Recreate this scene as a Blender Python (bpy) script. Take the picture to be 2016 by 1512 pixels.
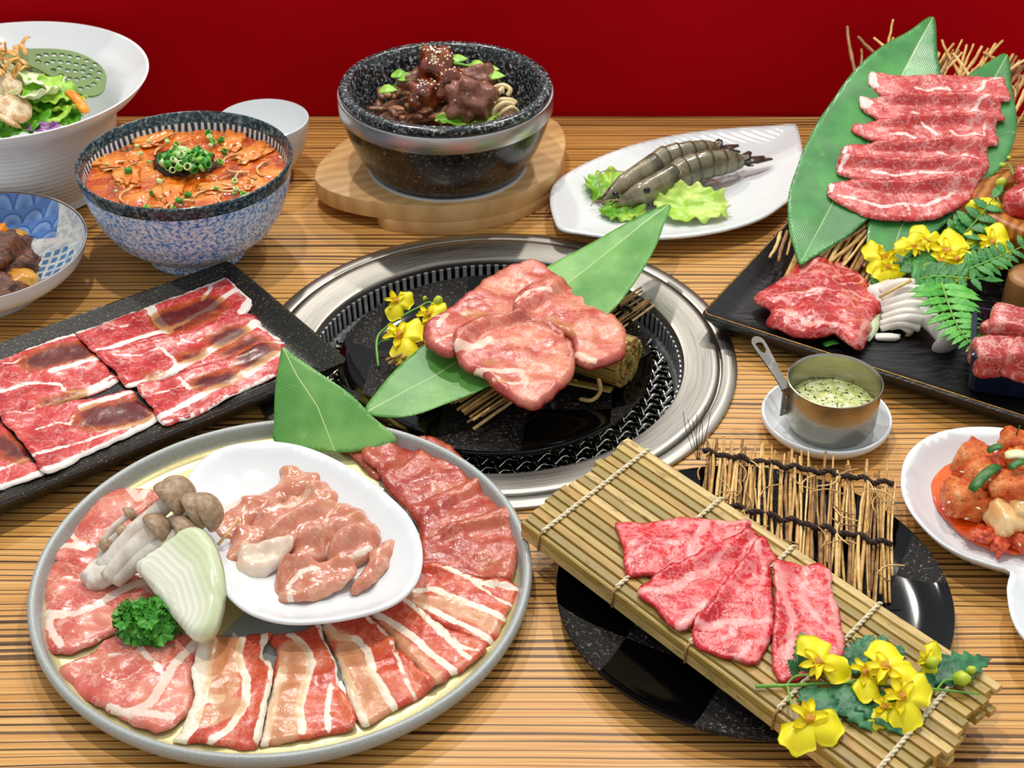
import bpy, bmesh, math, random
import numpy as np
from mathutils import Vector, Matrix, noise
from mathutils.geometry import delaunay_2d_cdt

for o in list(bpy.data.objects):
    bpy.data.objects.remove(o)
SC = bpy.context.scene
COL = SC.collection
random.seed(7)
PI = math.pi

# ------------------------------------------------------------------ camera
FPX, PITCH, CH = 3050.0, math.radians(35.5), 0.65
cam_d = bpy.data.cameras.new('camera')
cam = bpy.data.objects.new('camera', cam_d)
COL.objects.link(cam)
cam.location = (0, 0, CH)
cam.rotation_euler = (PI / 2 - PITCH, 0, 0)
cam_d.sensor_fit = 'HORIZONTAL'
cam_d.sensor_width = 36.0
cam_d.lens = FPX * 36.0 / 2016.0
cam_d.clip_start = 0.02
cam_d.dof.use_dof = True
cam_d.dof.focus_distance = 0.98
cam_d.dof.aperture_fstop = 20.0
SC.camera = cam

# ------------------------------------------------------------------ light
W = bpy.data.worlds.new('room_light')
SC.world = W
W.use_nodes = True
W.node_tree.nodes['Background'].inputs[0].default_value = (0.93, 0.97, 1.0, 1)
W.node_tree.nodes['Background'].inputs[1].default_value = 0.60


def spot(loc, tgt, power, size, rad, col, blend=0.4):
    d = bpy.data.lights.new('ceiling_and_glint_spot', 'SPOT')
    d.energy = power
    d.spot_size = math.radians(size)
    d.spot_blend = blend
    d.shadow_soft_size = rad
    d.color = col
    o = bpy.data.objects.new('ceiling_and_glint_spot', d)
    COL.objects.link(o)
    o.location = loc
    o.rotation_euler = (Vector(tgt) - Vector(loc)).to_track_quat('-Z', 'Y').to_euler()


spot((-0.28, 1.02, 1.95), (-0.25, 0.95, 0), 46, 75, 0.03, (1, 0.93, 0.84))
spot((0.55, 1.62, 1.95), (0.2, 0.85, 0), 40, 75, 0.03, (1, 0.94, 0.86))
spot((-0.45, 2.55, 2.0), (-0.1, 0.8, 0), 58, 60, 0.04, (1, 0.95, 0.88))
spot((0.45, 2.7, 2.0), (0.15, 0.8, 0), 38, 60, 0.04, (1, 0.95, 0.88))  # extra spot, added for more glints on the right side
SC.view_settings.view_transform = 'Standard'
SC.view_settings.look = 'None'
SC.view_settings.gamma = 1.0
SC.view_settings.use_curve_mapping = False
SC.view_settings.exposure = 0.10

# ------------------------------------------------------------------ pixel <-> place
CP, SP = math.cos(PITCH), math.sin(PITCH)
EYE = Vector((0, 0, CH))
FW, UP = Vector((0, CP, -SP)), Vector((0, SP, CP))


def ray(px, py):
    return FW + Vector((1, 0, 0)) * ((px - 1008) / FPX) - UP * ((py - 756) / FPX)


def at(px, py, z=0.0):
    d = ray(px, py)
    return EYE + d * ((z - CH) / d.z)


class Plane:
    def __init__(s, O, U, V):
        s.O = Vector(O)
        s.U = Vector(U).normalized()
        V = Vector(V)
        s.V = (V - s.U * V.dot(s.U)).normalized()
        s.N = s.U.cross(s.V)
        s.dr = None

    def uv(s, px, py):
        d = ray(px, py)
        t = (s.O - EYE).dot(s.N) / d.dot(s.N)
        p = EYE + d * t - s.O
        return (p.dot(s.U), p.dot(s.V))

    def p3(s, u, v, h=0.0):
        return s.O + s.U * u + s.V * v + s.N * h

    def px(s, px, py, h=0.0):
        u, v = s.uv(px, py)
        return s.p3(u, v, h)

    def drape(s, c, rad, cell=0.0025):
        s.dc = cell
        s.d0 = (c[0] - rad, c[1] - rad)
        n = int(2 * rad / cell) + 1
        s.dr = np.zeros((n, n))
        return s

    def sample(s, pts):
        H = s.dr
        M = H.copy()
        for _ in range(2):
            P_ = np.pad(M, 1, mode='edge')
            M = np.maximum.reduce([P_[1:-1, 1:-1], P_[:-2, 1:-1], P_[2:, 1:-1], P_[1:-1, :-2], P_[1:-1, 2:]])
        for _ in range(3):
            P_ = np.pad(M, 1, mode='edge')
            M = (P_[1:-1, 1:-1] * 2 + P_[:-2, 1:-1] + P_[2:, 1:-1] + P_[1:-1, :-2] + P_[1:-1, 2:]) / 6
        ij = (pts - np.array(s.d0)) / s.dc
        n = H.shape[0]
        ij = np.clip(ij, 0, n - 2.001)
        i0 = ij.astype(int)
        fr = ij - i0
        a, b = i0[:, 0], i0[:, 1]
        fx, fy = fr[:, 0], fr[:, 1]
        return (M[a, b] * (1 - fx) * (1 - fy) + M[a + 1, b] * fx * (1 - fy) + M[a, b + 1] * (1 - fx) * fy + M[a + 1, b + 1] * fx * fy)

    def put(s, pts, h):
        ij = np.round((pts - np.array(s.d0)) / s.dc).astype(int)
        n = s.dr.shape[0]
        ok = (ij >= 0).all(1) & (ij < n).all(1)
        for (i, j), hh in zip(ij[ok], h[ok]):
            if hh > s.dr[i, j]:
                s.dr[i, j] = hh


def flat(z):
    return Plane((0, 0, z), (1, 0, 0), (0, 1, 0))


def lean(base, tip):
    a, b = at(*base), at(*tip)
    return Plane(a, (1, 0, 0), b - a)


def tri(a, b, c):
    A, B, C_ = at(*a), at(*b), at(*c)
    p = Plane(A, B - A, C_ - A)
    if p.N.z < 0:
        p = Plane(A, A - B, C_ - A)
    return p


def Z(x0, y0, s, pts):
    return [(x0 + s * x, y0 + s * y) for x, y in pts]


# ------------------------------------------------------------------ materials
def hx(h, k=1.0):
    h = h.lstrip('#')
    r = []
    for i in (0, 2, 4):
        v = int(h[i:i + 2], 16) / 255
        r.append((v / 12.92 if v <= 0.04045 else ((v + 0.055) / 1.055) ** 2.4) * k)
    return (r[0], r[1], r[2], 1)


class MB:
    """small node-graph writer"""

    def __init__(s, name):
        s.m = bpy.data.materials.new(name)
        s.m.use_nodes = True
        s.nt = s.m.node_tree
        s.b = s.nt.nodes['Principled BSDF']
        s.tc = None

    def n(s, t, ins=None, **kw):
        nd = s.nt.nodes.new('ShaderNode' + t)
        for k, v in kw.items():
            setattr(nd, k, v)
        for k, v in (ins or {}).items():
            s.set(nd.inputs[k], v)
        return nd

    def set(s, sock, v):
        if isinstance(v, bpy.types.NodeSocket):
            s.nt.links.new(v, sock)
        else:
            sock.default_value = v

    def co(s, kind='Object'):
        if not s.tc:
            s.tc = s.nt.nodes.new('ShaderNodeTexCoord')
        return s.tc.outputs[kind]

    def map(s, sc=(1, 1, 1), rot=(0, 0, 0), co=None, loc=(0, 0, 0)):
        return s.n('Mapping', {0: co or s.co(), 1: loc, 2: rot, 3: sc}).outputs[0]

    def noise(s, scale, detail=3, rough=0.55, co=None, dist=0.0):
        return s.n('TexNoise', {'Vector': co or s.co(), 'Scale': scale, 'Detail': detail, 'Roughness': rough, 'Distortion': dist}).outputs[0]

    def vor(s, scale, feature='F1', co=None, rnd=1.0):
        v = s.n('TexVoronoi', feature=feature)
        s.set(v.inputs['Vector'], co or s.co())
        v.inputs['Scale'].default_value = scale
        v.inputs['Randomness'].default_value = rnd
        return v.outputs[0]

    def ramp(s, f, stops):
        r = s.n('ValToRGB', {0: f})
        e = r.color_ramp.elements
        while len(e) < len(stops):
            e.new(0.5)
        for x, (p, c) in zip(e, stops):
            x.position = p
            x.color = c if isinstance(c, tuple) else ((c, c, c, 1) if not isinstance(c, str) else hx(c))
        return r.outputs[0]

    def step(s, f, a, b):
        return s.n('MapRange', {0: f, 1: a, 2: b, 3: 0.0, 4: 1.0}, interpolation_type='SMOOTHSTEP').outputs[0]

    def math(s, op, a, b=0.0, c=None):
        d = {0: a, 1: b}
        if c is not None:
            d[2] = c
        return s.n('Math', d, operation=op).outputs[0]

    def mix(s, f, a, b, mode='MIX'):
        m = s.n('Mix', data_type='RGBA', blend_type=mode)
        s.set(m.inputs[0], f)
        s.set(m.inputs[6], hx(a) if isinstance(a, str) else a)
        s.set(m.inputs[7], hx(b) if isinstance(b, str) else b)
        return m.outputs[2]

    def attr(s, name):
        return s.n('Attribute', attribute_name=name).outputs['Fac']

    def bump(s, h, strength=0.3, dist=0.001):
        nrm = s.n('Bump', {'Height': h, 'Strength': strength, 'Distance': dist}).outputs[0]
        s.set(s.b.inputs['Normal'], nrm)
        s.set(s.b.inputs['Coat Normal'], nrm)

    def out(s, col=None, rough=0.5, metal=0.0, spec=0.5, sss=0.0, coat=0.0, trans=0.0, sssr=(1, 0.3, 0.2), coatr=0.08):
        b = s.b.inputs
        if col is not None:
            s.set(b['Base Color'], hx(col) if isinstance(col, str) else col)
        s.set(b['Roughness'], rough)
        s.set(b['Metallic'], metal)
        s.set(b['Specular IOR Level'], spec)
        if sss:
            b['Subsurface Weight'].default_value = sss
            b['Subsurface Radius'].default_value = sssr
            b['Subsurface Scale'].default_value = 0.004
        if coat:
            b['Coat Weight'].default_value = coat
            b['Coat Roughness'].default_value = coatr
        if trans:
            b['Transmission Weight'].default_value = trans
        return s.m


def simple(name, a, b=None, scale=60, rough=0.45, metal=0.0, bump=0.0, bscale=None, sss=0.0, coat=0.0, spec=0.5, stretch=(1, 1, 1), bdist=0.001):
    m = MB(name)
    co = m.map(stretch)
    nz = m.noise(scale, 4, 0.6, co)
    col = m.mix(m.step(nz, 0.35, 0.65), a, b or a)
    if bump:
        m.bump(m.noise(bscale or scale * 2, 3, 0.6, co), bump, bdist)
    return m.out(col, rough, metal, spec, sss, coat)


# ------------------------------------------------------------------ objects
WL = {}


def tag(o, label=None, cat=None, group=None, kind=None):
    if label:
        o['label'] = label
    if cat:
        o['category'] = cat
    if group:
        o['group'] = group
    if kind:
        o['kind'] = kind
    return o


def thing(name, label, cat, loc=(0, 0, 0), group=None):
    o = bpy.data.objects.new(name, None)
    o.empty_display_size = 0.01
    COL.objects.link(o)
    o.location = loc
    WL[o] = Vector(loc)
    return tag(o, label, cat, group)


def mk(name, verts, faces, mat, parent=None, smooth=True, attrs=None, origin=None):
    me = bpy.data.meshes.new(name)
    vs = [Vector(v) for v in verts]
    if parent is not None:
        org = WL[parent]
    elif origin is not None:
        org = Vector(origin)
    else:
        a = np.array([tuple(v) for v in vs])
        org = Vector((float(a[:, 0].mean()), float(a[:, 1].mean()), float(a[:, 2].min())))
    me.from_pydata([v - org for v in vs], [], faces)
    me.update()
    if attrs:
        for k, arr in attrs.items():
            at_ = me.attributes.new(k, 'FLOAT', 'POINT')
            at_.data.foreach_set('value', np.asarray(arr, dtype=np.float32))
    if smooth:
        me.polygons.foreach_set('use_smooth', [True] * len(me.polygons))
    if mat:
        me.materials.append(mat)
    o = bpy.data.objects.new(name, me)
    COL.objects.link(o)
    WL[o] = org
    if parent is not None:
        o.parent = parent
    else:
        o.location = org
    return o


def place(name, me, M, parent=None):
    """a new object sharing mesh data, put at world matrix M"""
    o = bpy.data.objects.new(name, me)
    COL.objects.link(o)
    if parent is not None:
        o.parent = parent
        pm = Matrix.Translation(WL[parent])
        o.matrix_local = pm.inverted() @ M
    else:
        o.matrix_world = M
        o.matrix_local = M
    WL[o] = M.translation.copy()
    return o


def sharp(o, ang=35):
    me = o.data
    me.polygons.foreach_set('use_smooth', [True] * len(me.polygons))
    try:
        me.set_sharp_from_angle(angle=math.radians(ang))
    except Exception:
        pass
    return o


def merge(parts):
    V, F = [], []
    for v, f in parts:
        k = len(V)
        V += list(v)
        F += [tuple(i + k for i in q) for q in f]
    return V, F


def lathe_g(prof, c=(0, 0, 0), n=96, closed=False, sx=1.0):
    V, F = [], []
    m = len(prof)
    c = Vector(c)
    for i in range(n):
        a = 2 * PI * i / n
        ca, sa = math.cos(a), math.sin(a)
        for r, z in prof:
            V.append(c + Vector((r * ca * sx, r * sa, z)))
    for i in range(n):
        j = (i + 1) % n
        for k in range(m if closed else m - 1):
            l = (k + 1) % m
            F.append((i * m + k, j * m + k, j * m + l, i * m + l))
    return V, F


def curve_prof(pts, n=6):
    """smooth open polyline through profile points"""
    P_ = [pts[0]] + list(pts) + [pts[-1]]
    out = []
    for i in range(1, len(P_) - 2):
        p0, p1, p2, p3 = [np.array(q, float) for q in P_[i - 1:i + 3]]
        for t in np.linspace(0, 1, n, endpoint=False):
            out.append(tuple(0.5 * ((2 * p1) + (-p0 + p2) * t + (2 * p0 - 5 * p1 + 4 * p2 - p3) * t * t + (-p0 + 3 * p1 - 3 * p2 + p3) * t ** 3)))
    out.append(tuple(pts[-1]))
    return out


def lathe(name, prof, c, mat, parent=None, n=96, closed=False, ang=40, flip=False):
    V, F = lathe_g(prof, c, n, closed)
    if flip:
        F = [f[::-1] for f in F]
    o = mk(name, V, F, mat, parent)
    return sharp(o, ang)


def tube_g(path, rad, sides=8, cap=True, flat_=1.0):
    path = [Vector(p) for p in path]
    n = len(path)
    if not isinstance(rad, (list, tuple)):
        rad = [rad] * n
    V, F = [], []
    t = (path[1] - path[0]).normalized()
    ref = Vector((0, 0, 1)) if abs(t.z) < 0.9 else Vector((1, 0, 0))
    nx = t.cross(ref).normalized()
    for i, p in enumerate(path):
        t = (path[min(i + 1, n - 1)] - path[max(i - 1, 0)]).normalized()
        nx = (nx - t * nx.dot(t)).normalized()
        ny = t.cross(nx)
        for k in range(sides):
            a = 2 * PI * k / sides
            V.append(p + nx * (math.cos(a) * rad[i]) + ny * (math.sin(a) * rad[i] * flat_))
    for i in range(n - 1):
        for k in range(sides):
            l = (k + 1) % sides
            F.append((i * sides + k, i * sides + l, (i + 1) * sides + l, (i + 1) * sides + k))
    if cap:
        F.append(tuple(range(sides))[::-1])
        F.append(tuple((n - 1) * sides + k for k in range(sides)))
    return V, F


def tube(name, path, rad, mat, parent=None, sides=8, flat_=1.0):
    V, F = tube_g(path, rad, sides, True, flat_)
    return mk(name, V, F, mat, parent)


def spline(pts, n=8):
    pts = [Vector(p) for p in pts]
    P_ = [pts[0]] + pts + [pts[-1]]
    out = []
    for i in range(1, len(P_) - 2):
        p0, p1, p2, p3 = P_[i - 1:i + 3]
        for k in range(n):
            t = k / n
            out.append(0.5 * ((2 * p1) + (p2 - p0) * t + (2 * p0 - 5 * p1 + 4 * p2 - p3) * t * t + (3 * p1 - p0 - 3 * p2 + p3) * t ** 3))
    out.append(pts[-1])
    return out


def rope_g(path, r, pitch, sides=6, strands=2):
    path = [Vector(p) for p in path]
    L = [0]
    for a, b in zip(path, path[1:]):
        L.append(L[-1] + (b - a).length)
    parts = []
    t = (path[1] - path[0]).normalized()
    nx = t.cross(Vector((0, 0, 1))).normalized()
    m = int(L[-1] / (pitch / 8)) + 2
    pos = []
    k = 0
    for i in range(m):
        s = L[-1] * i / (m - 1)
        while k < len(path) - 2 and L[k + 1] < s:
            k += 1
        q = (s - L[k]) / max(1e-9, L[k + 1] - L[k])
        pos.append((path[k].lerp(path[k + 1], min(1, q)), (path[k + 1] - path[k]).normalized(), s))
    for st in range(strands):
        pp = []
        for p, t, s in pos:
            nx = (nx - t * nx.dot(t)).normalized()
            ny = t.cross(nx)
            a = 2 * PI * (s / pitch + st / strands)
            pp.append(p + nx * math.cos(a) * r * 0.6 + ny * math.sin(a) * r * 0.6)
        parts.append(tube_g(pp, r * 0.62, sides))
    return merge(parts)


def box_g(c, s, M=None):
    V = []
    for dz in (-1, 1):
        for dy in (-1, 1):
            for dx in (-1, 1):
                v = Vector((dx * s[0] / 2, dy * s[1] / 2, dz * s[2] / 2))
                V.append((M @ v if M else v) + Vector(c))
    F = [(0, 2, 3, 1), (4, 5, 7, 6), (0, 1, 5, 4), (2, 6, 7, 3), (0, 4, 6, 2), (1, 3, 7, 5)]
    return V, F


def bevel(o, w, seg=2, ang=40):
    bm = bmesh.new()
    bm.from_mesh(o.data)
    es = [e for e in bm.edges if len(e.link_faces) == 2 and e.calc_face_angle(0) > math.radians(ang)]
    bmesh.ops.bevel(bm, geom=es, offset=w, segments=seg, profile=0.5, affect='EDGES')
    bm.to_mesh(o.data)
    bm.free()
    return sharp(o, 40)


def blob_g(c, s, seed=0, amp=0.15, freq=2.0, sub=3, M=None, octv=2):
    bm = bmesh.new()
    bmesh.ops.create_icosphere(bm, subdivisions=sub, radius=1.0)
    off = Vector((seed * 3.17, seed * 1.31, seed * 7.7))
    V = []
    for v in bm.verts:
        d = v.co.copy()
        k = 1 + amp * noise.fractal(d * freq + off, 1.0, 2.0, octv)
        q = Vector((d.x * s[0] * k, d.y * s[1] * k, d.z * s[2] * k))
        V.append((M @ q if M else q) + Vector(c))
    F = [tuple(v.index for v in f.verts) for f in bm.faces]
    bm.free()
    return V, F


def chunk_g(c, s, seed=0, amp=0.12, pw=4.0, sub=3, M=None, freq=2.0):
    """lumpy rounded block (superellipsoid with noise)"""
    bm = bmesh.new()
    bmesh.ops.create_cube(bm, size=2.0)
    bmesh.ops.subdivide_edges(bm, edges=bm.edges[:], cuts=2 ** sub - 1, use_grid_fill=True)
    off = Vector((seed * 2.37, seed * 5.11, seed * 0.77))
    V = []
    for v in bm.verts:
        d = v.co
        r = (abs(d.x) ** pw + abs(d.y) ** pw + abs(d.z) ** pw) ** (1 / pw)
        d = d / r
        k = 1 + amp * noise.fractal(d * freq + off, 1.0, 2.0, 3)
        q = Vector((d.x * s[0] * k, d.y * s[1] * k, d.z * s[2] * k))
        V.append((M @ q if M else q) + Vector(c))
    F = [tuple(v.index for v in f.verts) for f in bm.faces]
    bm.free()
    return V, F


def rotM(x=0, y=0, z=0):
    return Matrix.Rotation(z, 3, 'Z') @ Matrix.Rotation(y, 3, 'Y') @ Matrix.Rotation(x, 3, 'X')


# ------------------------------------------------------------------ sheets cut from an outline
def closed_spline(pts, step, sharpness=0.0):
    P_ = np.array(pts, float)
    n = len(P_)
    out = []
    for i in range(n):
        p0, p1, p2, p3 = P_[i - 1], P_[i], P_[(i + 1) % n], P_[(i + 2) % n]
        d = np.linalg.norm(p2 - p1)
        m = max(1, int(round(d / step)))
        for k in range(m):
            t = k / m
            cr = 0.5 * ((2 * p1) + (p2 - p0) * t + (2 * p0 - 5 * p1 + 4 * p2 - p3) * t * t + (3 * p1 - p0 - 3 * p2 + p3) * t ** 3)
            out.append(cr * (1 - sharpness) + (p1 * (1 - t) + p2 * t) * sharpness)
    return np.array(out)


def seg_dist(P_, line, closed=False):
    L = np.array(line, float)
    A = L
    B = np.roll(L, -1, 0)
    if not closed:
        A, B = A[:-1], B[:-1]
    d = B - A
    den = np.maximum((d * d).sum(1), 1e-12)
    best = np.full(len(P_), 1e9)
    par = np.zeros(len(P_))
    for k in range(len(A)):
        t = np.clip(((P_ - A[k]) @ d[k]) / den[k], 0, 1)
        q = A[k] + t[:, None] * d[k]
        dd = np.linalg.norm(P_ - q, axis=1)
        m = dd < best
        best[m] = dd[m]
        par[m] = (k + t[m]) / len(A)
    return best, par


def inside(P_, poly):
    x, y = P_[:, 0], P_[:, 1]
    r = np.zeros(len(P_), bool)
    n = len(poly)
    for i in range(n):
        x1, y1 = poly[i]
        x2, y2 = poly[(i + 1) % n]
        c = ((y1 > y) != (y2 > y)) & (x < (x2 - x1) * (y - y1) / ((y2 - y1) + 1e-15) + x1)
        r ^= c
    return r


def triangulate(out, res, extra=None):
    lo, hi = out.min(0), out.max(0)
    xs = np.arange(lo[0], hi[0], res)
    ys = np.arange(lo[1], hi[1], res * 0.866)
    g = np.array([(x + (res / 2 if j % 2 else 0), y) for j, y in enumerate(ys) for x in xs])
    if len(g):
        g = g[inside(g, out)]
    if len(g):
        g = g[seg_dist(g, out, True)[0] > res * 0.55]
    if extra is not None and len(extra):
        extra = extra[inside(extra, out)]
        extra = extra[seg_dist(extra, out, True)[0] > res * 0.5]
        if len(g) and len(extra) > 1:
            g = g[seg_dist(g, extra)[0] > res * 0.6]
        g = np.vstack([g, extra]) if len(g) else extra
    nb = len(out)
    pts = [Vector((float(p[0]), float(p[1]))) for p in out] + [Vector((float(p[0]), float(p[1]))) for p in g]
    vs, es, fs, ov, oe, of = delaunay_2d_cdt(pts, [], [list(range(nb))], 1, 1e-7)
    return np.array([(v.x, v.y) for v in vs]), [tuple(f) for f in fs]


def slab(name, px, plane, mat, parent=None, thick=0.0025, res=0.003, fat=(), sauce=(), lift=None, wob=0.0008, wsc=45, jit=0.0008,
         seed=0, rim=0.3, corner=0.0, base=0.0, uv=None, soft=1.5, dome=0.0, extra=None):
    P_ = [plane.uv(*p) for p in px] if uv is None else uv
    out = closed_spline(P_, res, corner)
    if jit:
        out = np.array([(p[0] + jit * noise.noise(Vector((p[0] * 160, p[1] * 160, seed))) * 1.6, p[1] + jit * noise.noise(Vector((p[0] * 160, p[1] * 160, seed + 9))) * 1.6) for p in out])
    pts, faces = triangulate(out, res, extra)
    ed, _ = seg_dist(pts, out, True)
    q = np.clip(ed / max(1e-6, thick * soft), 0, 1)
    prof = rim + (1 - rim) * np.sqrt(1 - (1 - q) ** 2)
    h0 = np.full(len(pts), base)
    if plane.dr is not None:
        h0 = h0 + plane.sample(pts)
    w = np.array([noise.fractal(Vector((p[0] * wsc, p[1] * wsc, seed * 3.3)), 1.0, 2.0, 3) for p in pts]) * wob
    w = w - w.min() * 0.5
    if lift:
        h0 = h0 + np.array([lift(p[0], p[1]) for p in pts])
    if dome:
        h0 = h0 + dome * np.clip(ed / ed.max(), 0, 1) ** 0.7
    top = h0 + w + thick * prof
    bot = h0 + w - thick * 0.05
    n = len(pts)
    V = [plane.p3(pts[i][0], pts[i][1], top[i]) for i in range(n)] + [plane.p3(pts[i][0], pts[i][1], bot[i]) for i in range(n)]
    cnt = {}
    F = []
    for f in faces:
        a, b, c = f
        A, B, C_ = pts[a], pts[b], pts[c]
        if (B[0] - A[0]) * (C_[1] - A[1]) - (B[1] - A[1]) * (C_[0] - A[0]) < 0:
            f = (a, c, b)
        F.append(f)
        F.append((f[0] + n, f[2] + n, f[1] + n))
        for i in range(3):
            e = (f[i], f[(i + 1) % 3])
            cnt[e] = 1
    for (a, b) in cnt:
        if (b, a) not in cnt:
            F.append((b, a, a + n, b + n))
    if plane.dr is not None:
        plane.put(pts, top)
    at_ = {}
    fv = np.full(n, 50.0)
    for ln, wd in fat:
        l2 = [plane.uv(*p) for p in ln]
        d, t = seg_dist(pts, l2)
        if isinstance(wd, tuple):
            ww = wd[0] + (wd[1] - wd[0]) * t
        else:
            ww = wd
        fv = np.minimum(fv, (d - ww / 2) * 1000)
    sv = np.full(n, 50.0)
    for ln, wd in sauce:
        l2 = [plane.uv(*p) for p in ln]
        d, t = seg_dist(pts, l2)
        sv = np.minimum(sv, (d - wd / 2) * 1000)
    at_['fat'] = np.concatenate([fv, fv])
    at_['sauce'] = np.concatenate([sv, sv])
    at_['edge'] = np.concatenate([ed, ed]) * 1000
    o = mk(name, V, F, mat, parent, True, at_)
    return o


def dish(name, px, z0, zr, mat, base=0.0, wall=0.02, thick=0.004, res=0.005, foot=0.35, parent=None, zrim=None, cor=0.0):
    """shallow free-form dish: rim follows the outline at height zr, well at z0 above the table"""
    pl = flat(zr + base)
    P_ = [pl.uv(*p) for p in px]
    out = closed_spline(P_, res, cor)
    pts, faces = triangulate(out, res)
    ed, _ = seg_dist(pts, out, True)
    q = np.clip(ed / wall, 0, 1)
    s = 1 - (1 - q) ** 2.2
    rz = np.array([zrim(p[0], p[1]) for p in pts]) if zrim else np.full(len(pts), zr)
    top = base + rz + (z0 - rz) * s
    lip = np.clip(ed / (thick * 0.6), 0, 1)
    top = top - (1 - np.sqrt(1 - (1 - lip) ** 2)) * thick * 0.5
    bot = np.maximum(base + 0.0005, top - thick * (0.5 + 0.5 * lip))
    deep = ed > ed.max() * foot
    bot[deep] = base + 0.0005
    n = len(pts)
    V = [Vector((p[0], p[1], t)) for p, t in zip(pts, top)] + [Vector((p[0], p[1], b)) for p, b in zip(pts, bot)]
    F, cnt = [], {}
    for f in faces:
        a, b, c = f
        A, B, C_ = pts[a], pts[b], pts[c]
        if (B[0] - A[0]) * (C_[1] - A[1]) - (B[1] - A[1]) * (C_[0] - A[0]) < 0:
            f = (a, c, b)
        F.append(f)
        F.append((f[0] + n, f[2] + n, f[1] + n))
        for i in range(3):
            cnt[(f[i], f[(i + 1) % 3])] = 1
    for (a, b) in cnt:
        if (b, a) not in cnt:
            F.append((b, a, a + n, b + n))
    return mk(name, V, F, mat, parent, True, {'edge': np.concatenate([ed, ed]) * 1000})


def board(name, px, z0, z1, mat, parent=None, bev=0.0015, res=0.006, cor=0.0, uv=None):
    """upright-sided board: outline at the top height, given thickness"""
    pl = flat(z1)
    P_ = [pl.uv(*p) for p in px] if uv is None else uv
    out = closed_spline(P_, res, cor)
    a = 0
    for i in range(len(out)):
        x1, y1 = out[i - 1]
        x2, y2 = out[i]
        a += x1 * y2 - x2 * y1
    if a < 0:
        out = out[::-1]
    n = len(out)
    V = [Vector((p[0], p[1], z0)) for p in out] + [Vector((p[0], p[1], z1)) for p in out]
    F = [tuple(range(n))[::-1], tuple(range(n, 2 * n))]
    for i in range(n):
        j = (i + 1) % n
        F.append((i, j, n + j, n + i))
    o = mk(name, V, F, mat, parent)
    if bev:
        bevel(o, bev, 2, 50)
    return sharp(o, 40)

# ------------------------------------------------------------------ shared materials
def m_table():
    m = MB('zebra_wood')
    co = m.map((1.2, 120, 1))
    warp = m.noise(3.0, 2, 0.5, m.map((1, 3, 1)))
    y = m.math('ADD', m.n('SeparateXYZ', {0: m.co()}).outputs[1], m.math('MULTIPLY', warp, 0.012))
    v = m.n('CombineXYZ', {0: m.math('MULTIPLY', m.n('SeparateXYZ', {0: m.co()}).outputs[0], 1.5), 1: m.math('MULTIPLY', y, 190.0)}).outputs[0]
    n1 = m.n('TexNoise', {'Vector': v, 'Scale': 1.0, 'Detail': 2.0, 'Roughness': 0.5}).outputs[0]
    v2 = m.n('CombineXYZ', {0: m.math('MULTIPLY', m.n('SeparateXYZ', {0: m.co()}).outputs[0], 6.0), 1: m.math('MULTIPLY', y, 620.0)}).outputs[0]
    n2 = m.n('TexNoise', {'Vector': v2, 'Scale': 1.0, 'Detail': 3.0, 'Roughness': 0.6}).outputs[0]
    base = m.ramp(n2, [(0.25, '#b4762e'), (0.5, '#d79f55'), (0.75, '#efc685')])
    ph = m.math('ADD', m.math('MULTIPLY', y, 2 * PI / 0.0058), m.math('MULTIPLY', n1, 9.0))
    sn = m.math('SINE', ph)
    thr = m.math('MULTIPLY', m.noise(1.0, 2, 0.5, m.map((2.5, 60, 1))), 1.25)
    ln = m.step(m.math('SUBTRACT', sn, thr), -0.12, 0.3)
    brk = m.ramp(n2, [(0.3, 0.65), (0.6, 1.0)])
    col = m.mix(m.math('MULTIPLY', ln, brk), base, '#331808')
    n3 = m.noise(2.2, 2, 0.5, m.map((1, 2.2, 1)))
    col = m.mix(m.math('MULTIPLY', m.step(n3, 0.45, 0.75), 0.25), col, m.mix(1.0, col, '#c8935a', 'MULTIPLY'))
    m.bump(sn, 0.08, 0.0004)
    return m.out(col, m.ramp(n2, [(0.2, 0.42), (0.8, 0.3)]), 0, 0.4)


def m_steel(name='brushed_steel', a='#b3afa6', rough=0.27):
    m = MB(name)
    x = m.n('SeparateXYZ', {0: m.co()})
    r = m.math('POWER', m.math('ADD', m.math('POWER', x.outputs[0], 2.0), m.math('POWER', x.outputs[1], 2.0)), 0.5)
    ang = m.math('ARCTAN2', x.outputs[1], x.outputs[0])
    v = m.n('CombineXYZ', {0: m.math('MULTIPLY', r, 900.0), 1: m.math('MULTIPLY', ang, 4.0), 2: m.math('MULTIPLY', x.outputs[2], 900.0)}).outputs[0]
    nz = m.n('TexNoise', {'Vector': v, 'Scale': 1.0, 'Detail': 3.0}).outputs[0]
    m.bump(nz, 0.1, 0.0004)
    col = m.mix(nz, a, hx(a, 0.75))
    m.b.inputs['Anisotropic'].default_value = 0.4
    return m.out(col, m.ramp(nz, [(0.3, rough), (0.7, rough + 0.14)]), 1.0)


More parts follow.
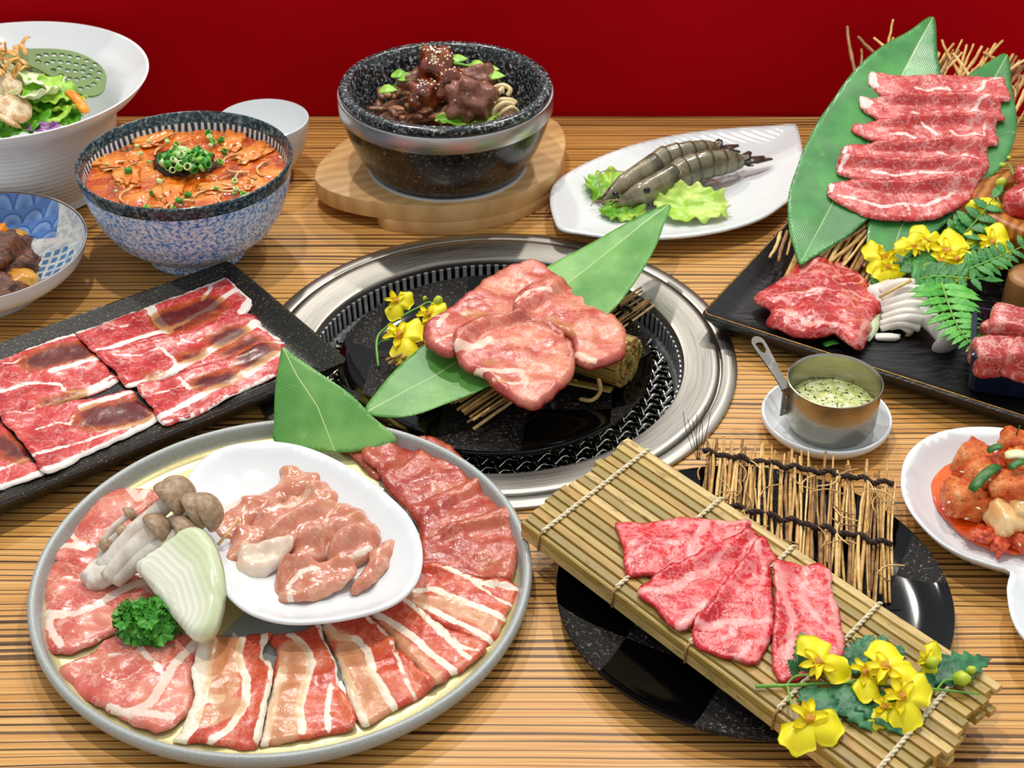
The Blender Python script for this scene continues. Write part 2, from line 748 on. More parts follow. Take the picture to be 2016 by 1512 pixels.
def m_black_check(name, rot=0.6, cell=0.075, corner=(0.0, 0.0)):
    m = MB(name)
    x = m.n('SeparateXYZ', {0: m.co()})
    dx, dy = m.math('SUBTRACT', x.outputs[0], corner[0]), m.math('SUBTRACT', x.outputs[1], corner[1])
    c, s_ = math.cos(rot), math.sin(rot)
    u = m.math('ADD', m.math('MULTIPLY', dx, c / cell), m.math('MULTIPLY', dy, s_ / cell))
    v = m.math('ADD', m.math('MULTIPLY', dx, -s_ / cell), m.math('MULTIPLY', dy, c / cell))
    par = m.math('MODULO', m.math('ADD', m.math('ADD', m.math('FLOOR', u), m.math('FLOOR', v)), 41.0), 2.0)
    msk = m.step(par, 0.4, 0.6)
    nz = m.noise(420, 4, 0.7)
    sp = m.step(nz, 0.56, 0.68)
    rough_col = m.mix(sp, '#141110', '#8a7f74')
    col = m.mix(msk, '#040405', rough_col)
    m.bump(m.math('MULTIPLY', msk, nz), 0.9, 0.0015)
    rg = m.n('MapRange', {0: msk, 3: 0.07, 4: 0.5}).outputs[0]
    return m.out(col, rg, 0, 0.32)


def m_porcelain(name, col='#eaeef0', rib=0.0, ribdir=(0, 500, 0)):
    m = MB(name)
    if rib:
        w = m.n('TexWave', {'Vector': m.map((1, 1, 1), (0, 0, 0.35)), 'Scale': rib, 'Distortion': 1.0, 'Detail': 1.0, 'Detail Scale': 1.0}, bands_direction='Y').outputs[1]
        m.bump(w, 0.25, 0.0008)
    nz = m.noise(30, 3)
    return m.out(m.mix(nz, col, hx(col, 0.95)), 0.14, 0, 0.5)


MAT = {}
MAT['table'] = m_table()
MAT['steel'] = m_steel()
MAT['steel_dark'] = simple('collar_steel', '#c6cacc', '#aab0b4', 300, 0.3, 0.55)
MAT['pan_steel'] = m_steel('pan_steel', '#b9b4a8', 0.22)
MAT['pit'] = simple('soot', '#0a0a0a', '#151312', 80, 0.7)
MAT['wire'] = simple('wire_metal', '#e6e4dc', '#b9b6ae', 200, 0.12, 1.0)
_p = at(738, 684, -0.004)
MAT['check'] = m_black_check('black_lacquer_check', 1.48, 0.060, (_p.x + 0.0125, _p.y - 0.94))
_p = at(1232, 1256, 0.007)
MAT['check2'] = m_black_check('black_lacquer_check_front', 2.66, 0.062, (_p.x - 0.1437, _p.y - 0.6811))
MAT['white'] = m_porcelain('white_glaze')
MAT['white_rib'] = m_porcelain('white_ribbed_glaze', '#ecf0f1', 60.0)
MAT['slate'] = simple('black_slate_glaze', '#0b0c0e', '#16181a', 240, 0.38, 0, 0.8, 130, stretch=(0.35, 2.2, 1), bdist=0.0012)
MAT['gold'] = simple('gold_line', '#b98d45', '#8d6a30', 200, 0.35, 0.6)
MAT['wall'] = simple('red_booth_panel', '#b4000f', '#a8000d', 4, 0.6, spec=0.05)
MAT['floor'] = simple('dark_floor', '#3a2a20', '#2c2019', 8, 0.5)


def m_tray():
    m = MB('dark_bronze_tray')
    w = m.n('TexWave', {'Vector': m.map((1, 1, 1), (0, 0, -0.68)), 'Scale': 130.0, 'Distortion': 4.0, 'Detail': 2.0, 'Detail Scale': 3.0}, bands_direction='Y').outputs[1]
    sp = m.step(m.noise(700, 2, 0.5), 0.62, 0.72)
    col = m.mix(m.math('MULTIPLY', sp, 0.7), m.mix(w, '#131311', '#24231d'), '#a08c60')
    m.bump(w, 0.16, 0.0006)
    return m.out(col, 0.3, 0, 0.4)


MAT['tray'] = m_tray()


def m_bigplate():
    m = MB('grey_gold_stoneware')
    x = m.n('SeparateXYZ', {0: m.co()})
    r = m.math('POWER', m.math('ADD', m.math('POWER', x.outputs[0], 2.0), m.math('POWER', x.outputs[1], 2.0)), 0.5)
    nz = m.noise(14, 4, 0.6)
    gold = m.step(m.math('ADD', r, m.math('MULTIPLY', nz, 0.05)), 0.11, 0.15)
    fine = m.noise(500, 3, 0.6)
    g = m.mix(fine, '#b9ad72', '#d8cf9a')
    gr = m.mix(fine, '#8f9a97', '#a8b0ac')
    ck = m.step(m.n('SeparateXYZ', {0: m.map((1, 1, 1), (0, 0, 0.5))}).outputs[0], -0.006, -0.004)
    col = m.mix(gold, m.mix(ck, g, gr), g)
    rimm = m.step(r, 0.1415, 0.1425)
    col = m.mix(rimm, col, m.mix(fine, '#8f9694', '#b4b8b4'))
    m.bump(fine, 0.15, 0.0005)
    return m.out(col, 0.3, m.math('MULTIPLY', m.math('SUBTRACT', 1.0, rimm), 0.35), 0.5)


MAT['bigplate'] = m_bigplate()

# ------------------------------------------------------------------ the setting
o = mk('booth_back', *merge([box_g((0, 1.385, -0.29), (4.0, 0.066, 0.91))]), MAT['wall'], smooth=False)  # low red booth backrest, height cut down to keep red out of reflections
tag(o, kind='structure')
o = mk('floor', *merge([box_g((0, 0.2, -0.755), (4.0, 2.3, 0.05))]), MAT['floor'], smooth=False)
tag(o, kind='structure')

GC = Vector((-0.0125, 0.9465, 0))


def table_top():
    x0, x1, y0, y1, r = -0.75, 0.75, 0.30, 1.35, 0.160
    cx, cy = GC.x, GC.y
    an = set(2 * PI * i / 96 for i in range(96))
    for X in (x0, x1):
        for Y in (y0, y1):
            an.add(math.atan2(Y - cy, X - cx) % (2 * PI))
    an = sorted(an)
    V = []
    for z in (0, -0.03):
        for a in an:
            c, s = math.cos(a), math.sin(a)
            t = min([(X - cx) / c for X in (x0, x1) if abs(c) > 1e-9 and (X - cx) / c > 0] + [(Y - cy) / s for Y in (y0, y1) if abs(s) > 1e-9 and (Y - cy) / s > 0])
            V.append((cx + r * c, cy + r * s, z))
            V.append((cx + t * c, cy + t * s, z))
    n = len(an)
    F = []
    for i in range(n):
        j = (i + 1) % n
        F.append((2 * i, 2 * i + 1, 2 * j + 1, 2 * j))
        F.append((2 * n + 2 * i, 2 * n + 2 * j, 2 * n + 2 * j + 1, 2 * n + 2 * i + 1))
        F.append((2 * i + 1, 2 * n + 2 * i + 1, 2 * n + 2 * j + 1, 2 * j + 1))
        F.append((2 * i, 2 * j, 2 * n + 2 * j, 2 * n + 2 * i))
    return V, F


tb = thing('dining_table', 'long wooden table with zebra-striped grain and a round grill opening', 'table', (0, 0.85, -0.73))
mk('table_top', *table_top(), MAT['table'], tb, smooth=False)
for lx in (-0.68, 0.68):
    for ly in (0.37, 1.28):
        mk('leg', *box_g((lx, ly, -0.38), (0.06, 0.06, 0.70)), MAT['floor'], tb, smooth=False)

# ------------------------------------------------------------------ table grill
gr = thing('table_grill', 'round stainless steel charcoal grill sunk into the table, with wire mesh', 'grill', (GC.x, GC.y, 0))
lathe('outer_rim', [(0.1600, 0.0003), (0.1775, 0.0003), (0.1782, 0.0012), (0.1778, 0.0026), (0.1765, 0.0034), (0.1690, 0.0036), (0.1672, 0.0028), (0.1666, 0.0006)], GC, MAT['steel'], gr, 160)
lathe('flange', [(0.1655, 0.0006), (0.1655, 0.0024), (0.1645, 0.0036), (0.1628, 0.0041), (0.1600, 0.0040), (0.1420, 0.0016), (0.1396, 0.0010), (0.1384, -0.0008), (0.1380, -0.003), (0.1374, -0.0055), (0.1400, -0.0055)], GC, MAT['steel'], gr, 160)
lathe('lower_band', [(0.1362, -0.020), (0.1350, -0.0215), (0.1335, -0.026), (0.1365, -0.026), (0.1372, -0.020)], GC, MAT['steel_dark'], gr, 160, True)
lathe('pit', [(0.150, -0.004), (0.150, -0.085), (0.001, -0.09)], GC, MAT['pit'], gr, 96, flip=True)
bar_me = None
NB = 132
for i in range(NB):
    a = 2 * PI * i / NB
    R = Matrix.Translation(GC) @ Matrix.Rotation(a, 4, 'Z')
    if bar_me is None:
        V, F = box_g((0, 0, 0), (0.0012, 0.0030, 0.0180))
        t = bpy.data.meshes.new('vent_bar')
        V = [(v[0] + 0.1368 + (v[2] * 0.04), v[1], v[2] - 0.0130) for v in V]
        t.from_pydata(V, [], F)
        t.materials.append(MAT['steel_dark'])
        bar_me = t
    place('vent_bar', bar_me, R, gr)


def wire_mesh():
    parts = []
    pitch, R0, z0, amp = 0.0088, 0.132, -0.0222, 0.0019
    rot = Matrix.Rotation(0.55, 3, 'Z')
    n = int(R0 / pitch)
    for d in (0, 1):
        for i in range(-n, n + 1):
            c = i * pitch
            L = math.sqrt(max(0, R0 * R0 - c * c))
            k = int(2 * L / (pitch / 4)) + 2
            pp = []
            for j in range(k):
                s = -L + 2 * L * j / (k - 1)
                ph = PI * (s / pitch) + (PI if i % 2 else 0) + (0 if d else PI)
                z = z0 + amp * math.cos(ph)
                w = 0.0008 * math.sin(ph * 1.0 + 0.6)
                q = Vector((s, c + w, z)) if d == 0 else Vector((c + w, s, z))
                pp.append(GC + rot @ q)
            if len(pp) > 3:
                parts.append(tube_g(pp, 0.00150, 6, False))
    return merge(parts)


o = mk('wire_mesh', *wire_mesh(), MAT['wire'], gr)
o['kind'] = 'stuff'

# ------------------------------------------------------------------ round plates
BC = Vector((-0.0125, 0.9400, 0))
lathe('black_plate', curve_prof([(0.0, -0.0085), (0.06, -0.0085), (0.09, -0.0065), (0.107, -0.0015), (0.1140, 0.0035)], 5) + [(0.1148, 0.0043), (0.1155, 0.0035)]
      + curve_prof([(0.1155, 0.0025), (0.108, -0.006), (0.09, -0.0115), (0.06, -0.014), (0.058, -0.0180), (0.052, -0.0180), (0.05, -0.014), (0.0, -0.014)], 4), BC, MAT['check'], None, 128)
tag(bpy.data.objects['black_plate'], 'glossy black round plate resting on the grill mesh', 'plate')

FC = Vector((0.1437, 0.6811, 0))
o = lathe('black_plate', curve_prof([(0.0, 0.0060), (0.06, 0.0062), (0.095, 0.008), (0.110, 0.0115), (0.1163, 0.0145)], 5) + [(0.1170, 0.0150), (0.1175, 0.0140)]
          + curve_prof([(0.1175, 0.0130), (0.110, 0.0075), (0.09, 0.0030), (0.06, 0.0015), (0.058, 0.0002), (0.05, 0.0002), (0.0, 0.0015)], 4), FC, MAT['check2'], None, 128)
tag(o, 'glossy black round plate with textured patches under the flat bamboo mat', 'plate')

PC = Vector((-0.1379, 0.6964, 0))
o = lathe('round_plate', [(0.0, 0.0070), (0.130, 0.0072)] + curve_prof([(0.138, 0.0074), (0.1422, 0.0095), (0.1440, 0.0150), (0.1455, 0.0180), (0.1485, 0.0185), (0.1500, 0.0165)], 5)
          + curve_prof([(0.1500, 0.0140), (0.1475, 0.0085), (0.140, 0.0052), (0.12, 0.0048), (0.096, 0.0048)], 4) + [(0.094, 0.0002), (0.088, 0.0002), (0.086, 0.0045), (0.0, 0.0045)], PC, MAT['bigplate'], None, 160)
tag(o, 'large round stoneware plate with grey rim and golden glaze, front left', 'plate')

# white rounded-triangle dish on the big plate
o = dish('oval_dish', [(365, 960), (375, 925), (410, 890), (460, 870), (530, 864), (600, 875), (670, 905), (740, 950), (800, 1005), (825, 1050), (832, 1090), (825, 1130), (800, 1165), (760, 1190),
                       (700, 1208), (630, 1219), (560, 1220), (500, 1205), (460, 1180), (430, 1145), (400, 1090), (375, 1030)], 0.008, 0.026, MAT['white'], 0.0075, 0.045, 0.004, 0.004)
tag(o, 'white rounded-triangle dish holding raw chicken on the large round plate', 'dish')

# leaf-shaped ribbed plate
lp = [(1083, 392), (1090, 360), (1120, 335), (1180, 305), (1260, 277), (1350, 258), (1440, 248), (1520, 243), (1560, 240), (1570, 246), (1580, 290), (1578, 330), (1562, 378), (1540, 400), (1500, 425),
      (1440, 445), (1370, 458), (1300, 464), (1220, 464), (1150, 455), (1106, 447), (1092, 430)]
o = dish('leaf_plate', lp, 0.006, 0.020, MAT['white_rib'], 0.0, 0.055, 0.004, 0.0045)
tag(o, 'white boat-shaped plate with ribbed glaze holding two raw prawns', 'plate')

# kimchi dish: two lobes that meet at a waist
kd = [(1775, 950), (1780, 905), (1805, 870), (1850, 846), (1910, 836), (1980, 838), (2060, 852), (2120, 890), (2140, 950), (2125, 1030), (2110, 1085), (2125, 1115), (2180, 1150), (2195, 1220),
      (2150, 1290), (2070, 1290), (2016, 1248), (1992, 1205), (1984, 1150), (1990, 1118), (1960, 1108), (1900, 1088), (1850, 1060), (1810, 1022), (1785, 985)]
o = dish('double_dish', kd, 0.006, 0.026, MAT['white'], 0.0, 0.034, 0.004, 0.0045)
tag(o, 'white two-lobed side dish filled with red radish kimchi', 'dish')


# rectangular trays
def tray(name, A, u, v, L, Wd, mat, z1, zin, label, gold=None, lip=0.008, ft=0.062):
    t = thing(name, label, 'tray', (A.x, A.y, 0))
    u, v = Vector((u[0], u[1], 0)).normalized(), Vector((v[0], v[1], 0)).normalized()

    def ring(ins, z, r):
        pts = []
        for (cx, cy, a0) in ((ins + r, ins + r, PI), (L - ins - r, ins + r, 1.5 * PI), (L - ins - r, Wd - ins - r, 0), (ins + r, Wd - ins - r, 0.5 * PI)):
            for k in range(6):
                a = a0 + (PI / 2) * k / 5
                pts.append(Vector((A.x, A.y, z)) + u * (cx + r * math.cos(a)) + v * (cy + r * math.sin(a)))
        return pts
    rings = [ring(ft, 0.0003, 0.006), ring(ft - 0.002, 0.0046, 0.006), ring(min(0.016, ft * 0.5), 0.0050, 0.006), ring(min(0.008, ft * 0.3), 0.0070, 0.006), ring(0.0, z1 - 0.004, 0.006), ring(-0.0006, z1 - 0.0015, 0.006), ring(0.0012, z1, 0.005), ring(0.003, z1 - 0.0005, 0.004), ring(0.003 + lip, zin + 0.002, 0.004), ring(0.006 + lip * 1.6, zin, 0.004)]
    V = [p for r in rings for p in r]
    n = 24
    F = [tuple(range(n))[::-1]]
    for k in range(len(rings) - 1):
        for i in range(n):
            j = (i + 1) % n
            F.append((k * n + i, k * n + j, (k + 1) * n + j, (k + 1) * n + i))
    F.append(tuple((len(rings) - 1) * n + i for i in range(n)))
    if u.cross(v).z < 0:
        F = [f[::-1] for f in F]
    sharp(mk('tray_body', V, F, mat, t), 30)
    if gold:
        pp = ring(0.0014, z1 + 0.0001, 0.005)
        pp.append(pp[0])
        tube('gold_edge', pp, 0.0005, gold, t, 6)
    return t


A = at(451, 510, 0.022)
B = at(677, 708, 0.022)
tray('rectangular_tray', Vector((A.x, A.y, 0)), (-0.786, -0.618), (0.601, -0.79), 0.40, 0.1735, MAT['tray'], 0.022, 0.012, 'dark bronze rectangular tray with thin beef slices, at left')
A = at(1380, 617, 0.022)
tray('rectangular_tray', Vector((A.x, A.y, 0)), (0.847, -0.532), (0.52, 0.854), 0.46, 0.225, MAT['slate'], 0.022, 0.014, 'long black slate-textured tray with gold edge line, at right', MAT['gold'])
TRZ = 0.014


# ------------------------------------------------------------------ noodle bowl
def m_speckle(name, cols, scale=260, rough=0.2, ridge=0.0):
    m = MB(name)
    nz = m.noise(scale, 4, 0.65, dist=0.6)
    col = m.ramp(nz, cols)
    if ridge:
        w = m.n('TexWave', {'Vector': m.co(), 'Scale': ridge, 'Distortion': 0.3, 'Detail': 1.0}, bands_direction='Z').outputs[1]
        m.bump(w, 0.3, 0.001)
    return m.out(col, rough, 0, 0.5)


MAT['bluespeck'] = m_speckle('blue_speckled_glaze', [(0.36, '#2f6fbe'), (0.46, '#7fabde'), (0.54, '#dbe7f4'), (0.75, '#edf2f7')], 360, 0.22)
MAT['darkrim'] = m_speckle('dark_blue_speckled_rim', [(0.36, '#0a1620'), (0.5, '#1d3a4a'), (0.62, '#6d7f7c'), (0.78, '#a9ad9c')], 330, 0.2)


def m_streak():
    m = MB('streaked_glaze')
    x = m.n('SeparateXYZ', {0: m.co()})
    ang = m.math('ARCTAN2', x.outputs[1], x.outputs[0])
    s = m.math('SINE', m.math('ADD', m.math('MULTIPLY', ang, 92.0), m.math('MULTIPLY', m.noise(120), 3.0)))
    col = m.mix(m.step(s, -0.2, 0.5), '#1d3c5c', '#dfe2d8')
    return m.out(col, 0.2)


MAT['streak'] = m_streak()
NC = Vector((-0.2584, 1.0989, 0))
nb = thing('noodle_bowl', 'blue speckled ceramic bowl with dark rim, full of red spicy soup', 'bowl', tuple(NC))
lathe('bowl_body', curve_prof([(0.0, 0.0105), (0.036, 0.0105), (0.048, 0.013), (0.056, 0.019), (0.060, 0.0225), (0.066, 0.0285), (0.0715, 0.0375), (0.0745, 0.0425), (0.0778, 0.053), (0.0800, 0.060), (0.0822, 0.070), (0.0832, 0.0755)], 5), NC, MAT['bluespeck'], nb, 128, flip=False)
lathe('foot_ring', [(0.036, 0.0115), (0.0375, 0.006), (0.0395, 0.0005), (0.0365, 0.0005), (0.034, 0.008), (0.033, 0.0115)], NC, MAT['bluespeck'], nb, 96)
lathe('rim', curve_prof([(0.0832, 0.0750), (0.0842, 0.0800), (0.0848, 0.0840), (0.0842, 0.0856), (0.0826, 0.0852), (0.0800, 0.0772)], 4), NC, MAT['darkrim'], nb, 128)
lathe('inner_wall', curve_prof([(0.0800, 0.0772), (0.0785, 0.0700), (0.075, 0.058), (0.06, 0.035), (0.03, 0.018), (0.0, 0.016)], 4), NC, MAT['streak'], nb, 128)


def m_soup():
    m = MB('spicy_red_soup')
    n1 = m.noise(26, 4, 0.6, dist=1.2)
    n2 = m.noise(90, 3, 0.6, dist=0.8)
    col = m.ramp(n1, [(0.28, '#7d2406'), (0.42, '#c04a0a'), (0.55, '#e07a1e'), (0.72, '#eda24c')])
    col = m.mix(m.step(n2, 0.60, 0.72), col, '#f0b06a')
    col = m.mix(m.math('MULTIPLY', m.step(m.noise(40, 3), 0.6, 0.7), 0.8), col, '#4f2a0d')
    m.bump(m.math('ADD', n1, n2), 0.6, 0.003)
    return m.out(col, 0.12, 0, 0.5, coat=0.5)


MAT['soup'] = m_soup()


def surface(name, c, r, mat, amp=0.0015, freq=60, n=40, parent=None, seed=0, dome=0.0):
    V, F = [Vector(c) + Vector((0, 0, dome))], []
    rings, seg = n // 2, n * 2
    for i in range(1, rings + 1):
        for j in range(seg):
            a = 2 * PI * j / seg
            q = r * i / rings
            x, y = q * math.cos(a), q * math.sin(a)
            V.append(Vector((c[0] + x, c[1] + y, c[2] + dome * (1 - (i / rings) ** 2) + amp * noise.fractal(Vector((x * freq, y * freq, seed)), 1, 2, 3))))
    for j in range(seg):
        F.append((0, 1 + j, 1 + (j + 1) % seg))
    for i in range(rings - 1):
        for j in range(seg):
            l = (j + 1) % seg
            F.append((1 + i * seg + j, 1 + (i + 1) * seg + j, 1 + (i + 1) * seg + l, 1 + i * seg + l))
    return mk(name, V, F, mat, parent)


o = surface('soup', (NC.x, NC.y, 0.0705), 0.0782, MAT['soup'], 0.0018, 70)
tag(o, 'glossy orange-red spicy soup filling the blue speckled bowl', 'soup', kind='stuff')
MAT['egg'] = simple('soft_egg', '#ee9a44', '#dc7420', 90, 0.2, 0, 0.4, 90, sss=0.1, coat=0.4)
MAT['noodle'] = simple('noodle', '#e2b272', '#cf8a3f', 140, 0.3, 0, 0.2, coat=0.3)
MAT['darkmeat'] = simple('braised_meat', '#4a2412', '#2a1309', 130, 0.3, 0, 0.7, 220, coat=0.3, bdist=0.002)
rng = random.Random(3)
for i, (px, py, lab) in enumerate([(300, 275, 'back left'), (455, 280, 'back right'), (500, 300, 'far right'), (250, 345, 'left'), (330, 375, 'front'), (440, 368, 'front right'), (215, 320, 'far left')]):
    p = at(px, py, 0.0712)
    V, F = blob_g(p, (0.019, 0.010, 0.0026), i + 3, 0.6, 2.2, 4, rotM(0, 0, rng.uniform(0, 3)))
    tag(mk('egg_ribbon', V, F, MAT['egg']), 'soft orange egg ribbon floating at the %s of the spicy soup' % lab, 'egg', 'egg ribbons in the soup')
for i in range(16):
    a = rng.uniform(0, 2 * PI)
    r = rng.uniform(0.03, 0.065)
    c = NC + Vector((r * math.cos(a), r * math.sin(a), 0.0725))
    d = rng.uniform(0, PI)
    pts = [c + Vector((math.cos(d) * t + 0.004 * math.sin(t * 300 + i), math.sin(d) * t + 0.004 * math.cos(t * 250 + i), 0.001 * math.sin(t * 200))) for t in np.linspace(-0.013, 0.013, 7)]
    tag(tube('noodle', spline(pts, 4), 0.0012, MAT['noodle'], None, 6, 0.6), 'pale noodle strand lying on the spicy red soup', 'noodle', 'noodle strands in the soup')
V, F = blob_g(at(362, 322, 0.0715), (0.024, 0.018, 0.0085), 8, 0.35, 2.4, 4)
tag(mk('braised_meat_mound', V, F, MAT['darkmeat']), 'dark braised meat mound under the chopped scallions in the soup', 'meat')


def ring_mesh(name, r, w, h, mat, n=12):
    V, F = lathe_g([(r, 0), (r, h), (r - w, h), (r - w, 0)], (0, 0, 0), n, True)
    me = bpy.data.meshes.new(name)
    me.from_pydata(V, [], F)
    me.polygons.foreach_set('use_smooth', [True] * len(me.polygons))
    me.materials.append(mat)
    return me


MAT['scal'] = simple('scallion_green', '#63b335', '#a8d966', 90, 0.35, sss=0.1)
MAT['scal2'] = simple('scallion_pale', '#bfe08a', '#e3efc0', 90, 0.35, sss=0.1)
MAT['scal3'] = simple('scallion_dark', '#2f8a2a', '#55ab38', 90, 0.35, sss=0.1)
sc_me = [ring_mesh('scallion_ring', 0.0034, 0.0009, 0.003, MAT['scal']), ring_mesh('scallion_ring', 0.0028, 0.0008, 0.004, MAT['scal2']), ring_mesh('scallion_ring', 0.0036, 0.0008, 0.005, MAT['scal3'])]


def heap(name, me_list, c, rx, ry, hz, n, label, cat, group, rng, smin=0.8, smax=1.2):
    for i in range(n):
        a, r = rng.uniform(0, 2 * PI), math.sqrt(rng.random())
        z = hz * (1 - r * r) * rng.uniform(0.55, 1.0)
        p = Vector(c) + Vector((r * rx * math.cos(a), r * ry * math.sin(a), z))
        M = Matrix.Translation(p) @ rotM(rng.uniform(-1.2, 1.2), rng.uniform(-1.2, 1.2), rng.uniform(0, 6)).to_4x4() @ Matrix.Scale(rng.uniform(smin, smax), 4)
        tag(place(name, rng.choice(me_list), M), label, cat, group)


sc = at(365, 322, 0.077)
heap('scallion_ring', sc_me, sc, 0.019, 0.0155, 0.0085, 75, 'chopped scallion ring heaped in the middle of the spicy soup', 'scallion', 'scallion rings on the soup', rng)


for i in range(34):
    a, r = rng.uniform(0, 2 * PI), rng.uniform(0.02, 0.066)
    M = Matrix.Translation(NC + Vector((r * math.cos(a), r * math.sin(a), 0.0732))) @ rotM(rng.uniform(-0.5, 0.5), rng.uniform(-0.5, 0.5), rng.uniform(0, 6)).to_4x4() @ Matrix.Scale(rng.uniform(0.5, 0.9), 4)
    tag(place('scallion_bit', rng.choice(sc_me), M), 'loose scallion bit floating on the spicy soup around the heap', 'scallion', 'loose scallion bits on the soup')


def seed_me(name, col, s=(0.0015, 0.0009, 0.0006)):
    V, F = blob_g((0, 0, 0), s, 1, 0.05, 1, 1)
    me = bpy.data.meshes.new(name)
    me.from_pydata(V, [], F)
    me.polygons.foreach_set('use_smooth', [True] * len(me.polygons))
    me.materials.append(simple(name + '_mat', col, col, 10, 0.4))
    return me


SEED = seed_me('sesame_seed', '#f2e3bd')


def seeds_g(pts, s=(0.0015, 0.0009, 0.0007), rng=random):
    parts = []
    for p, nrm in pts:
        q = Vector(nrm).to_track_quat('Z', 'Y').to_matrix() @ Matrix.Rotation(rng.uniform(0, 6.3), 3, 'Z')
        parts.append(blob_g(p, s, 1, 0.0, 1, 1, q))
    return merge(parts)


MAT['seed'] = simple('sesame', '#f4e8c8', '#e6cf9a', 300, 0.4)

# ------------------------------------------------------------------ small white bowl behind it
WC = Vector((-0.2176, 1.2337, 0))
o = lathe('small_bowl', curve_prof([(0.0, 0.008), (0.012, 0.008), (0.024, 0.015), (0.033, 0.031), (0.0385, 0.053)], 5) + [(0.0392, 0.0545), (0.0400, 0.0540)]
          + curve_prof([(0.0402, 0.052), (0.036, 0.031), (0.027, 0.013), (0.018, 0.004), (0.0175, 0.0003), (0.014, 0.0003), (0.0, 0.003)], 4), WC, MAT['white'], None, 96)
tag(o, 'small empty white bowl behind the blue speckled soup bowl', 'bowl')

# ------------------------------------------------------------------ salad bowl
SCC = Vector((-0.4298, 1.2184, 0))
MAT['white_lathe'] = m_speckle('white_banded_glaze', [(0.3, '#e9eaea'), (0.7, '#f6f6f6')], 40, 0.16, 75)
sb = thing('salad_bowl', 'large white flared bowl of salad at the back left', 'bowl', tuple(SCC))
lathe('bowl_body', curve_prof([(0.118, 0.100), (0.1195, 0.1005), (0.1198, 0.0990), (0.112, 0.089), (0.099, 0.078), (0.0895, 0.066), (0.086, 0.05), (0.083, 0.030), (0.076, 0.010), (0.072, 0.0005), (0.0, 0.0005)], 5), SCC, MAT['white_lathe'], sb, 128, flip=True)
lathe('inner_wall', curve_prof([(0.118, 0.100), (0.108, 0.0905), (0.095, 0.080), (0.086, 0.065), (0.080, 0.045), (0.06, 0.02), (0.0, 0.015)], 5), SCC, MAT['white'], sb, 128)

MAT['lettuce'] = simple('lettuce_green', '#63ad1f', '#a8d24a', 70, 0.35, 0, 0.5, 160, sss=0.15)
MAT['lettuce_pale'] = simple('lettuce_pale', '#d9e6a4', '#eef2cf', 60, 0.35, 0, 0.5, 120, sss=0.15)
MAT['lettuce_dark'] = simple('lettuce_dark', '#2f7d14', '#5fae22', 70, 0.35, 0, 0.5, 160, sss=0.1)
MAT['purple'] = simple('purple_cabbage', '#5a1c63', '#a46fae', 90, 0.3, 0, 0.2)
MAT['carrot'] = simple('carrot', '#ef7a12', '#f6a01f', 60, 0.3, 0, 0.2)
MAT['flake'] = simple('fried_flake', '#c98a3c', '#e7b869', 120, 0.5, 0, 0.4)
MAT['chip'] = simple('pale_chip', '#ead9b8', '#b98a4c', 110, 0.4, 0, 0.8, 200)


def crumple(name, c, sx, sy, mat, label, cat, seed, tilt=(0, 0, 0), ruff=0.4, n=22, group=None, cup=0.3, thick=0.0007):
    """a thin wavy leaf with a frilled edge"""
    V, F = [], []
    R = rotM(*tilt)
    for side in (0, 1):
        for i in range(n + 1):
            for j in range(n + 1):
                u, v = i / n * 2 - 1, j / n * 2 - 1
                # square to disc
                x, y = u * math.sqrt(1 - v * v / 2), v * math.sqrt(1 - u * u / 2)
                r = math.hypot(x, y)
                a = math.atan2(y, x)
                k = 1 + 0.16 * noise.noise(Vector((math.cos(a) * 1.5, math.sin(a) * 1.5, seed))) + 0.05 * math.sin(a * 17 + seed)
                z = cup * r * r + ruff * r ** 2.5 * (0.55 * math.sin(a * 9 + seed) + 0.45 * math.sin(a * 15 + 2 * seed)) * 0.5 + 0.35 * noise.fractal(Vector((x * 2, y * 2, seed + 5)), 1, 2, 2)
                q = Vector((x * k * sx, y * k * sy, z * 0.5 * (sx + sy) / 2))
                V.append(R @ q + Vector(c) - Vector((0, 0, side * thick)))
    m = (n + 1) ** 2
    for i in range(n):
        for j in range(n):
            a, b, c_, d = i * (n + 1) + j, (i + 1) * (n + 1) + j, (i + 1) * (n + 1) + j + 1, i * (n + 1) + j + 1
            F.append((a, b, c_, d))
            F.append((a + m, d + m, c_ + m, b + m))
    ed = [i for i in range(n + 1)] + [i * (n + 1) + n for i in range(1, n + 1)] + [n * (n + 1) + n - i for i in range(1, n + 1)] + [(n - i) * (n + 1) for i in range(1, n)]
    for a, b in zip(ed, ed[1:] + ed[:1]):
        F.append((a, b, b + m, a + m))
    return tag(mk(name, V, F, mat), label, cat, group)


rng = random.Random(11)
SL = SCC + Vector((0.0, 0, 0.0))
leafs = [((30, 236), 0.088, 0.034, 'lettuce_dark', 'dark green lettuce leaf at the right front of the salad'),
         ((112, 206), 0.090, 0.026, 'lettuce', 'bright green lettuce leaf by the carrot strip in the salad'),
         ((70, 232), 0.088, 0.028, 'lettuce', 'bright green lettuce leaf at the front rim of the salad'),
         ((125, 225), 0.086, 0.018, 'lettuce_dark', 'small dark lettuce leaf at the right rim of the salad'),
         ((15, 165), 0.100, 0.036, 'lettuce_pale', 'pale lettuce heart leaf in the middle of the salad'),
         ((62, 150), 0.106, 0.028, 'lettuce_pale', 'pale curled lettuce leaf below the green spoon'),
         ((95, 182), 0.100, 0.024, 'lettuce', 'green lettuce leaf in the middle right of the salad'),
         ((50, 190), 0.102, 0.026, 'lettuce_pale', 'pale lettuce leaf under the toasted slices of the salad'),
         ((-30, 200), 0.092, 0.038, 'lettuce_pale', 'pale cabbage leaf at the far left of the salad'),
         ((-70, 150), 0.095, 0.038, 'lettuce', 'green lettuce leaf at the far left edge of the salad')]
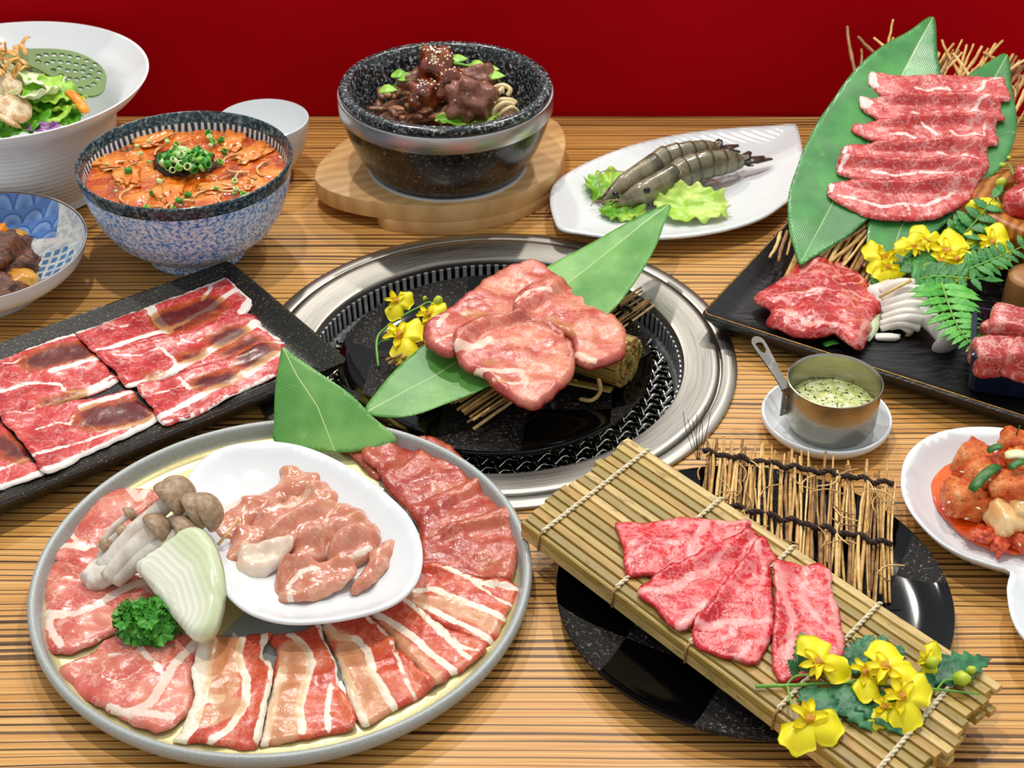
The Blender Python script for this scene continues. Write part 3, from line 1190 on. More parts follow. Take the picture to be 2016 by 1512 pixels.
for i, ((px, py), z, s, mt, lab) in enumerate(leafs):
    crumple('lettuce_leaf', at(px, py, z), s, s * 0.8, MAT[mt], lab, 'lettuce', i * 1.7, (rng.uniform(-0.3, 0.5), rng.uniform(-0.3, 0.3), rng.uniform(0, 6)), 0.5, 20, 'salad leaves')
o = crumple('cabbage_shred', at(85, 252, 0.089), 0.014, 0.006, MAT['purple'], 'purple cabbage shred at the front rim of the salad', 'cabbage', 3.3, (0.3, 0, 0.2), 0.4, 10)
o = crumple('cabbage_shred', at(46, 102, 0.115), 0.007, 0.004, MAT['purple'], 'purple cabbage shred beside the fried flakes on the salad', 'cabbage', 5.3, (0.3, 0, 0.2), 0.4, 10)


def strip(name, p0, p1, w, t, mat, label, cat, bend=0.15, group=None, parent=None):
    a, b = Vector(p0), Vector(p1)
    d = b - a
    s = Vector((-d.y, d.x, 0)).normalized()
    pts = [a + d * k + Vector((0, 0, bend * d.length * math.sin(PI * k))) for k in np.linspace(0, 1, 8)]
    V, F = tube_g(pts, [w * (0.7 if i in (0, 7) else 1) for i in range(8)], 8, True, t / w)
    return tag(mk(name, V, F, mat, parent), label, cat, group)


strip('carrot_strip', at(134, 180, 0.098), at(170, 222, 0.090), 0.0045, 0.0020, MAT['carrot'], 'orange carrot strip sticking out at the right of the salad', 'carrot', 0.1)
for i, (px, py, s) in enumerate([(0, 175, 0.016), (30, 215, 0.015), (15, 235, 0.013)]):
    V, F = blob_g(at(px, py, 0.108 - i * 0.004), (s, s * 0.9, s * 0.16), i + 20, 0.25, 1.5, 3, rotM(0.75, 0.1, i))
    tag(mk('salad_crouton', V, F, MAT['chip']), ['pale toasted slice on top of the salad, under the fried flakes', 'pale chunk in the middle left of the salad', 'pale chunk near the front rim of the salad'][i], 'crouton')
for i in range(26):
    c = at(8 + rng.uniform(-30, 40), 118 + rng.uniform(-35, 28), 0.118 + rng.uniform(-0.004, 0.008))
    d = Vector((rng.uniform(-1, 1), rng.uniform(-1, 1), rng.uniform(-0.3, 0.9))).normalized() * rng.uniform(0.005, 0.010)
    strip('fried_flake', c - d, c + d, 0.0024, 0.0007, MAT['flake'], 'golden fried flake heaped on top of the salad', 'flake', 0.2, 'fried flakes on the salad')
V, F = blob_g(at(5, 130, 0.104), (0.018, 0.016, 0.013), 31, 0.4, 2.5, 3)
tag(mk('fried_flake', V, F, MAT['flake']), 'golden clump of fried flakes at the top of the salad', 'flake')

# slotted serving spoon (perforated bowl), green
MAT['spoon'] = simple('green_plastic', '#55732b', '#638236', 30, 0.5)


def spoon():
    pl = tri((60, 110, 0.115), (205, 160, 0.094), (60, 200, 0.098))
    out = [(-20, 112), (20, 104), (50, 98), (90, 97), (130, 100), (165, 110), (195, 128), (209, 150), (206, 175), (192, 188), (170, 190), (140, 178), (110, 158), (80, 140), (50, 128), (20, 125), (-20, 128)]
    P_ = closed_spline([pl.uv(*p) for p in out], 0.003)
    holes = []
    z4 = lambda x, y: (x * 320 / 2016, 60 + y * 320 / 2016)
    for hx_, hy_ in [(480, 325), (570, 310), (670, 310), (770, 312), (865, 330), (968, 345), (1075, 382), (1178, 430), (1232, 528), (475, 392), (582, 416), (655, 392), (750, 398), (848, 410), (942, 428), (1038, 452), (1135, 492),
                     (662, 500), (735, 470), (838, 503), (935, 513), (1025, 516), (1105, 563), (1212, 610), (755, 565), (860, 605), (952, 615), (1040, 600), (1165, 672), (905, 720), (1000, 728), (1092, 710)]:
        holes.append(np.array(pl.uv(*z4(hx_, hy_))))
    rr = 0.0024
    ring = []
    pts = [Vector(p) for p in P_.tolist()]
    faces = [list(range(len(pts)))]
    for h in holes:
        k0 = len(pts)
        pts += [Vector((h[0] + rr * math.cos(2 * PI * k / 10), h[1] + rr * math.sin(2 * PI * k / 10))) for k in range(10)]
        faces.append(list(range(k0, k0 + 10)))
    vs, es, fs, ov, oe, of = delaunay_2d_cdt(pts, [], faces, 1, 1e-7)
    H_ = np.array([h for h in holes])
    V, F, cnt = [], [], {}
    keep = []
    for f in fs:
        c = sum((np.array(vs[i]) for i in f), np.zeros(2)) / len(f)
        if np.min(np.linalg.norm(H_ - c, axis=1)) > rr * 0.97:
            keep.append(tuple(f))
    n = len(vs)
    for h in (0.0009, -0.0009):
        for v in vs:
            V.append(pl.p3(v.x, v.y, h))
    for f in keep:
        a, b, c = f[:3]
        if (vs[b] - vs[a]).cross(vs[c] - vs[a]) < 0:
            f = f[::-1]
        F.append(f)
        F.append(tuple(i + n for i in f[::-1]))
        for i in range(len(f)):
            cnt[(f[i], f[(i + 1) % len(f)])] = 1
    for a, b in cnt:
        if (b, a) not in cnt:
            F.append((b, a, a + n, b + n))
    return mk('slotted_spoon', V, F, MAT['spoon'], None, False)


tag(spoon(), 'green perforated serving spoon stuck in the salad', 'spoon')


# ------------------------------------------------------------------ patterned plate of stew
def m_pattern():
    m = MB('blue_patterned_porcelain')
    nz = m.noise(160, 3, 0.6)
    cream = m.mix(m.step(nz, 0.45, 0.6), '#e4e2da', '#b9c2c6')
    x = m.n('SeparateXYZ', {0: m.co()})
    # scale pattern towards the back
    sx = m.math('MULTIPLY', x.outputs[0], 1 / 0.018)
    sy = m.math('MULTIPLY', x.outputs[1], 1 / 0.011)
    row = m.math('FLOOR', sy)
    fx = m.math('SUBTRACT', m.math('FRACT', m.math('ADD', sx, m.math('MULTIPLY', row, 0.5))), 0.5)
    fy = m.math('FRACT', sy)
    dd = m.math('POWER', m.math('ADD', m.math('POWER', fx, 2.0), m.math('POWER', m.math('MULTIPLY', fy, 0.65), 2.0)), 0.5)
    scale = m.ramp(dd, [(0.0, '#3f6cb4'), (0.40, '#86a8d8'), (0.47, '#2e57a0'), (0.55, '#5a83c4')])
    yy = m.math('ADD', x.outputs[1], m.math('MULTIPLY', m.math('POWER', x.outputs[0], 2.0), 2.5))
    back = m.math('MULTIPLY', m.step(yy, 0.050, 0.051), m.math('SUBTRACT', 1.0, m.step(x.outputs[0], 0.050, 0.0505)))
    # little squares on the right
    gx = m.math('FRACT', m.math('MULTIPLY', x.outputs[0], 1 / 0.0074))
    gy = m.math('FRACT', m.math('MULTIPLY', x.outputs[1], 1 / 0.0100))
    inx = m.math('MULTIPLY', m.step(gx, 0.14, 0.2), m.math('SUBTRACT', 1.0, m.step(gx, 0.8, 0.86)))
    iny = m.math('MULTIPLY', m.step(gy, 0.14, 0.2), m.math('SUBTRACT', 1.0, m.step(gy, 0.8, 0.86)))
    sq = m.math('MULTIPLY', inx, iny)
    dx = m.math('POWER', m.math('MULTIPLY', m.math('SUBTRACT', x.outputs[0], 0.054), 1 / 0.024), 2.0)
    dy = m.math('POWER', m.math('MULTIPLY', m.math('SUBTRACT', x.outputs[1], -0.012), 1 / 0.044), 2.0)
    patch = m.math('SUBTRACT', 1.0, m.step(m.math('ADD', dx, dy), 0.95, 1.0))
    col = m.mix(m.math('MULTIPLY', sq, patch), cream, '#4a7fb5')
    col = m.mix(back, col, scale)
    return m.out(col, 0.15)


MAT['pattern'] = m_pattern()
QC = Vector((-0.4181, 1.0407, 0))
qp = thing('patterned_plate', 'white plate with blue scale and grid pattern holding dark stew, left edge', 'plate', tuple(QC))
lathe('plate_body', curve_prof([(0.0, 0.014), (0.04, 0.014), (0.062, 0.019), (0.078, 0.029), (0.0850, 0.0395)], 5), QC, MAT['pattern'], qp, 128, flip=True)
lathe('plate_underside', curve_prof([(0.0850, 0.0395), (0.0858, 0.0405), (0.0863, 0.039), (0.081, 0.026), (0.066, 0.015), (0.05, 0.0105), (0.0485, 0.0005), (0.045, 0.0005), (0.044, 0.009), (0.0, 0.010)], 4), QC, MAT['white'], qp, 128)
lathe('brown_edge', [(0.0850, 0.0396), (0.0856, 0.0408), (0.0861, 0.0403)], QC, simple('brown_edge', '#7a5434', '#5d3d24', 90, 0.3), qp, 128)
MAT['potato'] = simple('stewed_potato', '#c98a2f', '#dda84a', 60, 0.25, 0, 0.3, 90, sss=0.15, coat=0.3)
MAT['stew'] = simple('stewed_beef', '#7a4426', '#3d1d0e', 110, 0.3, 0, 0.8, 260, coat=0.2, bdist=0.002, stretch=(1, 3, 1))
for nm, px, py, z, s, mt, lab, ct, sd in [('stewed_beef_piece', -5, 500, 0.032, (0.030, 0.020, 0.016), 'stew', 'dark stewed beef piece heaped at the middle of the patterned plate', 'beef', 2),
                                          ('stewed_beef_piece', 22, 528, 0.026, (0.022, 0.012, 0.010), 'stew', 'dark stewed beef piece at the right of the patterned plate', 'beef', 5),
                                          ('stewed_beef_piece', -10, 570, 0.026, (0.022, 0.014, 0.010), 'stew', 'dark stewed beef piece at the front of the patterned plate', 'beef', 9),
                                          ('potato_piece', 42, 555, 0.022, (0.017, 0.012, 0.010), 'potato', 'golden stewed potato piece at the front right of the patterned plate', 'potato', 3),
                                          ('potato_piece', 20, 480, 0.028, (0.015, 0.012, 0.010), 'potato', 'golden stewed potato piece behind the beef on the patterned plate', 'potato', 4),
                                          ('carrot_piece', -2, 462, 0.036, (0.008, 0.008, 0.008), 'carrot', 'orange carrot piece on top of the dark stew', 'carrot', 6)]:
    V, F = chunk_g(at(px, py, z), s, sd, 0.22, 3.0, 3, rotM(0.2, 0.2, sd * 0.7))
    tag(mk(nm, V, F, MAT[mt]), lab, ct)

# ------------------------------------------------------------------ stone bowl on its wooden stand
MAT['granite'] = m_speckle('black_granite', [(0.42, '#0b0d0f'), (0.53, '#20262b'), (0.60, '#7d8488'), (0.68, '#d6d2c6')], 380, 0.2)
MAT['granite_out'] = m_speckle('dark_stone_outside', [(0.42, '#15110e'), (0.56, '#2b241e'), (0.64, '#5f5144'), (0.74, '#a08c74')], 320, 0.22)
KC = Vector((-0.0558, 1.2027, 0.0))


def m_boardwood():
    m = MB('stand_wood')
    w = m.n('TexWave', {'Vector': m.map((1, 1, 1), (0, 0, 1.1)), 'Scale': 22.0, 'Distortion': 5.0, 'Detail': 3.0, 'Detail Scale': 1.2}, bands_direction='X').outputs[1]
    nz = m.noise(60, 4, 0.6, m.map((1, 6, 1)))
    col = m.mix(m.math('MULTIPLY', w, nz), '#dfb47a', '#bd8a50')
    return m.out(col, 0.42, 0, 0.4)


MAT['stand'] = m_boardwood()
ws = thing('wooden_stand', 'pale wooden stand with a notched handle under the black stone bowl', 'stand', (KC.x, KC.y, 0))
bp = [(619, 345), (630, 318), (660, 290), (700, 262), (760, 240), (860, 222), (960, 215), (1050, 222), (1092, 236), (1110, 258), (1113, 290), (1096, 335), (1060, 362), (1010, 384), (940, 400), (870, 406), (800, 404), (740, 397), (690, 388), (650, 376), (627, 362)]
board('stand_top', bp, 0.010, 0.026, MAT['stand'], ws, 0.0015)
_t = flat(0.026)
board('stand_foot', None, 0.0, 0.0105, MAT['stand'], ws, 0.001, uv=[_t.uv(*p) for p in [(760, 256), (860, 222), (960, 215), (1050, 222), (1092, 236), (1110, 258), (1113, 290), (1096, 335), (1060, 362), (1010, 384), (940, 400), (870, 406), (800, 404), (752, 398), (738, 376), (735, 320)]])

kb = thing('stone_bowl', 'black granite stone bowl with a polished steel band, full of beef', 'bowl', (KC.x, KC.y, 0.026))
K0 = KC
lathe('stone_body', curve_prof([(0.060, 0.0262), (0.066, 0.0285), (0.074, 0.040), (0.0815, 0.055), (0.0865, 0.070), (0.0885, 0.082)], 5) + [(0.0890, 0.095)] + curve_prof([(0.0892, 0.0995), (0.0880, 0.1015), (0.0855, 0.1022)], 3), K0, MAT['granite_out'], kb, 128)
lathe('stone_rim', curve_prof([(0.0892, 0.0965), (0.0892, 0.1000), (0.0878, 0.1018), (0.0845, 0.1024), (0.0810, 0.1015), (0.0775, 0.0950), (0.0735, 0.080), (0.066, 0.060), (0.05, 0.045), (0.0, 0.042)], 4), K0, MAT['granite'], kb, 128)
lathe('stone_base', [(0.0, 0.0262), (0.0605, 0.0262)], K0, MAT['granite_out'], kb, 96, flip=True)
MAT['band'] = m_steel('polished_band', '#cfcfd0', 0.22)
lathe('steel_band', [(0.0878, 0.0795), (0.0893, 0.0800), (0.0903, 0.0810), (0.0910, 0.0945), (0.0905, 0.0955), (0.0890, 0.0958)], K0, MAT['band'], kb, 128)
lathe('seat_ring', [(0.061, 0.0262), (0.0685, 0.0262), (0.0690, 0.0275), (0.0672, 0.0278)], K0, MAT['white'], ws, 96)

# ------------------------------------------------------------------ saucer and little saucepan
UC = Vector((0.2162, 0.8551, 0))
o = lathe('saucer', curve_prof([(0.0, 0.0065), (0.028, 0.0066), (0.036, 0.0085), (0.0415, 0.0140)], 5) + curve_prof([(0.0425, 0.0152), (0.0440, 0.0152), (0.0446, 0.0135)], 3) + curve_prof([(0.0440, 0.011), (0.037, 0.0035), (0.027, 0.0004), (0.0, 0.0004)], 4), UC, MAT['white'], None, 96)
tag(o, 'small white saucer under the steel saucepan', 'saucer')
VC = Vector((0.2180, 0.8520, 0))
sp_ = thing('mini_saucepan', 'mini stainless steel saucepan with flat handle, holding herb butter sauce', 'saucepan', (VC.x, VC.y, 0.0067))
lathe('pan_body', [(0.0, 0.0070), (0.0255, 0.0070), (0.0272, 0.0080), (0.0275, 0.0095), (0.0295, 0.0125), (0.0312, 0.0155), (0.0315, 0.0440)] + [(0.0321, 0.0447), (0.0321, 0.0455), (0.0314, 0.0458), (0.0305, 0.0445), (0.0303, 0.0160), (0.028, 0.0125), (0.0, 0.0122)], VC, MAT['pan_steel'], sp_, 96, ang=30)


def handle():
    pl = lean((1553, 790, 0.030), (1490, 660, 0.062))
    a = at(1548, 765, 0.042)
    b = at(1488, 668, 0.060)
    d = b - a
    s = d.cross(Vector((0, 0, 1))).normalized()
    nrm = s.cross(d).normalized()
    L = d.length
    d.normalize()
    out = [(0, 0.0035), (0.25 * L, 0.0032), (0.6 * L, 0.0042), (0.85 * L, 0.0052)] + [(0.9 * L + 0.0052 * math.sin(t) * 1.2, 0.0052 * math.cos(t)) for t in np.linspace(0.3, PI - 0.3, 7)] + [(0.85 * L, -0.0052), (0.6 * L, -0.0042), (0.25 * L, -0.0032), (0, -0.0035)]
    inn = [(0.72 * L, 0.0008), (0.76 * L, 0.0022), (0.9 * L, 0.0028), (0.93 * L, 0.0018), (0.94 * L, 0), (0.93 * L, -0.0018), (0.9 * L, -0.0028), (0.76 * L, -0.0022), (0.72 * L, -0.0008)]
    pts = [Vector(p) for p in out + inn]
    n0 = len(out)
    vs, es, fs, *_ = delaunay_2d_cdt(pts, [], [list(range(n0)), list(range(n0, len(pts)))], 1, 1e-7)
    ip = np.array(inn)
    F, cnt = [], {}
    n = len(vs)
    V = [a + d * v.x + s * v.y + nrm * 0.0006 for v in vs] + [a + d * v.x + s * v.y - nrm * 0.0006 for v in vs]
    for f in fs:
        c = sum((np.array(vs[i]) for i in f), np.zeros(2)) / len(f)
        if inside(np.array([c]), ip)[0]:
            continue
        F.append(tuple(f))
        F.append(tuple(i + n for i in f[::-1]))
        for i in range(len(f)):
            cnt[(f[i], f[(i + 1) % len(f)])] = 1
    for p, q in cnt:
        if (q, p) not in cnt:
            F.append((q, p, p + n, q + n))
    k = len(V)
    # strap welded down the pan wall
    w = (VC - a)
    w.z = 0
    w = -w.normalized()
    e = VC + w * 0.0322
    parts = (V, F)
    st = [a, Vector((e.x, e.y, 0.040)), Vector((e.x, e.y, 0.030)), Vector((e.x, e.y, 0.020))]
    V2, F2 = [], []
    for q in st:
        for sg in (-1, 1):
            for t in (0.0, 0.0010):
                V2.append(q + s * (0.0036 * sg) + w * t)
    for i in range(len(st) - 1):
        b0, b1 = i * 4, (i + 1) * 4
        F2 += [(b0, b1, b1 + 2, b0 + 2), (b0 + 1, b0 + 3, b1 + 3, b1 + 1), (b0, b0 + 1, b1 + 1, b1), (b0 + 2, b1 + 2, b1 + 3, b0 + 3)]
    F2.append((12, 14, 15, 13))
    mk('handle', *merge([parts, (V2, F2)]), MAT['pan_steel'], sp_, False)
    for zz in (0.035, 0.024):
        mk('rivet', *blob_g((e.x + w.x * 0.001, e.y + w.y * 0.001, zz), (0.0014, 0.0014, 0.0014), 1, 0, 1, 2), MAT['pan_steel'], sp_)


handle()


def m_sauce():
    m = MB('herb_sauce')
    n1 = m.noise(420, 3, 0.6)
    col = m.mix(m.step(m.noise(150, 3), 0.4, 0.65), '#c3cc74', '#eef0bd')
    col = m.mix(m.step(n1, 0.565, 0.62), col, '#2f4a16')
    m.bump(m.noise(250, 3), 0.3, 0.001)
    return m.out(col, 0.25, 0, 0.5, coat=0.3)


o = surface('herb_sauce', (VC.x, VC.y, 0.0255), 0.0302, m_sauce(), 0.0006, 120, 24)
tag(o, 'pale green herb butter sauce in the mini saucepan', 'sauce', kind='stuff')


# ------------------------------------------------------------------ meat
def m_meat(name, lean, fat='#f3dcd0', sauce='#6b2a0a', sauce2='#b8741f', vein=0.5, vscale=130, vwidth=0.10, noise_amp=2.2, edge_w=0.6, rough=0.22, tint=None, speck=0.0,
           bump=0.5, fibre=0.0, sssw=0.12, rimcol=None, coat=0.35, speckle=0.3, smul=0.35, rimw=(4.0, 12.0), rimn=8.0):
    """lean colour with traced fat lines ('fat', mm), fine veins and sauce stains ('sauce', mm)"""
    m = MB(name)
    f = m.attr('fat')
    co = m.co()
    w = m.n('TexNoise', {'Vector': co, 'Scale': 70.0, 'Detail': 3.0}).outputs[1]
    wc = m.n('VectorMath', {0: co, 1: m.n('VectorMath', {0: w, 3: 0.006}, operation='SCALE').outputs[0]}, operation='ADD').outputs[0]
    n1 = m.noise(55, 4, 0.6)
    n2 = m.noise(210, 4, 0.6)
    col = m.ramp(n1, [(0.30, lean[0]), (0.52, lean[1]), (0.72, lean[2])])
    if fibre:
        fb = m.noise(1.0, 3, 0.6, m.map((900, 160, 300), (0, 0, fibre)))
        col = m.mix(m.math('MULTIPLY', m.step(fb, 0.5, 0.75), 0.3), col, hx(lean[2]))
    if vein:
        def ridge(sc, wd, seed):
            nn = m.noise(sc, 4, 0.55, m.map((1, 1, 1), loc=(seed, seed * 2.0, 0), co=wc))
            return m.math('SUBTRACT', 1.0, m.step(m.math('ABSOLUTE', m.math('SUBTRACT', nn, 0.5)), wd * 0.25, wd))
        vm = m.math('MULTIPLY', ridge(vscale, vwidth, 0.3), m.step(m.noise(48, 2), 0.36, 0.56))
        vm = m.math('MAXIMUM', vm, m.math('MULTIPLY', ridge(vscale * 2.4, vwidth * 0.9, 1.7), 0.7))
        v2 = m.step(m.noise(420, 3, 0.7, wc, 0.6), 0.58, 0.72)
        vm = m.math('MAXIMUM', vm, m.math('MULTIPLY', v2, speckle))
        col = m.mix(m.math('MULTIPLY', vm, vein), col, fat)
    if rimcol:
        rm = m.math('SUBTRACT', 1.0, m.step(m.math('ADD', m.attr('edge'), m.math('MULTIPLY', m.noise(60, 3), rimn)), rimw[0], rimw[1]))
        col = m.mix(m.math('MULTIPLY', rm, 0.75), col, rimcol)
    ff = m.math('ADD', f, m.math('MULTIPLY', m.math('SUBTRACT', m.noise(160, 4, 0.65), 0.5), noise_amp * 2))
    fm = m.math('SUBTRACT', 1.0, m.step(ff, -edge_w * 0.5, edge_w))
    fatc = m.mix(m.step(n2, 0.4, 0.75), fat, hx(fat, 0.86))
    col = m.mix(fm, col, fatc)
    s = m.attr('sauce')
    sf = m.math('ADD', s, m.math('MULTIPLY', m.math('SUBTRACT', m.noise(120, 4, 0.65), 0.5), 7.0))
    sm = m.math('SUBTRACT', 1.0, m.step(sf, -1.5, 2.5))
    sc_ = m.mix(m.step(m.math('ADD', sf, m.math('MULTIPLY', n2, 4.0)), -7.0, 1.5), sauce, sauce2)
    tm = m.mix(m.step(m.math('ADD', sf, m.math('MULTIPLY', n2, 5.0)), -6.0, 1.5), '#6d300a', '#d89a34') if smul > 0.5 else sc_
    tintc = m.mix(1.0, col, tm, 'MULTIPLY')
    stain = m.mix(smul, sc_, tintc)
    col = m.mix(m.math('MULTIPLY', sm, 0.9), col, stain)
    if tint:
        col = m.mix(m.math('MULTIPLY', m.step(m.noise(38, 3), 0.45, 0.7), tint[1]), col, tint[0])
    if speck:
        col = m.mix(m.math('MULTIPLY', m.step(m.noise(900, 2, 0.5), 0.68, 0.76), speck), col, '#3a1a0c')
    h = m.math('ADD', m.math('MULTIPLY', n2, 0.75), m.math('ADD', m.math('MULTIPLY', n1, 0.9), m.math('MULTIPLY', m.noise(620, 3, 0.7), 0.25)))
    m.bump(h, bump * 0.55, 0.0011)
    return m.out(col, m.ramp(n1, [(0.3, rough), (0.75, rough + 0.12)]), 0, 0.5, sss=sssw, sssr=(1, 0.35, 0.25), coat=coat, coatr=0.03)


MAT['beef'] = m_meat('thin_beef', ('#a8161a', '#cf3c38', '#dd6660'), '#f9e9e0', '#4d1c08', '#b5721a', 0.35, 50, 0.024, noise_amp=2.4, rough=0.22, coat=0.12, smul=0.72)
MAT['belly'] = m_meat('pork_belly', ('#b32a14', '#c94526', '#d96a3e'), '#f6e6d0', '#d59a64', '#e6bd8e', 0.15, 70, 0.03, noise_amp=1.6, rough=0.2, fibre=0.6, bump=0.7, coat=0.3, speckle=0.05)
MAT['collar'] = m_meat('pork_collar', ('#c04a3c', '#d66f5e', '#e59484'), '#f5dccd', '#b0603a', '#d29264', 0.45, 40, 0.02, noise_amp=2.4, rough=0.2, tint=('#cf8a62', 0.3), speck=0.3, coat=0.2, speckle=0.1)
MAT['marin'] = m_meat('marinated_beef', ('#9a2816', '#b8432e', '#cc6a50'), '#dda88c', '#8a3510', '#b8612a', 0.35, 45, 0.022, noise_amp=2.0, rough=0.13, tint=('#b0622e', 0.4), bump=1.0, coat=0.45, speckle=0.1)
MAT['wagyu'] = m_meat('wagyu_beef', ('#b00812', '#d81d28', '#e43a44'), '#f3a09c', '#c23a30', '#d66050', 0.6, 62, 0.055, noise_amp=4.5, edge_w=1.6, rough=0.14, bump=1.1, fibre=0.4, coat=0.18, rimcol='#a80c16', rimw=(0.6, 1.8), rimn=1.0)
MAT['carpaccio'] = m_meat('marbled_thin_beef', ('#ac1f1e', '#c83c38', '#d8605a'), '#f6d2ca', '#c23a30', '#d66050', 0.45, 55, 0.028, noise_amp=2.6, rough=0.24, bump=0.7, coat=0.15, speckle=0.18)
MAT['steak'] = m_meat('marbled_steak', ('#9c0a10', '#c02426', '#d64a44'), '#ef9f94', '#8a1c14', '#a83a24', 0.7, 42, 0.036, noise_amp=3.0, rough=0.1, bump=1.0, coat=0.4)
MAT['tongue'] = m_meat('beef_tongue', ('#b03226', '#cf604a', '#e28c70'), '#f6cdb8', '#a8481f', '#d09050', 0.3, 90, 0.04, noise_amp=3.0, rough=0.16, tint=('#e9a67e', 0.35), bump=1.0, speck=0.3, rimcol='#9c201e', coat=0.4)
MAT['chicken'] = m_meat('raw_chicken', ('#b8684a', '#d08468', '#e2a88e'), '#f3e0cf', '#b8763a', '#cf9858', 0.3, 40, 0.025, noise_amp=2.5, rough=0.08, tint=('#cf8a58', 0.55), bump=0.7, speck=0.25, coat=0.6, speckle=0.1)
MAT['skin'] = m_meat('chicken_skin', ('#d9b79a', '#ead2ba', '#f3e6d8'), '#f6ecdf', '#b8863a', '#cfa868', 0.3, 160, 0.08, noise_amp=2.0, rough=0.12, bump=1.0, coat=0.6)
MAT['cube'] = m_meat('beef_cube', ('#a82824', '#c44a44', '#d8766e'), '#f4cfc6', '#8a1c14', '#a83a24', 0.6, 45, 0.035, rough=0.2, bump=0.6, speckle=0.15, coat=0.2)

ZA = lambda pts: Z(0, 500, 0.34722, pts)
ZB = lambda pts: Z(40, 800, 0.46305, pts)
ZC = lambda pts: Z(360, 800, 0.46296, pts)
ZD = lambda pts: Z(1020, 820, 0.31746, pts)
ZE = lambda pts: Z(1340, 780, 0.33532, pts)
Z6 = lambda pts: Z(520, 440, 0.47619, pts)
Z4 = lambda pts: Z(1360, 20, 0.344, pts)
ZR = lambda pts: Z(1640, 20, 0.19842, pts)
Z5 = lambda pts: Z(1360, 480, 0.3254, pts)
ZK = lambda pts: Z(1740, 820, 0.29114, pts)
ZL = lambda pts: Z(1620, 280, 0.31756, pts)
mm = 0.001

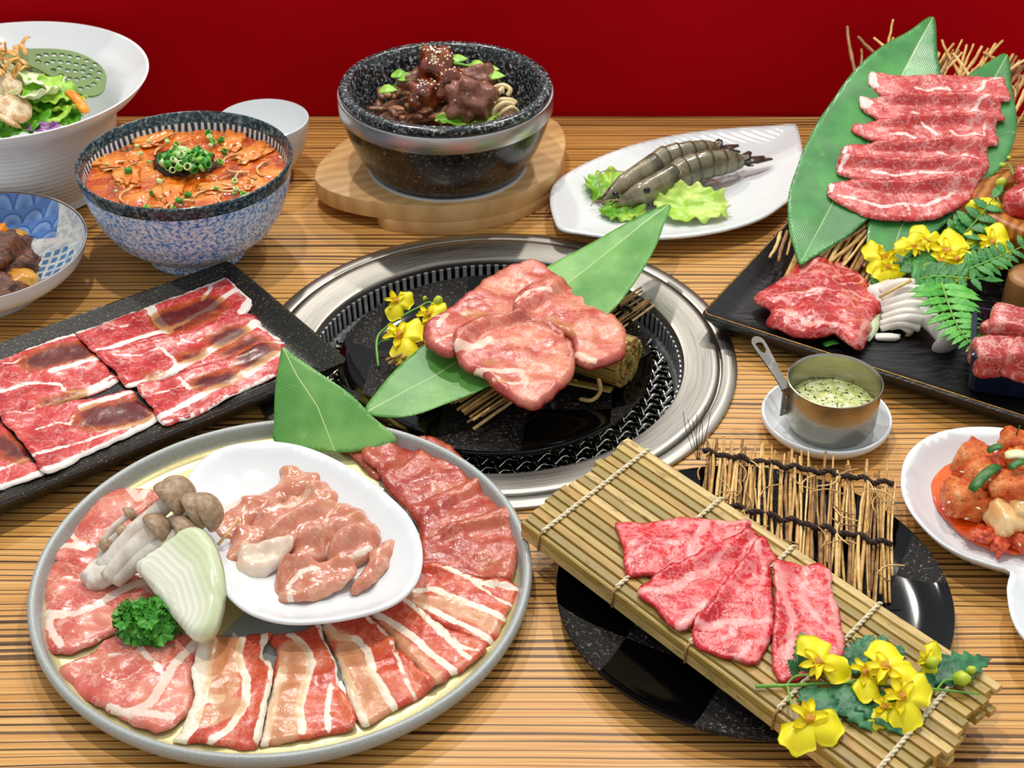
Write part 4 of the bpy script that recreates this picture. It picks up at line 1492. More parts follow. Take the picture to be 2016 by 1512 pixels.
# ---- beef on the left tray
TP = flat(0.0125).drape((-0.27, 0.88), 0.24)
tray_slices = [
    ('left end of the front row of the left tray', [(-120, 985), (0, 950), (60, 1020), (130, 1100), (180, 1180), (262, 1247), (100, 1310), (0, 1345), (-120, 1400), (-180, 1200)],
     [([(-120, 1395), (0, 1340), (260, 1245)], 6 * mm), ([(-100, 1280), (60, 1215), (200, 1160)], 3 * mm)], [([(0, 1080), (120, 1150)], 22 * mm)]),
    ('left end of the back row of the left tray', [(-200, 640), (-100, 590), (0, 556), (150, 538), (300, 495), (432, 455), (470, 520), (552, 597), (400, 640), (250, 690), (0, 760), (-200, 820)],
     [([(-100, 600), (0, 560), (150, 545), (300, 500), (430, 460)], 7 * mm), ([(-50, 640), (80, 630), (150, 590), (160, 700)], 1.6 * mm), ([(0, 740), (250, 690), (400, 640), (540, 600)], (1.5 * mm, 5 * mm))],
     [([(230, 620), (330, 590), (440, 570)], 30 * mm)]),
    ('middle of the left tray, left half', [(-160, 800), (0, 745), (200, 690), (400, 645), (560, 600), (640, 690), (685, 715), (560, 790), (350, 850), (150, 920), (0, 935), (-160, 990)],
     [([(0, 935), (150, 915), (350, 850), (520, 790), (660, 730)], 4 * mm), ([(300, 690), (400, 655), (560, 605)], 5 * mm), ([(0, 800), (120, 760), (220, 745), (340, 760), (380, 800), (470, 790), (560, 750), (640, 700)], 3 * mm)],
     [([(260, 860), (450, 800)], 12 * mm)]),
    ('front row of the left tray, left half', [(10, 930), (200, 900), (400, 850), (600, 810), (740, 780), (800, 850), (905, 935), (800, 1010), (650, 1080), (480, 1155), (268, 1262), (180, 1150), (100, 1050)],
     [([(260, 1258), (480, 1155), (700, 1060), (900, 940)], 7 * mm), ([(180, 1160), (400, 1100), (600, 1040), (880, 930)], 3 * mm), ([(480, 880), (600, 840), (740, 800)], (9 * mm, 4 * mm)), ([(200, 1010), (340, 970), (400, 980), (430, 920), (470, 890)], 2 * mm), ([(500, 980), (560, 1020), (700, 1000)], 2.5 * mm)],
     [([(560, 940), (660, 930), (760, 900)], 34 * mm)]),
    ('right end of the back row of the left tray', [(435, 455), (560, 410), (700, 350), (850, 300), (1000, 250), (1130, 195), (1240, 150), (1280, 115), (1340, 165), (1400, 225), (1443, 250), (1430, 300), (1390, 350), (1300, 378), (1180, 430), (1050, 480), (950, 490), (800, 525), (640, 570), (545, 585), (500, 540)],
     [([(440, 450), (700, 345), (1000, 245), (1240, 155), (1290, 120)], 8 * mm), ([(1290, 120), (1380, 210), (1430, 260), (1380, 340)], 8 * mm), ([(1380, 190), (1280, 250), (1200, 320), (960, 440), (760, 500), (560, 570)], 4.5 * mm), ([(850, 310), (900, 400), (960, 450)], 7 * mm), ([(640, 440), (720, 420), (760, 370)], 1.5 * mm), ([(1200, 200), (1150, 280)], 3 * mm)],
     [([(960, 380), (1080, 350), (1180, 310)], 30 * mm), ([(1000, 440), (1200, 360)], 14 * mm)]),
    ('middle of the left tray, right half', [(550, 587), (700, 550), (900, 500), (1100, 450), (1300, 372), (1440, 355), (1500, 430), (1592, 490), (1560, 520), (1400, 590), (1200, 640), (1000, 690), (850, 740), (730, 777), (650, 680)],
     [([(735, 770), (900, 720), (1050, 640), (1150, 590), (1300, 500), (1400, 440), (1450, 400)], (6 * mm, 9 * mm)), ([(640, 590), (800, 590), (880, 560), (960, 560), (1020, 520)], 1.6 * mm), ([(900, 540), (980, 600), (1000, 640)], 2.2 * mm), ([(1030, 500), (1100, 520), (1180, 480)], 1.8 * mm), ([(1480, 430), (1590, 495)], 4 * mm)],
     [([(1060, 600), (1120, 580)], 16 * mm), ([(1250, 500), (1330, 460)], 24 * mm), ([(1290, 580), (1440, 500)], 16 * mm), ([(840, 710), (900, 690)], 9 * mm)]),
    ('front row of the left tray, right half', [(785, 770), (950, 720), (1150, 650), (1350, 590), (1500, 512), (1612, 510), (1600, 600), (1560, 700), (1400, 770), (1200, 880), (1050, 950), (925, 977), (860, 890)],
     [([(900, 955), (1000, 900), (1100, 840), (1300, 740), (1400, 690), (1560, 580)], (4 * mm, 8 * mm)), ([(920, 975), (1050, 945), (1200, 875), (1400, 765), (1550, 700)], 2.5 * mm), ([(880, 800), (960, 790), (1040, 760), (1100, 700)], 2 * mm), ([(1020, 720), (1080, 780), (1160, 760)], 2.5 * mm), ([(1500, 520), (1600, 515)], 4 * mm)],
     [([(1170, 740), (1280, 720)], 24 * mm), ([(1410, 620), (1480, 560)], 26 * mm)]),
]
for i, (lab, out, fat, sa) in enumerate(tray_slices):
    o = slab('beef_slice', ZA(out), TP, MAT['beef'], None, 0.0018, 0.0028, [(ZA(l), w) for l, w in fat], [(ZA(l), w) for l, w in sa], seed=i, wob=0.0012)
    tag(o, 'thin sauced beef slice, ' + lab, 'meat', 'beef slices on the left tray')

# ---- big plate: belly, collar, marinated beef
PP = flat(0.0076).drape((PC.x, PC.y), 0.17, 0.0017)
belly = [
    ('rightmost of the fan on the large round plate', [(905, 830), (960, 770), (1000, 710), (1100, 700), (1250, 750), (1425, 780), (1390, 870), (1312, 1015), (1200, 985), (1080, 930), (1000, 885)],
     [([(940, 800), (1060, 790), (1200, 850), (1360, 915)], 4 * mm), ([(920, 835), (1040, 870), (1180, 940), (1310, 1005)], 4 * mm), ([(1120, 720), (1200, 750), (1280, 770), (1420, 790)], 3 * mm), ([(1240, 770), (1330, 830), (1400, 860)], 2 * mm)], [([(960, 830), (1120, 850), (1320, 950)], 10 * mm)]),
    ('fourth from the left of the fan on the large plate', [(780, 880), (830, 860), (920, 825), (1010, 880), (1100, 950), (1200, 990), (1292, 1030), (1220, 1110), (1140, 1160), (1070, 1200), (1000, 1130), (930, 1060), (870, 970)],
     [([(790, 880), (880, 930), (980, 1000), (1060, 1070), (1150, 1140)], 4.5 * mm), ([(920, 830), (1020, 910), (1120, 1000), (1220, 1090)], 3 * mm), ([(1080, 940), (1180, 1030), (1270, 1060)], 2 * mm)], [([(840, 960), (950, 1060), (1060, 1170)], 11 * mm)]),
    ('third from the left of the fan on the large plate', [(590, 945), (640, 920), (760, 890), (880, 990), (920, 1060), (1000, 1140), (1077, 1190), (1000, 1250), (880, 1310), (770, 1372), (720, 1290), (690, 1200), (660, 1100), (620, 1010)],
     [([(600, 945), (660, 1000), (740, 1000), (790, 1060), (810, 1160), (860, 1240), (900, 1300)], 4.5 * mm), ([(655, 1080), (700, 1180), (740, 1280), (775, 1360)], 5 * mm), ([(770, 900), (880, 1000), (910, 1080), (940, 1170), (990, 1250)], 2 * mm)], [([(700, 1050), (740, 1150), (800, 1260), (830, 1320)], 14 * mm), ([(620, 980), (690, 1000)], 8 * mm)]),
    ('second from the left of the fan on the large plate', [(365, 978), (460, 970), (580, 940), (600, 1010), (650, 1110), (665, 1190), (700, 1250), (737, 1370), (560, 1412), (352, 1452), (330, 1430), (370, 1250), (390, 1120), (400, 1060)],
     [([(460, 990), (520, 1040), (550, 1110), (520, 1210), (500, 1300), (510, 1400)], 4.5 * mm), ([(575, 950), (620, 1040), (660, 1120), (665, 1200)], 2.5 * mm), ([(350, 1440), (375, 1340), (395, 1220), (430, 1130)], 5 * mm), ([(630, 1200), (615, 1300), (620, 1390)], 3 * mm)], [([(470, 1060), (480, 1160), (440, 1300), (430, 1400)], 16 * mm)]),
    ('leftmost of the fan on the large round plate', [(98, 988), (230, 985), (330, 975), (378, 985), (340, 1060), (385, 1130), (370, 1250), (320, 1452), (180, 1450), (60, 1440), (-38, 1432), (0, 1380), (50, 1280), (45, 1150)],
     [([(110, 1000), (80, 1120), (70, 1220), (20, 1380), (-20, 1425)], 12 * mm), ([(255, 990), (235, 1080), (275, 1180), (270, 1290), (200, 1390), (120, 1440)], 4.5 * mm), ([(350, 985), (345, 1080), (385, 1130), (370, 1250), (315, 1440)], 4 * mm), ([(60, 1260), (160, 1260)], 6 * mm)], [([(180, 1010), (180, 1120), (170, 1220)], 18 * mm), ([(120, 1330), (220, 1300)], 14 * mm)]),
]
marin = [
    ('at the back, against the bamboo leaf', [(480, 142), (495, 75), (525, 28), (600, 45), (700, 80), (790, 110), (880, 180), (900, 260), (830, 315), (760, 260), (690, 200), (600, 160), (550, 148)]),
    ('second from the back', [(760, 240), (800, 160), (790, 112), (850, 98), (900, 130), (1040, 155), (1060, 200), (960, 300), (870, 345), (820, 295)]),
    ('middle of the row along the right rim', [(850, 335), (940, 270), (1050, 165), (1100, 170), (1180, 240), (1272, 330), (1200, 390), (1100, 440), (1000, 505), (940, 430)]),
    ('second from the pork belly', [(960, 450), (1100, 400), (1272, 335), (1350, 400), (1405, 470), (1390, 510), (1200, 530), (1050, 600), (1020, 610), (1005, 540)]),
    ('nearest the pork belly', [(1020, 605), (1100, 560), (1250, 505), (1405, 470), (1410, 560), (1432, 600), (1410, 720), (1380, 762), (1250, 740), (1050, 700), (1005, 690)]),
]
for i, (lab, out) in enumerate(marin):
    cx = sum(p[0] for p in out) / len(out)
    cy = sum(p[1] for p in out) / len(out)
    fl = [([(cx - 90, cy + 20), (cx - 20, cy - 10), (cx + 70, cy - 60)], 0.6 * mm)]
    o = slab('marinated_beef_slice', ZC(out), PP, MAT['marin'], None, 0.0030, 0.0026, [(ZC(l), w) for l, w in fl], (), seed=40 + i, wob=0.0036, wsc=42, rim=0.6, soft=0.8)
    tag(o, 'marinated red beef slice on the large plate, ' + lab, 'meat', 'marinated beef slices on the large plate')
collar = [
    ('behind the mushrooms', [(100, 640), (165, 600), (215, 540), (280, 440), (350, 345), (430, 350), (560, 370), (610, 400), (520, 470), (420, 600), (380, 740), (345, 765), (250, 705), (170, 682)],
     [([(470, 370), (510, 420), (540, 380)], 5 * mm), ([(120, 640), (200, 610), (280, 620)], 5 * mm), ([(215, 545), (250, 600), (330, 610)], 2 * mm)]),
    ('at the left, behind the parsley', [(130, 690), (250, 700), (340, 760), (400, 770), (520, 700), (575, 800), (500, 880), (420, 960), (350, 1000), (280, 1040), (180, 1062), (110, 1032), (100, 900), (105, 780)],
     [([(110, 890), (160, 910), (250, 900), (340, 860), (420, 800), (520, 760)], 5 * mm), ([(120, 920), (140, 980), (180, 1040)], 4 * mm), ([(150, 760), (210, 740), (270, 760)], 1.5 * mm), ([(380, 1000), (330, 1010), (250, 1040)], 1.5 * mm)]),
    ('in front of the parsley', [(172, 1120), (300, 1060), (420, 990), (600, 980), (778, 990), (778, 1050), (745, 1090), (735, 1180), (747, 1260), (690, 1340), (600, 1397), (500, 1372), (380, 1312), (260, 1240), (200, 1170)],
     [([(770, 1010), (700, 1070), (640, 1150), (600, 1220), (560, 1290), (470, 1330)], 6 * mm), ([(500, 1000), (520, 1060), (570, 1110), (620, 1170)], 3 * mm), ([(380, 1300), (480, 1330), (600, 1340), (650, 1340)], 4 * mm), ([(330, 1150), (400, 1190), (470, 1170), (540, 1130)], 1.2 * mm), ([(380, 1090), (410, 1150), (400, 1200)], 1.2 * mm), ([(220, 1110), (320, 1090), (470, 1070)], 1.5 * mm)]),
]
for i, (lab, out, fat) in enumerate(collar):
    o = slab('pork_collar_slice', ZB(out), PP, MAT['collar'], None, 0.0026, 0.0026, [(ZB(l), w) for l, w in fat], (), seed=60 + i, wob=0.003, wsc=36)
    tag(o, 'pink pork collar slice on the large round plate, ' + lab, 'meat', 'pork collar slices on the large plate')
for i, (lab, out, fat, sa) in enumerate(belly):
    o = slab('pork_belly_slice', ZC(out), PP, MAT['belly'], None, 0.0026, 0.0024, [(ZC(l), w) for l, w in fat], [(ZC(l), w) for l, w in sa], seed=50 + i, wob=0.0022)
    tag(o, 'striped pork belly slice, ' + lab, 'meat', 'pork belly slices on the large plate')

# ---- chicken in the white dish
CHP = flat(0.0165).drape((-0.16, 0.72), 0.12, 0.0016)
ch = [
    ('chicken', 'long piece at the upper left of the dish', [(85, 520), (170, 440), (300, 400), (400, 350), (420, 290), (490, 262), (580, 270), (607, 310), (590, 370), (500, 410), (420, 450), (330, 510), (240, 580), (150, 595), (100, 570)], [([(110, 520), (230, 440)], 8 * mm)]),
    ('chicken', 'second long piece from the left of the dish', [(200, 600), (330, 500), (430, 440), (540, 385), (620, 350), (682, 380), (670, 430), (560, 490), (460, 550), (380, 620), (300, 650), (220, 695), (172, 685)], [([(380, 500), (540, 410)], 3 * mm)]),
    ('chicken', 'piece in the middle of the dish', [(350, 620), (420, 540), (520, 470), (640, 440), (740, 450), (788, 480), (770, 510), (670, 550), (580, 610), (480, 640), (410, 650)], []),
    ('chicken', 'piece right of the middle of the dish', [(440, 690), (480, 620), (580, 580), (650, 530), (760, 505), (855, 540), (850, 590), (760, 610), (660, 650), (570, 690), (480, 722)], [([(660, 590), (620, 650), (650, 700)], 3 * mm)]),
    ('skin', 'white skin-on piece at the left front of the dish', [(228, 705), (280, 650), (390, 622), (462, 613), (475, 660), (400, 705), (330, 738), (260, 738)], []),
    ('chicken', 'small piece at the right of the dish', [(620, 650), (680, 590), (780, 570), (855, 590), (825, 645), (720, 695), (640, 705)], [([(690, 690), (800, 640)], 3 * mm)]),
    ('chicken', 'slim piece at the far right of the dish', [(710, 795), (760, 720), (830, 640), (900, 572), (937, 590), (895, 680), (820, 765), (740, 812)], []),
    ('chicken', 'piece at the front of the dish', [(388, 760), (430, 700), (560, 690), (700, 680), (745, 730), (690, 785), (560, 835), (440, 850), (400, 820)], [([(460, 850), (455, 790), (520, 745), (580, 735)], 3 * mm)]),
]
for i, (mt, lab, out, fat) in enumerate(ch):
    o = slab('chicken_piece', ZC(out), CHP, MAT[mt], None, 0.0066, 0.0026, [(ZC(l), w) for l, w in fat], (), seed=70 + i, wob=0.0055, wsc=45, rim=0.1, soft=1.3, jit=0.001)
    tag(o, 'raw marinated chicken, ' + lab, 'chicken', 'chicken pieces in the white dish')

# ---- wagyu on the bamboo mat
MATZ = 0.0335
WP = flat(MATZ + 0.0003).drape((0.16, 0.68), 0.2, 0.0018)
wag = [
    ('back left slice', ZD([(612, 670), (800, 665), (1050, 660), (1200, 655), (1300, 668), (1428, 670), (1425, 740), (1300, 850), (1150, 910), (1000, 950), (880, 1003), (770, 1000), (663, 995), (650, 870), (625, 760)]),
     [(ZD([(1180, 665), (1120, 760), (1070, 850), (1060, 930)]), 4 * mm), (ZD([(680, 930), (760, 850), (860, 800), (1000, 830)]), 1.5 * mm), (ZD([(690, 840), (740, 770), (720, 690)]), 1.5 * mm), (ZD([(1250, 670), (1425, 680)]), 5 * mm)]),
    ('second slice from the left', ZD([(735, 1110), (800, 1050), (900, 1000), (1050, 930), (1250, 830), (1420, 745), (1505, 790), (1440, 920), (1330, 1010), (1270, 1110), (1180, 1210), (1080, 1320), (1000, 1348), (930, 1310), (840, 1200)]),
     [(ZD([(760, 1110), (880, 1110), (980, 1080), (1080, 1000)]), 4 * mm), (ZD([(1000, 1340), (1080, 1260), (1180, 1180)]), 5 * mm), (ZD([(900, 1200), (960, 1240), (1060, 1240)]), 2 * mm), (ZD([(1300, 860), (1200, 960), (1150, 1000)]), 2.5 * mm)]),
    ('third slice from the left', ZD([(1078, 1380), (1100, 1300), (1200, 1200), (1260, 1090), (1400, 910), (1500, 790), (1604, 890), (1570, 940), (1578, 1100), (1588, 1250), (1570, 1390), (1510, 1500), (1465, 1552), (1350, 1530), (1200, 1480), (1100, 1430)]),
     [(ZD([(1100, 1320), (1200, 1330), (1300, 1290), (1400, 1300), (1560, 1290)]), 3.5 * mm), (ZD([(1250, 1400), (1330, 1370), (1350, 1300)]), 2 * mm), (ZD([(1480, 830), (1520, 960), (1500, 1100)]), 2 * mm), (ZD([(1350, 1540), (1420, 1450), (1540, 1400)]), 3 * mm)]),
    ('rightmost slice, beside the orchid sprig', [(1521, 1118), (1545, 1112), (1575, 1118), (1617, 1115), (1637, 1132), (1637, 1165), (1648, 1200), (1660, 1260), (1655, 1310), (1600, 1330), (1555, 1345), (1530, 1340), (1520, 1300), (1519, 1240), (1524, 1180)],
     [([(1528, 1125), (1540, 1180), (1560, 1230), (1550, 1300)], 4 * mm), ([(1585, 1120), (1580, 1180), (1610, 1230), (1640, 1250)], 3 * mm), ([(1630, 1130), (1640, 1200), (1655, 1280)], 3 * mm)]),
]
for i, (lab, out, fat) in enumerate(wag):
    o = slab('wagyu_slice', out, WP, MAT['wagyu'], None, 0.0026, 0.0024, fat, (), seed=80 + i, wob=0.0024, wsc=44, rim=0.65, soft=0.8)
    tag(o, 'bright red marbled beef on the flat bamboo mat, ' + lab, 'meat', 'marbled beef slices on the bamboo mat')

# ---- tongue on the grill plate
TG = flat(0.030).drape((0.0, 0.94), 0.12, 0.0016)
ton = [
    ('back slice', [(660, 450), (740, 380), (860, 300), (930, 240), (1060, 190), (1130, 180), (1190, 210), (1237, 270), (1180, 330), (1090, 380), (1050, 420), (940, 450), (850, 500), (790, 562), (720, 542), (668, 500)],
     [([(690, 430), (760, 400), (720, 460)], 3 * mm), ([(700, 520), (770, 490), (830, 510)], 2.5 * mm)], [([(840, 400), (900, 410)], 8 * mm)]),
    ('right slice', [(1030, 380), (1060, 320), (1150, 280), (1240, 275), (1330, 310), (1430, 390), (1490, 450), (1500, 510), (1470, 570), (1370, 612), (1280, 580), (1262, 500), (1180, 450), (1100, 425), (1040, 415)],
     [([(1290, 570), (1360, 600)], 5 * mm), ([(1040, 390), (1100, 340), (1180, 330)], 3 * mm)], [([(1180, 420), (1290, 490)], 6 * mm)]),
    ('front slice', [(778, 530), (830, 470), (920, 430), (1030, 418), (1130, 430), (1220, 470), (1275, 560), (1282, 630), (1240, 690), (1130, 767), (1060, 752), (980, 712), (900, 640), (820, 605)],
     [([(800, 560), (880, 540), (930, 510)], 6 * mm), ([(880, 630), (980, 640), (1060, 630), (1080, 680)], 4.5 * mm), ([(950, 670), (1020, 690), (1120, 690)], 2.5 * mm)], [([(920, 600), (950, 590)], 5 * mm), ([(960, 670), (1000, 680)], 4 * mm)]),
]
for i, (lab, out, fat, sa) in enumerate(ton):
    o = slab('beef_tongue_slice', Z6(out), TG, MAT['tongue'], None, 0.0056, 0.0022, [(Z6(l), w) for l, w in fat], [(Z6(l), w) for l, w in sa], seed=90 + i, wob=0.0035, wsc=30, rim=0.4, soft=0.8)
    tag(o, 'pink beef tongue over the grill, ' + lab, 'meat', 'beef tongue slices over the grill')

# ---- right tray: slices on the leaning leaf
LP = lean((1575, 524, 0.030), (1838, 40, 0.117))
LP.drape((0.10, 0.12), 0.25)
car = [
    ('topmost', ZR([(350, 680), (370, 655), (480, 670), (560, 685), (900, 690), (1200, 690), (1480, 710), (1675, 712), (1700, 790), (1755, 920), (1740, 940), (1640, 955), (1400, 950), (900, 920), (530, 912), (440, 870), (380, 810), (345, 800)]),
     [(ZR([(370, 680), (380, 760), (400, 790)]), 7 * mm), (ZR([(800, 820), (940, 850), (1000, 830), (1130, 840), (1170, 870), (1290, 880), (1400, 860), (1470, 820), (1480, 760), (1640, 720)]), 2.4 * mm), (ZR([(1110, 810), (1160, 880)]), 2 * mm)]),
    ('second from the top', ZR([(250, 905), (300, 905), (420, 925), (700, 925), (1000, 910), (1300, 905), (1500, 930), (1630, 985), (1655, 1060), (1700, 1130), (1590, 1145), (1400, 1130), (900, 1125), (480, 1145), (400, 1110), (300, 1050), (262, 1020)]),
     [(ZR([(280, 930), (300, 1000), (340, 980)]), 8 * mm), (ZR([(770, 1070), (880, 1110), (1020, 1070), (1090, 1100), (1220, 1105), (1320, 1080), (1390, 1050), (1420, 985), (1540, 940)]), 2.4 * mm), (ZR([(1390, 1060), (1500, 1070)]), 2 * mm)]),
    ('third from the top', ZR([(180, 1180), (215, 1160), (400, 1165), (700, 1140), (1000, 1120), (1300, 1115), (1580, 1130), (1605, 1250), (1620, 1370), (1520, 1395), (1300, 1380), (1000, 1375), (640, 1385), (440, 1365), (330, 1330), (190, 1250)]),
     [(ZR([(550, 1290), (700, 1290), (800, 1330)]), 2.6 * mm), (ZR([(860, 1190), (960, 1260), (1020, 1310)]), 2 * mm), (ZR([(1150, 1260), (1240, 1320), (1390, 1280), (1480, 1300)]), 2.4 * mm), (ZR([(1480, 1190), (1480, 1290)]), 2 * mm)]),
    ('fourth from the top', Z4([(850, 860), (875, 805), (1000, 800), (1200, 800), (1500, 785), (1660, 780), (1690, 850), (1690, 930), (1600, 920), (1400, 900), (1100, 890), (855, 880)]),
     [(Z4([(1400, 850), (1500, 880), (1580, 860), (1640, 880)]), 2 * mm), (Z4([(865, 870), (880, 815)]), 2.5 * mm)]),
    ('fifth from the top', Z4([(825, 940), (850, 885), (1000, 885), (1300, 900), (1500, 890), (1690, 930), (1660, 980), (1640, 1000), (1400, 1020), (1200, 1020), (1000, 1010), (850, 975)]),
     [(Z4([(840, 950), (880, 890)]), 3.5 * mm), (Z4([(1000, 950), (1150, 980), (1300, 960), (1500, 970)]), 2.5 * mm)]),
    ('lowest, nearest the orchids', Z4([(778, 1085), (790, 1020), (900, 1015), (1100, 1030), (1300, 1025), (1500, 990), (1645, 975), (1620, 1050), (1600, 1100), (1500, 1170), (1400, 1215), (1250, 1232), (1050, 1225), (930, 1180), (830, 1125)]),
     [(Z4([(790, 1070), (800, 1030)]), 4 * mm), (Z4([(830, 1090), (950, 1120), (1080, 1160), (1200, 1140), (1330, 1150), (1450, 1100), (1520, 1060)]), 2.4 * mm), (Z4([(1230, 1140), (1250, 1220)]), 2 * mm)]),
]
for i, (lab, out, fat) in enumerate(car):
    o = slab('marbled_beef_slice', out, LP, MAT['carpaccio'], None, 0.0020, 0.0026, fat, (), seed=100 + i, wob=0.0014, base=0.004)
    tag(o, 'narrow marbled beef slice on the leaning bamboo leaf, %s of six' % lab, 'meat', 'narrow beef slices on the leaning leaf')

SPn = flat(0.020)
o = slab('steak_slice', Z5([(385, 340), (470, 290), (560, 210), (640, 150), (740, 130), (830, 145), (920, 140), (1000, 190), (1060, 240), (1110, 330), (1155, 400), (1120, 450), (1080, 560), (1040, 640), (1000, 665), (940, 640), (870, 590), (760, 600), (640, 580), (520, 550), (450, 520), (480, 450), (400, 390)]),
         SPn, MAT['steak'], None, 0.005, 0.0028,
         [(Z5([(520, 240), (640, 250), (700, 220), (760, 160)]), 3.5 * mm), (Z5([(840, 300), (900, 260), (980, 230), (1040, 250), (1000, 300), (900, 330)]), 2.2 * mm), (Z5([(480, 430), (560, 380), (680, 380), (830, 380), (960, 360), (1080, 390)]), 2.5 * mm), (Z5([(500, 480), (620, 500), (720, 560), (860, 570)]), 4 * mm), (Z5([(850, 150), (900, 210), (980, 200)]), 2 * mm), (Z5([(1010, 600), (1060, 520), (1120, 440)]), 3 * mm)], (), seed=120, wob=0.006, wsc=28, dome=0.008)
tag(o, 'folded marbled red steak slice at the left of the black slate tray', 'meat')


# ------------------------------------------------------------------ bamboo leaves
def m_leaf(name, a='#2f7f2c', b='#58a544', pale='#a8c47a', rough=0.32, tipc=None):
    m = MB(name)
    f = m.attr('fat')
    wv = m.math('SINE', m.math('MULTIPLY', f, 2 * PI / 1.5))
    n1 = m.noise(18, 3, 0.6)
    n2 = m.noise(120, 3, 0.6)
    col = m.mix(m.step(n1, 0.35, 0.68), a, b)
    col = m.mix(m.math('MULTIPLY', m.step(wv, 0.2, 1.0), 0.28), col, pale)
    col = m.mix(m.math('MULTIPLY', m.step(n2, 0.62, 0.75), 0.25), col, pale)
    mid = m.math('SUBTRACT', 1.0, m.step(f, 0.25, 0.8))
    col = m.mix(m.math('MULTIPLY', mid, 0.8), col, pale)
    m.bump(m.math('ADD', m.math('MULTIPLY', wv, 0.5), m.math('MULTIPLY', mid, -1.5)), 0.16, 0.0005)
    return m.out(col, rough, 0, 0.5, sss=0.08, sssr=(0.5, 1, 0.2))


MAT['leafA'] = m_leaf('bamboo_leaf', '#3f8a30', '#76b155', '#b4cf86')
MAT['leafB'] = m_leaf('bamboo_leaf_dark', '#1f7434', '#4aa04c', '#a4c47e', 0.25)


def bamboo_leaf(out, mid, plane, mat, label, fold=0.12, curl=None, base=0.0, th=0.0006, res=0.0024, flip=1):
    ml = [plane.uv(*p) for p in mid]
    A_ = np.array(ml)

    def lift(u, v):
        d, t = seg_dist(np.array([[u, v]]), A_)
        h = flip * fold * float(d[0])
        if curl:
            h += curl(float(t[0]))
        return h + 0.0008 * noise.noise(Vector((u * 30, v * 30, 2)))
    dr = plane.dr
    plane.dr = None
    o = slab('bamboo_leaf', out, plane, mat, None, th, res, [(mid, 0.0)], (), lift, 0.0, 45, 0.0, rim=0.6, base=base, extra=np.array([(A_[k] * (1 - t) + A_[k + 1] * t) for k in range(len(A_) - 1) for t in np.linspace(0, 1, max(3, int(np.linalg.norm(A_[k + 1] - A_[k]) / 0.0011)))[:-1]]))
    plane.dr = dr
    return tag(o, label, 'leaf')


# centre leaf on the grill plate
PL = lean((735, 815, 0.010), (1317, 402, 0.050))
PL = tri((735, 815, 0.010), (1000, 660, 0.0225), (1317, 402, 0.058)) if False else Plane(at(735, 815, 0.010), at(1317, 402, 0.050) - at(735, 815, 0.010), Vector((-1, 1.4, 0)))
bamboo_leaf([(1317, 402), (1240, 438), (1150, 488), (1068, 535), (960, 600), (860, 665), (790, 722), (742, 773), (719, 806), (742, 822), (800, 824), (880, 800), (960, 768), (1080, 705), (1190, 632), (1240, 577), (1285, 503), (1307, 445)],
            [(1317, 402), (1180, 510), (1000, 650), (860, 738), (722, 812)], PL, MAT['leafA'], 'long green bamboo leaf under the beef tongue over the grill', 0.06)
# leaf standing at the back of the large plate
bamboo_leaf([(557, 684), (548, 720), (541, 770), (539, 830), (540, 868), (600, 885), (690, 890), (770, 872), (778, 858), (735, 820), (690, 775), (620, 727), (580, 700)],
            [(557, 684), (585, 740), (625, 800), (660, 890)], tri((557, 684, 0.058), (540, 863, 0.020), (775, 858, 0.020)), MAT['leafA'], 'pointed bamboo leaf standing at the back of the large round plate', -0.05)
# leaves leaning on the twig mat at the right
bamboo_leaf(Z4([(1385, 50), (1250, 130), (1100, 220), (980, 320), (880, 430), (800, 550), (730, 650), (650, 800), (600, 930), (560, 1050), (550, 1150), (560, 1280), (590, 1380), (625, 1465), (690, 1430), (800, 1370), (900, 1310), (1010, 1215), (1200, 1050), (1330, 850), (1410, 600), (1425, 400), (1405, 250)]),
            Z4([(1385, 50), (1300, 200), (1200, 390), (1000, 790), (800, 1130), (630, 1450)]), LP, MAT['leafB'], 'wide bamboo leaf leaning at the left side of the twig mat', 0.08, base=0.0016)
bamboo_leaf(Z4([(1812, 255), (1700, 300), (1560, 400), (1400, 560), (1250, 750), (1100, 1000), (1020, 1200), (1005, 1400), (1040, 1560), (1100, 1620), (1200, 1500), (1350, 1330), (1500, 1180), (1650, 1020), (1780, 900), (1850, 750), (1862, 620), (1835, 450)]),
            Z4([(1812, 255), (1700, 450), (1450, 850), (1200, 1250), (1080, 1600)]), LP, MAT['leafB'], 'bamboo leaf behind the marbled beef slices, right of the wide leaf', 0.06, base=-0.0005)

# ------------------------------------------------------------------ twig mats
MAT['twig'] = simple('dry_twig', '#d8b06a', '#b98a4a', 160, 0.6, 0, 0.5, 300, stretch=(1, 1, 1))
MAT['twig_light'] = simple('pale_twig', '#ecca8a', '#d8b06a', 160, 0.6, 0, 0.5, 300)
MAT['twig_dark'] = simple('brown_twig', '#a5794a', '#805a32', 160, 0.6, 0, 0.5, 300)
MAT['thread'] = simple('dark_thread', '#241510', '#3b251b', 300, 0.7)
TW = [MAT['twig'], MAT['twig'], MAT['twig_light'], MAT['twig_dark']]


def twig_g(a, b, r, rng, nrm, knots=True, wig=1.0):
    a, b = Vector(a), Vector(b)
    d = b - a
    L = d.length
    s = d.cross(nrm).normalized()
    n = 9
    pp, rr = [], []
    ph, am = rng.uniform(0, 6), rng.uniform(0.2, 1.0) * 0.018 * L * wig
    for i in range(n):
        t = i / (n - 1)
        pp.append(a + d * t + s * (am * math.sin(ph + t * rng.uniform(3.5, 4.5))) + nrm * (0.3 * am * math.sin(ph * 2 + t * 5)))
        rr.append(r * (1.0 - 0.25 * t) * (1.25 if (knots and i in (2, 5)) else 1.0))
    return tube_g(pp, rr, 6)


